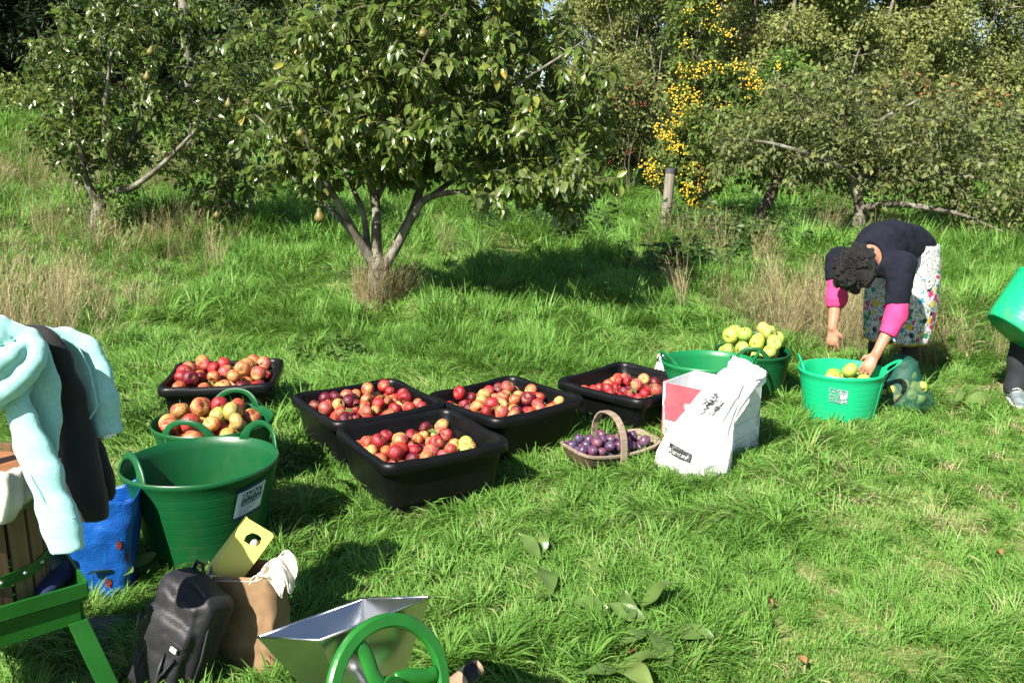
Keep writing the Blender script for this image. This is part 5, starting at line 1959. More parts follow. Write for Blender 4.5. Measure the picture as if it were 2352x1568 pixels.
def hb_pt(u, t, shrink=0.0):
    hx_, hy_ = .094 + .004 * t - shrink, .064 - .006 * t - shrink
    cu, su = math.cos(u), math.sin(u)
    e = .30
    x, y = hx_ * math.copysign(abs(cu) ** e, cu), hy_ * math.copysign(abs(su) ** e, su)
    w = .010 * (.5 - abs(float(vnoise(x * 15 + 3, y * 15, t * 4.5))) * 2) + .008 * float(vnoise(x * 6 + 8, y * 6, t * 2.5)) + .004 * float(vnoise(x * 40, y * 40, t * 12))
    z = t * (.325 + .016 * math.cos(2 * u + .7) + .01 * math.cos(u))
    p = Vector((x + cu * w - .02 * t, y + su * w + .01 * t, z))
    return Matrix.Rotation(-.25, 3, 'Z') @ p


mb = MB()
rings = [[hb_pt(2 * math.pi * j / 90, i / 32) for j in range(90)] for i in range(33)]
rings += [[hb_pt(2 * math.pi * j / 90, 1 - .04 * i, .005) for j in range(90)] for i in range(8)]
mb.loft(rings, True, True, False)
mb.build('body', M_hess, hb)
mb = MB()
top = [hb_pt(u, .965) + Vector((math.cos(u), math.sin(u), 0)) * .0015 for u in np.linspace(0, 2 * math.pi, 60)]
mb.tube(top, .0012, 5)
mb.build('hem_stitching', M_cream, hb)
mb = MB()
a_ = hb_pt(-2.4, .86)
mb.tube([a_ + Vector((-.004, -.004, -.06)), a_ + Vector((-.004, -.006, .01)), a_ + Vector((.004, .0, .045)), a_ + Vector((.022, .004, .035)), a_ + Vector((.03, -.002, -.02))], .009, 8, flat=.5)
mb.build('handle', M_cream, hb)
cl = thing('cream_cloth', 'cream cotton cloth spilling from the top of the hessian bag', 'cloth', hbo + Vector((.045, -.02, .305)))
cp = spline([(-.010, .01, -.02), (.000, .0, .030), (.025, -.010, .052), (.055, -.018, .036), (.070, -.026, .005), (.074, -.030, -.022)], 40)
rows = []
for q in range(40):
    t_ = q / 39
    row = []
    for j in range(34):
        u_ = j / 33 - .5
        wd = Vector((.056, .036, .040)) * (1.25 - .35 * t_ + .25 * math.sin(3 * t_ + 1))
        fx, fy = u_ * 5.2, t_ * 4.0
        rid = 1 - abs(float(vnoise(fx + 3, fy * .8, .7))) * 2.4 + .4 * float(vnoise(fx * 2.3, fy * 2, 4.1))
        nv = Vector((.25, -.85, .45))
        row.append(Vector(cp[q]) + wd * u_ + nv * (.014 * rid) + Vector((0, 0, .02 * math.sin(9 * u_ + 4 * t_))) * t_)
    rows.append(row)
mb = MB()
mb.loft(rows, False)
o = mb.build('sheet', M_cream, cl)
o.modifiers.new('thick', 'SOLIDIFY').thickness = .003
M_yel = plain('yellow_card', (.74, .70, .16), .5, .05, 8)
M_yel_shade = plain('yellow_card_shaded', (.68, .62, .10), .5, .05, 8)  # same card as the front, side panels' shade put into the colour
yo = at(562, 1262, y=2.415)
yc = thing('yellow_carton', 'yellow card bottle carrier with cut-out grip poking out of the hessian bag', 'carton', yo)
U, Vv = Vector((.79, .10, -.60)).normalized(), Vector((.56, .06, .80))
Vv = (Vv - U * Vv.dot(U)).normalized()
Wn = U.cross(Vv).normalized()
if Wn.y > 0:
    Wn = -Wn
def yp(x, y, d=0.0):
    return U * x + Vv * y + Wn * d
outp = [(-.046, -.13), (.046, -.13), (.047, -.02), (.046, .082), (.038, .088), (0, .088), (-.046, .088), (-.046, -.04)]
innp = [(-.018, .022), (.006, .020), (.024, .030), (.026, .040), (.020, .058), (.006, .062), (-.012, .058), (-.022, .040)]
mb = MB()
O, I = [yp(x, y) for x, y in outp], [yp(x, y) for x, y in innp]
O2, I2 = [yp(x, y, -.002) for x, y in outp], [yp(x, y, -.002) for x, y in innp]
mb.loft([I, O, O2, I2, I])
mb.build('front_panel', M_yel, yc, smooth=False)
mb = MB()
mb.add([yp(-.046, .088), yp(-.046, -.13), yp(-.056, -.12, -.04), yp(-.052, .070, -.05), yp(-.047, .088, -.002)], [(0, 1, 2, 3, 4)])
o = mb.build('side_panel', M_yel_shade, yc, smooth=False)
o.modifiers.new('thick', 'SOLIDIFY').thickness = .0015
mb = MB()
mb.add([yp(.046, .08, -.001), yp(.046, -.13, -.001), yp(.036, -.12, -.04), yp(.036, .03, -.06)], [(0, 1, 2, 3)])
o = mb.build('side_panel', M_yel_shade, yc, smooth=False)
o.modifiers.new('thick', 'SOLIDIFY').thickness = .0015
crk = thing('bottle_stopper', 'pale round stopper showing through the grip of the yellow carrier', 'stopper', yo)
s = SDF(yo + yp(0, .02, -.03) - Vector((.05, .05, .05)), yo + yp(0, .02, -.03) + Vector((.05, .05, .05)), .003)
s.ell(yo + yp(.014, .026, -.014), (.011, .012, .012), k=.004).cone(yo + yp(.014, .026, -.014), yo + yp(.014, -.0, -.030), .011, .013, .004)
s.build('knob', plain('pale_cork', (.62, .42, .33), .7, .1), crk)

# ------------------------------------------------------------------ fruit mill: steel hopper and green flywheel
k = N('brushed_stainless')
v = k.obj()
k.p(Base_Color=(.60, .61, .62), Metallic=1.0, Roughness=k.math('ADD', .16, k.math('MULTIPLY', k.noise(9, 4, v, .6), .16)))
M_inox = k.m
M_galv = plain('grey_blue_sheet', (.30, .36, .40), .42, .12, 10, metal=.4)
SC = 1.95
Lc = Vector((-.287, .901, -.548)) * SC + Vector((0, 0, CAM_H))
e1, e2 = Vector((.092, -.089, .051)), Vector((.108, .096, -.005))
l1, l2 = e1.length * SC, e2.length * SC
e1 = e1.normalized()
e2 = (e2 - e1 * e2.dot(e1)).normalized()
nn = e1.cross(e2).normalized()
if nn.z < 0:
    nn = -nn
HC = Lc + e1 * (l1 / 2) + e2 * (l2 / 2)
mill = thing('fruit_mill', 'fruit mill with stainless steel hopper and green flywheel in the foreground', 'mill', (HC.x, HC.y, 0))
mo = mill.location
def hp_(a, b_, d):
    return HC + e1 * a + e2 * b_ - nn * d - mo
for (a0, b0, a1, b1) in ((-1, -1, 1, -1), (1, -1, 1, 1), (1, 1, -1, 1), (-1, 1, -1, -1)):
    A_, B_ = l1 / 2, l2 / 2
    mb = MB()
    p = [hp_(a0 * A_, b0 * B_, 0), hp_(a1 * A_, b1 * B_, 0), hp_(a1 * .045, b1 * .055, .20), hp_(a0 * .045, b0 * .055, .20)]
    q = [hp_(a0 * (A_ - .0025), b0 * (B_ - .0025), .0), hp_(a1 * (A_ - .0025), b1 * (B_ - .0025), .0), hp_(a1 * .0425, b1 * .0525, .20), hp_(a0 * .0425, b0 * .0525, .20)]
    mb.loft([p, q], True, True, True)
    mb.build('hopper_wall', M_inox, mill, smooth=False)
    mb = MB()
    mb.tube([p[0] + nn * .001, p[1] + nn * .001], .0032, 8)
    mb.build('hopper_lip', M_inox, mill)
mb = MB()
Rm = Matrix((e1, e2, nn)).transposed()
mb.box(hp_(0, 0, .255), (.060, .075, .055), Rm)
mb.build('housing', M_galv, mill, smooth=False, bevel=.003)
mb = MB()
p = [hp_(.062, -.075, .215), hp_(.062, .085, .215), hp_(.075, .10, .34), hp_(.075, -.09, .34)]
mb.loft([p, [x - e1 * .003 for x in p]], True, True, True)
mb.build('front_plate', M_galv, mill, smooth=False)
for b_ in (-.04, .02, .065):
    mb = MB()
    mb.lathe([(.0001, .006), (.006, .005), (.0075, 0)], 8, M=Matrix.Translation(hp_(.068, b_, .195)) @ rot_to(e1).to_4x4())
    mb.build('bolt', plain('rusty_bolt', (.28, .13, .06), .7, .3), mill)
WC = hp_(.155, -.02, .140)
wheel_ob = None
R_o, R_i = .150, .121
Mw = Matrix.Translation(WC) @ Matrix((e2, nn, e1)).transposed().to_4x4()
k = N('green_cast_iron')
v = k.obj()
c = k.ramp(k.noise(8, 4, v), [(.3, (.010, .12, .013)), (.7, (.016, .17, .02))])
c = k.mix(k.ramp(k.noise(30, 6, v, .7), [(.70, (0, 0, 0)), (.74, (1, 1, 1))]), c, (.10, .06, .03))
k.p(Base_Color=c, Roughness=.36)
k.bump(k.noise(70, 3, v), .25, .003)
M_cast = k.m
mb = MB()
rings = []
prof = [(R_i, .006), (R_i + .004, .010), (R_o - .005, .010), (R_o, .005), (R_o, -.005), (R_o - .005, -.010), (R_i + .004, -.010), (R_i, -.006)]
for j in range(80):
    a = 2 * math.pi * j / 80
    rings.append([Mw @ Vector((rr * math.cos(a), rr * math.sin(a), z)) for rr, z in prof])
rings.append(rings[0])
mb.loft(rings)
wheel = mb.build('flywheel', M_cast, mill, auto=.45)
for q in range(3):
    a = RAD(116 + 120 * q)
    pts = [Mw @ Vector((rr * math.cos(a + s_), rr * math.sin(a + s_), 0)) for rr, s_ in ((.122, 0), (.10, -.02), (.075, .05), (.05, .25), (.02, .7))]
    mb = MB()
    mb.tube([Vector(x) for x in spline(pts, 14)], list(np.linspace(.0165, .017, 14)), 10, flat=.45, up=e1)
    mb.build('spoke', M_cast, wheel)
mb = MB()
mb.lathe([(.012, -.016), (.026, -.016), (.026, .016), (.012, .016)], 20, True, True, M=Mw)
mb.lathe([(.026, -.016), (.026, .016), (.001, .016)], 20, M=Mw)
mb.build('hub', M_cast, wheel, auto=.8)
mb = MB()
mb.tube([WC - e1 * .10, WC + e1 * .03], .010, 10)
mb.build('axle', M_steel, mill)
M_bar = plain('turned_wood_bar', (.36, .24, .15), .65, .3, 16, bump=.3)
be = at(1100, 1530, y=1.84) - mo
be2 = hp_(0, -.28, .335)
mb = MB()
dr = (be - be2).normalized()
be0 = be - dr * .52
mb.tube([be0, be - dr * .05, be - dr * .045, be], [.021, .021, .019, .019], 16)
mb.build('support_bar', M_bar, mill, auto=.8)
mb = MB()
mb.tube([be - dr * .050, be - dr * .012], [.0215, .0215], 16)
mb.build('rubber_sleeve', M_blackcloth, mill, auto=.8)
for p in (be - dr * .14, be0 + dr * .05):
    for s_ in (-1, 1):
        mb = MB()
        mb.tube([p, Vector((p.x + s_ * .07, p.y - s_ * .10 + .03, .0))], [.016, .016], 8)
        mb.build('leg', M_bar, mill)

# ------------------------------------------------------------------ net bag of apples
k = N('green_net')
v = k.obj()
k.p(Base_Color=(.012, .10, .065), Roughness=.6)
tb_ = k.n('ShaderNodeBsdfTransparent')
mx = k.n('ShaderNodeMixShader', Fac=.50)
k.t.links.new(k.b.outputs[0], mx.inputs[1])
k.t.links.new(tb_.outputs[0], mx.inputs[2])
k.t.links.new(mx.outputs[0], k.out.inputs['Surface'])
M_net = k.m
M_netcloth = plain('dark_green_net_folds', (.012, .06, .045), .7, .4, 18, bump=.4)
NX, NY = 2.26, 4.93
no = Vector((NX, NY, g0(NX, NY)))
nb = thing('net_bag', 'green mesh net bag filled with apples beside the mint green tub', 'bag', no)
FOOT.append((NX, NY, .12))
s = SDF(no + Vector((-.24, -.22, -.01)), no + Vector((.24, .22, .36)), .009)
s.ell(no + Vector((.0, 0, .085)), (.165, .135, .12), k=.03).cone(no + Vector((0, 0, .12)), no + Vector((-.01, .02, .27)), .13, .08, .04).noise(.012, 14).plane(no, (0, 0, -1))
s.build('mesh_body', M_net, nb, 2)
s = SDF(no + Vector((-.24, -.2, .14)), no + Vector((.24, .22, .40)), .0075)
s.path([no + Vector((-.115, -.05, .185)), no + Vector((-.02, -.05, .235)), no + Vector((.055, .0, .285)), no + Vector((.085, .03, .315))], [.020, .026, .030, .020], .02, flat=((0, 1, .2), .5))
s.path([no + Vector((-.12, -.02, .20)), no + Vector((-.02, .03, .255)), no + Vector((.06, .05, .30))], [.03, .035, .03], .02, flat=((0, 1, .2), .5))
s.noise(.018, 17).noise(.007, 40)
s.build('gathered_top', M_netcloth, nb, 2)
r_ = random.Random(55)
def nsamp(rr, q):
    while True:
        x, y = rr.gauss(0, .07), rr.gauss(-.01, .06)
        if (x / .115) ** 2 + (y / .095) ** 2 < 1:
            return x, y
for x, y, z, q in pack(24, lambda rr: rr.uniform(.032, .040), nsamp, .008, lambda x, y: .4 * math.hypot(x, y), r_):
    put_apple(no + Vector((x, y, z)), q, r_.choices(GREENS + [MIXED[3]], (3, 3, 3, 2))[0], whereabouts(x, y, .11, .09) + ' of the green net bag', 'apples in the net bag', r_)

# ------------------------------------------------------------------ people
k = N('skin')
v = k.obj()
k.p(Base_Color=k.ramp(k.noise(20, 4, v), [(.3, (.30, .145, .085)), (.7, (.40, .205, .125))]), Roughness=.5)
k.b.inputs['Subsurface Weight'].default_value = .08
k.b.inputs['Subsurface Radius'].default_value = (.01, .004, .002)
M_skin = k.m
k = N('navy_knit')
v = k.obj()
w1 = k.n('ShaderNodeTexWave', Scale=70.0, Distortion=1.0, bands_direction='Z')
k.set(w1.inputs['Vector'], v)
k.p(Base_Color=k.ramp(k.noise(10, 3, v), [(.3, (.006, .007, .014)), (.7, (.011, .013, .023))]), Roughness=.9)
k.b.inputs['Specular IOR Level'].default_value = .2
k.bump(k.math('ADD', w1.outputs['Fac'], k.noise(200, 2, v)), .5, .004)
M_navy = k.m
M_pink = plain('pink_jersey', (.62, .045, .17), .8, .12, 12, .3, bump=.2, bscale=120)
k = N('black_curly_hair')
v = k.obj()
k.p(Base_Color=k.ramp(k.noise(30, 5, v), [(.3, (.006, .006, .006)), (.7, (.022, .019, .017))]), Roughness=.42)
k.bump(k.noise(75, 4, v, .65, dist=1.5), 1.0, .02)
M_hair = k.m
M_tights = plain('black_tights', (.012, .011, .012), .7, .2)
k = N('floral_skirt')
v = k.obj()
zz = k.sep(v)[2]
vo = k.n('ShaderNodeTexVoronoi', Scale=24.0)
k.set(vo.inputs['Vector'], v)
vc = k.sep(vo.outputs['Color'])
fl = k.ramp(vc[0], [(0, (.45, .02, .12)), (.28, (.45, .02, .12)), (.30, (.02, .16, .09)), (.52, (.02, .16, .09)), (.54, (.55, .42, .03)), (.68, (.55, .42, .03)), (.70, (.03, .22, .36)), (.80, (.03, .22, .36)), (.82, (.02, .02, .03)), (1, (.02, .02, .03))], 'CONSTANT')
petal = k.math('LESS_THAN', k.math('ADD', vo.outputs['Distance'], k.math('MULTIPLY', k.math('SUBTRACT', k.noise(60, 3, v), .5), .9)), .44)
low = k.math('LESS_THAN', k.math('ADD', zz, k.math('MULTIPLY', k.math('SUBTRACT', k.noise(9, 2, v), .5), .5)), .38)
scrib = k.math('LESS_THAN', k.math('ABSOLUTE', k.math('SUBTRACT', k.noise(46, 3.0, v, .6, dist=1.2), .46)), .042)
c = k.mix(k.math('MULTIPLY', scrib, .85), (.62, .62, .62), (.03, .03, .03))
c = k.mix(k.math('MULTIPLY', petal, low), c, fl)
hemm = k.math('LESS_THAN', zz, .012)
k.p(Base_Color=k.mix(hemm, c, (.50, .28, .03)), Roughness=.75)
k.bump(k.noise(25, 3, v), .15, .005)
M_skirt = k.m


def hand(s, wrist, tip, palm_n, spread_dir, curl=.35, r=.0085):
    """palm with five separate bent fingers; palm_n points out of the palm"""
    w, t = Vector(wrist), Vector(tip)
    d = (t - w).normalized()
    L = (t - w).length
    pn = Vector(palm_n)
    pn = (pn - d * pn.dot(d)).normalized()
    sd = d.cross(pn)
    if sd.dot(Vector(spread_dir)) < 0:
        sd = -sd
    pc = w + d * (L * .30)
    s.cone(w, w + d * (L * .48), .023, .036, .012, flat=(pn, .50))
    for i, (o_, ln) in enumerate(((-.027, .40), (-.009, .47), (.010, .50), (.028, .46))):
        k0 = w + d * (L * .46) + sd * o_
        a = k0 + (d + pn * curl * .5 + sd * o_ * 3).normalized() * (L * ln * .45)
        b_ = a + (d + pn * curl * 1.6 + sd * o_ * 2).normalized() * (L * ln * .34)
        c_ = b_ + (d + pn * curl * 2.8).normalized() * (L * ln * .26)
        s.path([k0, a, b_, c_], [r * 1.12, r * 1.02, r * .92, r * .78], .003)
    k0 = w + d * (L * .16) + sd * .020
    a = k0 + (d * .6 + sd * .75 + pn * .3).normalized() * (L * .22)
    b_ = a + (d * .95 + sd * .25 + pn * .5).normalized() * (L * .19)
    s.path([k0, a, b_], [r * 1.5, r * 1.2, r * .95], .006)


V3 = Vector
hips, mid_, chest, shc = V3((2.395, 5.36, .885)), V3((2.245, 5.215, .955)), V3((2.105, 5.075, .945)), V3((2.030, 4.995, .895))
nk, hd = V3((1.975, 4.925, .885)), V3((1.878, 4.795, .862))
shL, elL, wrL, tpL = V3((2.150, 4.875, .865)), V3((2.112, 4.785, .600)), at(2013, 812, y=4.735), at(1978, 866, y=4.715)
shR, elR, wrR, tpR = V3((1.905, 5.115, .865)), V3((1.862, 5.02, .652)), at(1912, 752, y=4.97), at(1911, 812, y=4.955)
hpL, hpR = hips + V3((.075, -.075, -.02)), hips + V3((-.075, .075, -.02))
ftL, ftR = V3((2.425, 5.285, 0.0)), V3((2.265, 5.39, 0.0))
knL, knR = hpL.lerp(ftL, .5) + V3((-.02, -.04, .02)), hpR.lerp(ftR, .5) + V3((-.02, -.04, .02))
faceN = V3((.42, .36, -.83)).normalized()                  # the way the face looks: down and back
crown_d = V3((-.52, -.66, -.40))
crown_d = (crown_d - faceN * crown_d.dot(faceN)).normalized()
RH = Matrix((faceN.cross(crown_d), faceN, crown_d)).transposed()
wo = V3((2.345, 5.335, 0.0))
woman = thing('person', 'person in navy jumper and floral skirt bending over the mint green tub', 'person', wo)
s = SDF(V3((1.66, 4.45, -.02)), V3((2.72, 5.62, 1.12)), .0068)
s.path([hpL, knL, ftL + V3((0, 0, .09))], [.075, .056, .036], .03).path([hpR, knR, ftR + V3((0, 0, .09))], [.075, .056, .036], .03)
for ft in (ftL, ftR):
    s.cone(ft + V3((.03, .03, .035)), ft + V3((-.10, -.10, .025)), .036, .030, .03, flat=((0, 0, 1), .8))
s.ell(hips, (.12, .10, .11), Matrix.Rotation(RAD(-45), 3, 'Z'), .04)
s.path([hips, mid_, chest, shc], [.10, .088, .095, .078], .03)
s.cone(shL, shR, .050, .050, .03).cone(shc, nk, .088, .060, .03).cone(nk, hd, .046, .050, .02)
s.ell(hd + crown_d * .02, (.074, .092, .105), RH, .02)
s.ell(hd + faceN * .050 - crown_d * .055, (.052, .045, .045), RH, .02)              # jaw
s.cone(hd + faceN * .088 + crown_d * .01, hd + faceN * .108 - crown_d * .028, .010, .014, .008)     # nose
s.cone(hd + faceN * .086 - crown_d * .055 + RH.col[0] * .02, hd + faceN * .086 - crown_d * .055 - RH.col[0] * .02, .008, .008, .004)   # mouth
for sg in (-1, 1):
    s.ell(hd + RH.col[0] * (sg * .076) + faceN * .0 - crown_d * .012, (.010, .020, .032), RH, .004)  # ears
    s.ell(hd + RH.col[0] * (sg * .033) + faceN * .088 + crown_d * .012, (.016, .008, .010), RH, 0, cut=True)
s.path([shL, elL, wrL], [.050, .040, .026], .02).path([shR, elR, wrR], [.050, .040, .026], .02)
hand(s, wrL, tpL, V3((.3, .6, -.3)), V3((-1, -.3, 0)), .30)
hand(s, wrR, tpR, V3((.5, .6, 0)), V3((1, -.6, 0)), .30)
body = s.build('body', [M_skin, M_tights], woman, 2)
co = np.empty(len(body.data.vertices) * 3, np.float32)
body.data.vertices.foreach_get('co', co)
co = co.reshape(-1, 3)
pz = np.empty(len(body.data.polygons) * 3, np.float32)
body.data.polygons.foreach_get('center', pz)
pz = pz.reshape(-1, 3) + np.array(wo)
legs = ((pz[:, 2] < .84) & (pz[:, 0] + pz[:, 1] > 7.30)) | (pz[:, 0] + pz[:, 1] > 7.52)
body.data.polygons.foreach_set('material_index', legs.astype(np.int32))
# jumper
s = SDF(V3((1.70, 4.60, .50)), V3((2.66, 5.56, 1.16)), .0070)
s.path([hips + V3((.03, .03, .015)), mid_, chest, shc], [.145, .126, .130, .108], .05)
s.cone(shL, shR, .070, .070, .05).cone(shL, shL.lerp(elL, .80), .082, .060, .03, end=True).cone(shR, shR.lerp(elR, .55), .080, .066, .03, end=True)
s.ell(mid_ + V3((-.02, -.02, -.07)), (.15, .12, .12), None, .05)
s.noise(.010, 11).noise(.005, 26, (1, 1, 1.6), 3)
s.ell(nk + V3((-.02, -.035, .045)), (.100, .100, .100), None, 0, cut=True)
s.plane(hips + V3((.12, .12, -.06)), (.62, .62, -.48))
s.build('jumper', M_navy, woman, 2)
# pink under-sleeves
for sh_, el_, wr_, a_, b_ in ((shL, elL, wrL, .74, .50), (shR, elR, wrR, .45, .32)):
    s = SDF(el_ - V3((.20, .20, .25)), el_ + V3((.20, .20, .25)), .0065)
    s.cone(sh_.lerp(el_, a_), el_, .062, .056, .02, start=True).cone(el_, el_.lerp(wr_, b_), .056, .047, .02, end=True)
    s.noise(.007, 18, (1, 1, 2))
    s.cone(el_.lerp(wr_, b_ * .6), el_.lerp(wr_, b_ + .2), .036, .038, cut=True)
    s.build('cuff_sleeve', M_pink, woman, 2)
# skirt
mb = MB()
rings = []
kc = (knL + knR) / 2
for i in range(22):
    t_ = i / 21
    z_ = .335 + .60 * t_
    cen = (ftL.lerp(ftR, .5) + V3((.0, -.01, 0))).lerp(hips, min(1, max(0, (z_) / .89)))
    wid = .180 + .036 * math.sin(math.pi * min(1, t_ * .95)) - .01 * t_
    dep = .130 + .045 * math.sin(math.pi * min(1, t_ * .9))
    ring = []
    for j in range(60):
        a = 2 * math.pi * j / 60
        w = .010 * (1 - t_) * math.sin(6 * a + 1) + .007 * float(vnoise(math.cos(a) * 3, math.sin(a) * 3, t_ * 4))
        lx, ly = (wid + w) * math.cos(a), (dep + w) * math.sin(a)
        c_, s_ = math.cos(RAD(-40)), math.sin(RAD(-40))
        ring.append(V3((cen.x - wo.x + lx * c_ - ly * s_, cen.y - wo.y + lx * s_ + ly * c_, z_ - .335)))
    rings.append(ring)
mb.loft(rings)
sk = mb.build('skirt', M_skirt, woman)
sk.location = (0, 0, .335)
sk.modifiers.new('thick', 'SOLIDIFY').thickness = .004
# hair
s = SDF(hd - V3((.22, .22, .22)), hd + V3((.22, .22, .22)), .0065)
s.ell(hd + crown_d * .038 - faceN * .014, (.112, .112, .112), RH, .02)
s.ell(hd - faceN * .05 - crown_d * .035, (.095, .065, .075), RH, .02)
s.noise(.020, 26, seed=2).noise(.012, 52, seed=5)
s.ell(hd + faceN * .125 - crown_d * .050, (.10, .078, .105), RH, 0, cut=True)
s.build('hair', M_hair, woman, 1)
r_ = random.Random(12)
mb = MB()
for q in range(300):
    d_ = V3((r_.gauss(0, 1), r_.gauss(0, 1), r_.gauss(0, 1))).normalized()
    if d_.dot(faceN) > .25 and d_.dot(crown_d) < .75:
        continue
    p0 = hd + crown_d * .03 - faceN * .012 + d_ * .108
    a_ = d_.orthogonal().normalized()
    b_ = d_.cross(a_)
    rr_, ph = r_.uniform(.006, .012), r_.uniform(0, 6.28)
    mb.tube([p0 + (a_ * math.cos(ph + t_ * 1.5) + b_ * math.sin(ph + t_ * 1.5)) * rr_ + d_ * (.004 * math.sin(t_) + .002 * t_) - wo for t_ in range(5)], [.004, .005, .005, .004, .002], 4)
mb.build('curls', M_hair, woman)
for sg in (1, -1):
    p = hd + RH.col[0] * (sg * .084) - crown_d * .048 - wo
    mb = MB()
    mb.lathe([(.0001, .006), (.005, .003), (.006, 0), (.004, -.005), (.0001, -.007)], 10, M=Matrix.Translation(p))
    mb.build('earring', M_steel, woman)

# the second person at the right edge, carrying a tub
M_trous = plain('dark_trousers', (.014, .016, .022), .8, .3, 14, bump=.3, bscale=150)
M_topcloth = plain('dark_grey_top', (.05, .055, .065), .85, .2, 14, bump=.3, bscale=150)
M_shoe = plain('grey_canvas_shoe', (.16, .19, .22), .8, .2, 20, bump=.3, bscale=150)
M_sole = plain('white_rubber_sole', (.6, .6, .58), .6, .1)
fo = at(2336, 925, z=0.0)
po = V3((fo.x + .12, fo.y + .12, 0))
man = thing('person', 'person in dark trousers and grey shoes at the right edge carrying a tub', 'person', po)
f1, f2 = V3((fo.x, fo.y + .03, 0)), V3((fo.x + .32, fo.y + .18, 0))
hp = V3((po.x + .16, po.y + .10, .92))
ch, sh = hp + V3((-.03, -.06, .32)), hp + V3((-.05, -.08, .48))
s = SDF(V3((fo.x - .55, fo.y - .45, -.02)), V3((fo.x + .75, fo.y + .6, 1.80)), .0085)
k1, k2 = f1 + V3((.03, .03, .50)), f2 + V3((-.02, -.01, .50))
s.path([hp + V3((-.09, -.03, -.02)), k1, f1 + V3((.0, .02, .09))], [.088, .058, .038], .03).path([hp + V3((.09, .03, -.02)), k2, f2 + V3((0, .02, .09))], [.088, .058, .038], .03)
s.ell(hp, (.16, .12, .12), None, .05).path([hp, ch, sh], [.125, .14, .11], .05)
shl, shr = sh + V3((.16, .10, -.03)), sh + V3((-.17, -.08, -.03))
s.cone(shl, shr, .06, .06, .05)
hd2 = sh + V3((-.06, -.05, .235))
s.cone(sh, hd2, .055, .05, .03).ell(hd2 + V3((0, 0, .02)), (.078, .095, .115), None, .02).cone(hd2 + V3((-.06, -.085, .0)), hd2 + V3((-.065, -.095, -.025)), .010, .014, .01)
el1, wr1 = shr + V3((-.03, -.10, -.28)), V3((3.26, fo.y - .20, .80))
el2, wr2 = shl + V3((-.02, -.16, -.27)), V3((3.46, fo.y - .06, .78))
s.path([shr, el1, wr1], [.052, .042, .028], .02).path([shl, el2, wr2], [.052, .042, .028], .02)
hand(s, wr1, wr1 + V3((-.08, -.04, -.13)), V3((.3, .5, -.2)), V3((0, -1, 0)), .5)
hand(s, wr2, wr2 + V3((-.08, -.02, -.13)), V3((-.3, -.5, -.2)), V3((0, 1, 0)), .5)
s.build('body', M_skin, man, 2)
s = SDF(V3((fo.x - .35, fo.y - .3, .02)), V3((fo.x + .65, fo.y + .55, 1.05)), .0095)
s.path([hp + V3((-.09, -.03, -.02)), k1, f1 + V3((.0, .02, .08))], [.105, .078, .058], .03).path([hp + V3((.09, .03, -.02)), k2, f2 + V3((0, .02, .08))], [.105, .078, .058], .03)
s.ell(hp, (.175, .14, .13), None, .05).noise(.010, 12)
s.build('trousers', M_trous, man, 2)
s = SDF(V3((fo.x - .35, fo.y - .4, .75)), V3((fo.x + .7, fo.y + .6, 1.6)), .0095)
s.path([hp + V3((0, 0, -.02)), ch, sh], [.165, .165, .12], .06).cone(shl, shr, .075, .075, .05).cone(shr, el1, .075, .060, .03).cone(shl, el2, .075, .060, .03).noise(.010, 12)
s.build('top', M_topcloth, man, 2)
s = SDF(hd2 - V3((.2, .2, .2)), hd2 + V3((.2, .2, .24)), .008)
s.ell(hd2 + V3((.015, .02, .05)), (.095, .108, .105), None, .02).noise(.010, 30).ell(hd2 + V3((-.07, -.10, -.03)), (.09, .08, .10), None, 0, cut=True)
s.build('hair', M_hair, man, 1)
for ft in (f1, f2):
    s = SDF(ft + V3((-.25, -.30, -.02)), ft + V3((.22, .22, .18)), .006)
    s.cone(ft + V3((.03, .06, .05)), ft + V3((-.035, -.13, .036)), .048, .044, .03, flat=((0, 0, 1), .85)).cone(ft + V3((.0, .04, .06)), ft + V3((.0, .035, .115)), .046, .044, .02).plane(ft + V3((0, 0, .014)), (0, 0, -1)).noise(.003, 30)
    shoe = s.build('shoe', M_shoe, man, 2)
    mb = MB()
    d_ = V3((-.065, -.19, 0)).normalized()
    n_ = V3((d_.y, -d_.x, 0))
    prof = [(-.085, .030), (-.06, .043), (0, .043), (.08, .045), (.125, .048), (.16, .038), (.182, .015)]
    out = [ft + d_ * a + n_ * b_ for a, b_ in prof] + [ft + d_ * a - n_ * b_ for a, b_ in reversed(prof)]
    mb.loft([[p + V3((0, 0, .002)) - po for p in out], [p + V3((0, 0, .022)) - po for p in out]], True, True, True)
    mb.build('sole', M_sole, man, bevel=.003)
    for q in range(4):
        c_ = ft + d_ * (.035 + .026 * q) + V3((0, 0, .094 - .0125 * q))
        mb = MB()
        mb.tube([c_ - n_ * .026 - V3((0, 0, .012)) - po, c_ - po, c_ + n_ * .026 - V3((0, 0, .012)) - po], .0032, 6)
        mb.build('lace', M_sole, man)
    FOOT.append((ft.x, ft.y - .03, .07))
# the tub this person carries, bottom towards the camera's left
tc_ = at(2281, 722, y=5.05)
ax_ = V3((.66, .06, .75)).normalized()
q_ = ax_.to_track_quat('Z', 'Y')
ey = (V3((.75, 0, -.66)) - ax_ * V3((.75, 0, -.66)).dot(ax_)).normalized()
carry = Flexi('mint green flexible tub carried tilted at the right edge', tc_ + ey * .185, .235, .185, .32, M_green_l, (RAD(0), RAD(180)), 1.0, 0, .075, .10, rot=q_.to_euler(), flops=(.1, .1))

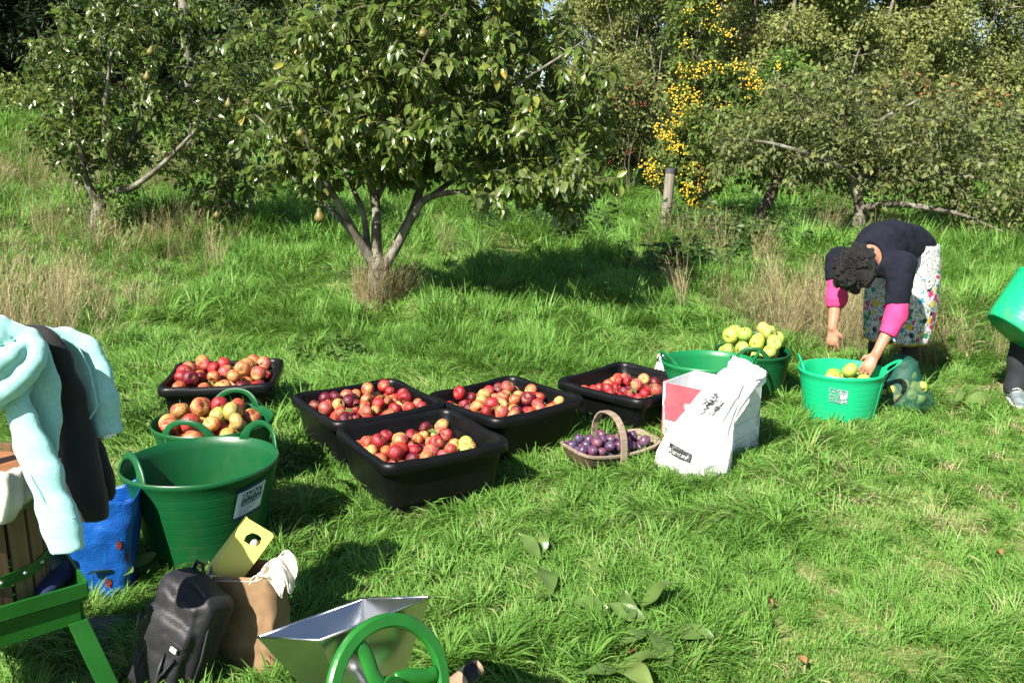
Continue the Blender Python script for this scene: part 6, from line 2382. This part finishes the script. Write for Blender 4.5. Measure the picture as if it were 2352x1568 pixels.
# ------------------------------------------------------------------ pears on the trees
k = N('pear_skin')
v = k.obj()
k.p(Base_Color=k.mix(k.ramp(k.noise(1.6, 4, v), [(.4, (0, 0, 0)), (.65, (1, 1, 1))]), (.115, .125, .022), (.15, .08, .022)), Roughness=.5)
k.bump(k.noise(12, 3, v), .1, .03)
mb = MB()
mb.lathe([(.02, -1.0), (.30, -1.02), (.62, -.86), (.82, -.50), (.84, -.18), (.70, .18), (.48, .50), (.36, .80), (.30, 1.05), (.18, 1.20), (.03, 1.22)], 22, cap0=True, cap1=True)
PEAR = mb.mesh('pear', k.m)
mb = MB()
mb.tube([(0, 0, 1.18), (.05, 0, 1.5), (.02, .04, 1.9)], [.05, .04, .06], 6)
PSTEM = mb.mesh('stem', M_stem)
for px, py, y_, sz, lab_ in ((734, 496, Y0 - .45, .056, 'ripe green pear hanging lowest at the left of the middle tree'), (972, 76, Y0 - .90, .042, 'orange brown pear hanging high in the middle tree under a pale branch'),
                             (525, 238, YL - .9, .052, 'round orange pear hanging between the two pear trees'), (690, 304, Y0 - .55, .042, 'yellow pear peeking out at the left side of the middle tree'),
                             (1094, 436, Y0 - .65, .042, 'yellow pear under the right limb of the middle tree'), (846, 168, Y0 - .75, .046, 'long green pear high near the centre of the middle tree'),
                             (792, 150, Y0 - .70, .040, 'yellow pear high left of the centre of the middle tree'), (346, 118, YL - .9, .05, 'reddish pear in the upper crown of the left tree'),
                             (1318, 440, Y0 - .3, .034, 'orange pear at the right end of the lowest limb'),
                             (498, 492, YS - .35, .05, 'green pear low on the young pear tree'), (338, 176, YL - .9, .05, 'yellow pear half hidden in the left tree')):
    o = link('pear', PEAR, None, at(px, py, y=y_), (rnd.gauss(0, .15), rnd.gauss(0, .15), rnd.uniform(0, 6)), sz)
    tag(o, lab_, 'pear', 'pears on the trees')
    link('stem', PSTEM, o)

# ------------------------------------------------------------------ weeds, docks and fallen leaves
M_weed = foliage('weed_leaf', [(0, (.03, .075, .014)), (.5, (.06, .14, .022)), (1, (.13, .23, .04))], .45, .4, .3, (.10, .17, .05))
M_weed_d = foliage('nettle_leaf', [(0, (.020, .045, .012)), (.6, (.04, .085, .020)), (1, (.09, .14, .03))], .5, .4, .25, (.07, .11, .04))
M_dock = foliage('dock_leaf', [(0, (.04, .095, .014)), (.6, (.07, .145, .024)), (1, (.15, .19, .045))], .35, .5, .25, (.14, .22, .06), .5)


def weed(label, px, py, n, h, w, ls, mat, seed, group='weeds in the grass', y=None):
    r = np.random.default_rng(seed)
    p = at_ground(px, py) if y is None else ground_at(px, y)
    p = V3((p.x, p.y, g0(p.x, p.y)))
    t = thing('weed', label, 'weed', p, 0, group)
    mb = MB()
    LP, LD = [], []
    for i in range(n):
        b = np.array([r.normal() * w * .5, r.normal() * w * .4, 0])
        top = b + np.array([r.normal() * w * .3, r.normal() * w * .3, h * r.uniform(.6, 1.1)])
        pts = spline([b, (b + top) / 2 + r.normal(size=3) * .05 * h, top], 6)
        mb.tube([V3(q) for q in pts], list(np.linspace(.0035, .0015, 6) * (1 + h)), 5)
        for q in range(2, 6):
            for _ in range(5):
                d = r.normal(size=3)
                d[2] = abs(d[2]) * .2 - .25
                LP.append(pts[q] + r.normal(size=3) * .01)
                LD.append(d)
    mb.build('stems', M_weed, t)['kind'] = 'stuff'
    P, D = np.array(LP), np.array(LD)
    o = link('leaves', leaf_mesh('leaves', P, D, ls * r.uniform(.6, 1.3, len(P)), LEAF4, mat, r, .5), t)
    o['kind'] = 'stuff'
    return t


weed('leafy weeds growing behind the blue bag beside the fleece', 300, 1010, 26, .20, .22, .035, M_weed, 1)
weed('low leafy weeds between the green and black tubs', 660, 1090, 14, .10, .16, .035, M_weed, 2)
weed('dark weed standing in the grass behind the back left tub', 735, 835, 10, .20, .22, .06, M_weed, 3)
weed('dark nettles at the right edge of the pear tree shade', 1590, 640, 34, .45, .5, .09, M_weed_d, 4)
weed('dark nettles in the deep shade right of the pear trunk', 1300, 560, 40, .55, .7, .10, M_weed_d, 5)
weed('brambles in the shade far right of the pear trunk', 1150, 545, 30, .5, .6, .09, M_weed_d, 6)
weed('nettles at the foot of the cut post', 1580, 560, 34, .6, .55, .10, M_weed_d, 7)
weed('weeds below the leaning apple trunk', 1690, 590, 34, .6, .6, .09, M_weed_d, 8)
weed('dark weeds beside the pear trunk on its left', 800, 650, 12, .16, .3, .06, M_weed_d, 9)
weed('dark green herbs under the bush left of the middle tree', 610, 470, 36, .6, .9, .12, M_weed, 10)
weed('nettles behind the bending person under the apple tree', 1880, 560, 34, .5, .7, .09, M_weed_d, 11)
weed('herbs under the leaning apple tree far back', 1830, 490, 36, .5, 1.2, .12, M_weed, 13)

DOCK_T = np.array([[0, 0, 0]] + [[t, s_ * w, l] for t, w, l in ((.12, .05, .01), (.3, .15, .03), (.5, .175, .035), (.7, .14, .01), (.88, .07, -.05)) for s_ in (-1, 0, 1)] + [[1, 0, -.12]], float)
DOCK_T[2::3][:, 2] -= 0
for i in range(5):
    DOCK_T[2 + 3 * i, 2] -= .03
DF3, DF4 = [[0, 2, 1], [0, 3, 2], [13, 14, 16], [14, 15, 16]], []
for i in range(4):
    a = 1 + 3 * i
    DF4 += [[a, a + 1, a + 4, a + 3], [a + 1, a + 2, a + 5, a + 4]]
dock_var = []
for i in range(4):
    T = DOCK_T.copy()
    T[:, 2] += .06 * np.sin(T[:, 0] * (5 + i) + i) + .04 * np.sin(13 * T[:, 0] + 30 * T[:, 1])
    T[:, 1] *= 1.15 + .07 * np.sin(17 * T[:, 0] + i)
    dock_var.append(mesh_np('leaf', T, [np.array(DF3), np.array(DF4)], M_dock, True, {'tint': np.full(len(T), .25 + .2 * i)}))
r_ = random.Random(77)
for lab_, px, py, spec in (('broad dock plant with big leaves flat in the foreground grass', 1480, 1460, ((-20, .26, 5, .02), (40, .22, 18, .05), (165, .16, 25, .03), (-75, .24, 8, .02), (95, .15, 30, .04), (-140, .16, 12, .02))),
                           ('dock plant at the bottom edge of the picture', 1400, 1545, ((-60, .22, 18, .02), (20, .20, 8, .02), (200, .15, 25, .02))),
                           ('dock leaves in the grass left of the foreground dock', 1290, 1395, ((100, .20, 20, .02), (-30, .16, 10, .02), (190, .14, 25, .02))),
                           ('dock plant standing in the grass below the black tubs', 1245, 1290, ((140, .16, 42, .02), (80, .12, 40, .02))),
                           ('dock leaves on the grass beside the net bag', 2190, 945, ((10, .20, 16, .05), (50, .16, 24, .04), (170, .13, 20, .03), (-60, .14, 14, .03))),
                           ('dock plant with broad leaves at the foot of the blue bag', 265, 1345, ((20, .17, 22, .04), (80, .14, 30, .05), (150, .15, 25, .05), (-40, .16, 16, .04), (210, .12, 30, .05)))):
    p = at(px, py, z=0.03)
    t = thing('dock_plant', lab_, 'plant', (p.x, p.y, g0(p.x, p.y)), 0, 'dock plants in the grass')
    for a, L, el, z_ in spec:
        o = link('leaf', r_.choice(dock_var), t, (r_.gauss(0, .02), r_.gauss(0, .02), z_ + .038), (r_.gauss(0, .35), -RAD(el * .85), RAD(a)), L * .9)
        sm_ = o.modifiers.new('smooth', 'SUBSURF')
        sm_.levels = sm_.render_levels = 2
for key, n_, nm_ in (('front', 2, 'nearest'), ('midleft', 2, 'left middle'), ('midright', 2, 'right middle'), ('right', 2, 'right hand')):
    for q in range(n_):
        side = ('left', 'right')[q]
        u_ = Vector(((-.09, .07)[q] + r_.gauss(0, .02), r_.gauss(-.04, .05), .285 if key != 'right' else .275))
        R_ = TUBS[key].rotation_euler.to_matrix()
        o = link('apple_leaf', LEAF_VARIANTS[M_pear.name][3 + q], None, TUBS[key].location + R_ @ u_, (r_.gauss(0, .4), r_.gauss(.2, .3), r_.uniform(0, 6)), .055)
        tag(o, f'green leaf lying {side} of the middle among the apples of the {nm_} black tub', 'leaf', 'leaves among the apples')
M_dead = plain('dead_brown_leaf', (.26, .12, .05), .8, .4, 30)
T = LEAF8[0].copy()
T[:, 2] *= 2.2
dead = mesh_np('fallen_leaf', T, list(LEAF8[1]), M_dead)
for px, py, L, lab_ in ((1445, 1500, .075, 'brown dead leaf lying under the foreground dock'), (1852, 1524, .045, 'small brown dead leaf on the trodden grass at the bottom right'), (1480, 1520, .05, 'brown dead leaf fragment right under the foreground dock leaf'),
                        (2300, 1275, .05, 'brown dead leaf by the worn patch at the right edge'), (1760, 1375, .035, 'tiny brown dead leaf in the middle of the trodden grass')):
    p = at(px, py, z=0.045)
    tag(link('fallen_leaf', dead, None, p, (rnd.gauss(0, .3), rnd.gauss(0, .3), rnd.uniform(0, 6)), L), lab_, 'leaf', 'dead leaves on the grass')

# ------------------------------------------------------------------ grass
G_STOPS = [(0, (.080, .180, .026)), (.35, (.126, .282, .042)), (.70, (.182, .366, .070)), (.90, (.26, .40, .11)), (1.0, (.39, .39, .18))]
M_grass = foliage('grass_blade', G_STOPS, .58, .25, .42, None, .40, .9)
M_straw = foliage('dry_grass_stem', [(0, (.15, .12, .055)), (.5, (.32, .26, .135)), (1, (.50, .43, .26))], .65, .3, .25, None, .3)


def blades(name, n, h0, h1, spread, w, bend0, bend1, fan, mat, seed, tlo=0.0, thi=1.0, seg=3, seed_head=0.0):
    r = np.random.default_rng(seed)
    a0 = r.uniform(0, 2 * np.pi, n)
    rad = spread * np.sqrt(r.random(n))
    B = np.stack([rad * np.cos(a0), rad * np.sin(a0), np.full(n, -.012)], 1)
    H = r.uniform(h0, h1, n)
    az = r.normal(0, fan, n)
    dirv = np.stack([np.cos(az), np.sin(az), np.zeros(n)], 1)
    side = np.stack([-np.sin(az), np.cos(az), np.zeros(n)], 1)
    tw = r.normal(0, .5, n)
    th0 = np.abs(r.normal(0, .25, n)) + .05
    th1 = r.uniform(bend0, bend1, n)
    P, rows = B.copy(), []
    W = w * r.uniform(.7, 1.3, n)
    for i in range(seg + 1):
        t = i / seg
        wd = W * (1 - .25 * t) if i < seg else W * 0
        s2 = side * np.cos(tw * t)[:, None] + np.array([0, 0, 1.0]) * np.sin(tw * t)[:, None]
        rows.append((P - s2 * wd[:, None], P + s2 * wd[:, None]))
        th = np.minimum(th0 + th1 * t, 1.9)
        step = (H / seg)[:, None]
        P = P + step * (np.sin(th)[:, None] * dirv + np.cos(th)[:, None] * np.array([0, 0, 1.0]))
        P[:, 2] = np.maximum(P[:, 2], .006)
    V, m = [], 2 * seg + 1
    A = np.zeros((n, m, 3))
    for i in range(seg):
        A[:, 2 * i], A[:, 2 * i + 1] = rows[i]
    A[:, 2 * seg] = rows[seg][0]
    off = (np.arange(n) * m)[:, None]
    Q = np.concatenate([off + np.array([[2 * i, 2 * i + 1, 2 * i + 3, 2 * i + 2]]) for i in range(seg - 1)])
    T3 = off + np.array([[2 * seg - 2, 2 * seg - 1, 2 * seg]])
    tint = np.clip(r.beta(2, 2, n) * (thi - tlo) + tlo, 0, 1)
    VV, FF, TT = A.reshape(-1, 3), [T3, Q], np.repeat(tint, m)
    if seed_head:
        Pm = A[:, 2 * seg]
        D = unit(Pm - (A[:, 2 * seg - 2] + A[:, 2 * seg - 1]) / 2)
        nh = int(n * seed_head)
        hv = []
        for q in range(nh):
            for j in range(8):
                p = Pm[q] - D[q] * (.10 * j / 8) * H[q] * 1.6
                d = D[q] + r.normal(size=3) * .45
                s3 = np.cross(d, [0, 0, 1.0]) * .0035
                hv.append((p - s3, p + s3, p + d * .028))
        hv = np.array(hv).reshape(-1, 3)
        b = len(VV)
        VV = np.concatenate([VV, hv])
        FF = [np.concatenate([T3, b + np.arange(len(hv)).reshape(-1, 3)]), Q]
        TT = np.concatenate([TT, np.full(len(hv), .55)])
    me = mesh_np(name, VV, FF, mat, True, {'tint': TT})
    return bpy.data.objects.new(name, me)


def scatter(name, label, objs, pts, idx, rot, scl, mat):
    colx = bpy.data.collections.new(name + '_tufts')
    for i, o in enumerate(objs):
        o.name = f'{name}_tuft_{i:02d}'
        colx.objects.link(o)
    me = bpy.data.meshes.new(name)
    me.vertices.add(len(pts))
    me.vertices.foreach_set('co', np.asarray(pts, np.float32).ravel())
    a = me.attributes.new('idx', 'INT', 'POINT')
    a.data.foreach_set('value', np.asarray(idx, np.int32))
    a = me.attributes.new('rot', 'FLOAT_VECTOR', 'POINT')
    a.data.foreach_set('vector', np.asarray(rot, np.float32).ravel())
    a = me.attributes.new('scl', 'FLOAT', 'POINT')
    a.data.foreach_set('value', np.asarray(scl, np.float32))
    me.materials.append(mat)
    o = link(name, me)
    tag(o, label, 'grass', kind='stuff')
    ng = bpy.data.node_groups.new(name, 'GeometryNodeTree')
    ng.interface.new_socket('Geometry', in_out='INPUT', socket_type='NodeSocketGeometry')
    ng.interface.new_socket('Geometry', in_out='OUTPUT', socket_type='NodeSocketGeometry')
    nd = ng.nodes
    gi, go = nd.new('NodeGroupInput'), nd.new('NodeGroupOutput')
    ci = nd.new('GeometryNodeCollectionInfo')
    ci.inputs['Collection'].default_value = colx
    ci.inputs['Separate Children'].default_value = True
    ci.inputs['Reset Children'].default_value = True
    ip = nd.new('GeometryNodeInstanceOnPoints')
    ip.inputs['Pick Instance'].default_value = True
    er = nd.new('FunctionNodeEulerToRotation')
    def na(nm, tp):
        x = nd.new('GeometryNodeInputNamedAttribute')
        x.data_type = tp
        x.inputs['Name'].default_value = nm
        return x.outputs['Attribute']
    L = ng.links.new
    L(gi.outputs[0], ip.inputs['Points'])
    L(ci.outputs[0], ip.inputs['Instance'])
    L(na('idx', 'INT'), ip.inputs['Instance Index'])
    L(na('rot', 'FLOAT_VECTOR'), er.inputs[0])
    L(er.outputs[0], ip.inputs['Rotation'])
    L(na('scl', 'FLOAT'), ip.inputs['Scale'])
    L(ip.outputs[0], go.inputs[0])
    o.modifiers.new('tufts', 'NODES').node_group = ng
    return o


def free_mask(x, y):
    ok = np.ones(len(x), bool)
    for f in FOOT:
        if len(f) == 3:
            ok &= (x - f[0]) ** 2 + (y - f[1]) ** 2 > f[2] ** 2
        else:
            c_, s_ = math.cos(f[4]), math.sin(f[4])
            u, w = (x - f[0]) * c_ + (y - f[1]) * s_, -(x - f[0]) * s_ + (y - f[1]) * c_
            ok &= ~((np.abs(u) < f[2]) & (np.abs(w) < f[3]))
    return ok


def dryness(x, y):
    d = .50 * sstep(-2.3, -3.6, x + .12 * (y - 6)) * sstep(4.6, 5.6, y) * sstep(16, 9.5, y)
    d = np.maximum(d, 1.5 * blob(x, y, 2.45, 7.3, .80, 1.2, .5))
    d = np.maximum(d, .5 * blob(x, y, 2.5, 11.5, 1.0, 2.2))
    d = np.maximum(d, .75 * blob(x, y, -6.5, 16, 2.4, 2.5))
    d = np.maximum(d, .75 * blob(x, y, -8.5, 15, 2.0, 3.5))
    d = np.maximum(d, .6 * blob(x, y, -1.2, 7.85, .28, .25))
    d = np.maximum(d, .4 * blob(x, y, 4.6, 12.5, 1.6, 1.6))
    d = np.maximum(d, .5 * sstep(18, 24, y))
    d = np.maximum(d, .35 * blob(x, y, -.4, 11, .6, .7))
    return d * (.55 + .9 * (vnoise(x * 1.3, y * 1.3, 4.2) * .5 + .5))


rs = np.random.default_rng(2024)
greens = [blades('lush', 46, .11, .22, .055, .0025, 1.3, 2.8, .6, M_grass, 1, 0, 1, 4), blades('lush', 46, .10, .21, .055, .0024, 1.5, 3.2, .5, M_grass, 2, 0, 1, 4),
          blades('lush', 44, .12, .23, .05, .0026, 1.0, 2.4, .8, M_grass, 3, 0, 1, 4), blades('lush', 46, .08, .18, .06, .0025, 1.4, 3.0, 1.2, M_grass, 4, .15, 1.0, 4),
          blades('short', 60, .022, .055, .065, .0022, .3, 1.8, 3.0, M_grass, 5, .1, .95), blades('short', 60, .018, .05, .065, .0022, .5, 2.2, 3.0, M_grass, 6, .25, 1.0),
          blades('long', 44, .18, .30, .05, .0034, .6, 1.9, .9, M_grass, 7, 0, .85), blades('long', 44, .16, .28, .055, .0034, .5, 1.7, 1.8, M_grass, 8, 0, .9),
          blades('clump', 60, .14, .26, .022, .0034, .9, 2.0, 3.0, M_grass, 10, 0, .9, 4),
          blades('thatch', 30, .06, .13, .07, .0024, 1.3, 2.8, 3.0, M_straw, 9, .2, 1.0)]
pts, idx, rot, scl = [], [], [], []
for (ya, yb, dens, sc_) in ((-.4, 1.3, 300, .72), (1.3, 4.0, 620, .66), (4.0, 7.0, 330, .82), (7.0, 11.0, 120, 1.25), (11.0, 18.0, 46, 1.8), (18.0, 34.0, 13, 3.0), (34.0, 60.0, 3.5, 5.0)):
    xa = .66 * yb + 2.0
    n = int((yb - ya) * 2 * xa * dens)
    x, y = rs.uniform(-xa, xa, n), rs.uniform(ya, yb, n)
    ok = ((np.abs(x) < .66 * y + .5) | ((np.abs(x) < .66 * y + 2.0) & (rs.random(n) < .6))) & free_mask(x, y)
    x, y = x[ok], y[ok]
    n = len(x)
    tr_, dr_ = trodden(x, y), np.clip(dryness(x, y), 0, 1)
    u = rs.random(n)
    big = vnoise(x * 1.1, y * 1.1, 5.5)
    i_ = rs.integers(0, 4, n)
    i_ = np.where((big + .5 * sstep(4.8, 6.5, y) > .42) & (u < .55), rs.integers(6, 8, n), i_)
    i_ = np.where(u < tr_ * .92, rs.integers(4, 6, n), i_)
    i_ = np.where((rs.random(n) < .07) & (tr_ < .5), 8, i_)
    i_ = np.where((rs.random(n) < .018 + .01 * tr_), 9, i_)
    drop = rs.random(n) < dr_ * .40
    bare = blob(x, y, 2.05, 3.15, .35, .22) + .6 * blob(x, y, 1.35, 2.35, .25, .2)
    drop |= rs.random(n) < bare * .8
    x, y, i_ = x[~drop], y[~drop], i_[~drop]
    n = len(x)
    flow = 2.6 * vnoise(x * .7 + 7, y * .7, 2.0) * np.pi + .6
    rz = flow + rs.normal(0, .55, n)
    patchy = 1 + .25 * vnoise(x * 2.1, y * 2.1, 8.0)
    pts.append(np.stack([x, y, gz(x, y)], 1))
    idx.append(i_)
    rot.append(np.stack([rs.normal(0, .10, n), rs.normal(0, .10, n), rz], 1))
    scl.append(sc_ * rs.uniform(.75, 1.25, n) * patchy)
scatter('grass', 'bright green grass covering the orchard floor', greens, np.concatenate(pts), np.concatenate(idx), np.concatenate(rot), np.concatenate(scl), M_grass)

straws = [blades('straw', 34, .35, .70, .05, .0016, .1, .9, .9, M_straw, 21, .1, 1, 4, .5), blades('straw', 34, .30, .60, .06, .0016, .5, 1.6, .6, M_straw, 22, 0, .9, 4, .4),
          blades('straw', 40, .20, .45, .07, .0018, .8, 2.2, .8, M_straw, 23, .1, 1, 4, .1), blades('straw', 30, .45, .85, .05, .0016, .05, .6, 1.5, M_straw, 24, .2, 1, 4, .6)]
pts, idx, rot, scl = [], [], [], []
for (ya, yb, dens, sc_) in ((4.5, 8.0, 80, .78), (8.0, 13.0, 42, .85), (13.0, 24.0, 17, 1.0), (24.0, 45.0, 7, 1.5)):
    xa = .66 * yb + 1.2
    n = int((yb - ya) * 2 * xa * dens)
    x, y = rs.uniform(-xa, xa, n), rs.uniform(ya, yb, n)
    d = np.clip(dryness(x, y), 0, 1)
    ok = (rs.random(n) < d ** 1.5) & (np.abs(x) < .66 * y + 1.1) & free_mask(x, y) & (d > .15)
    x, y = x[ok], y[ok]
    n = len(x)
    if ya < 8:                                             # a skirt of dry stems round the pear trunk
        a_ = rs.uniform(0, 6.283, 46)
        q_ = rs.uniform(.10, .20, 46)
        x, y = np.concatenate([x, tb.x + q_ * np.cos(a_)]), np.concatenate([y, tb.y + q_ * np.sin(a_)])
        n = len(x)
    pts.append(np.stack([x, y, gz(x, y)], 1))
    idx.append(rs.integers(0, 4, n))
    rot.append(np.stack([rs.normal(0, .12, n), rs.normal(0, .12, n), 2.0 * vnoise(x * .8, y * .8, 6.0) * np.pi + rs.normal(0, .7, n)], 1))
    scl.append(sc_ * rs.uniform(.7, 1.2, n))
scatter('dry_grass', 'tall dry straw coloured grass in patches between the trees', straws, np.concatenate(pts), np.concatenate(idx), np.concatenate(rot), np.concatenate(scl), M_straw)
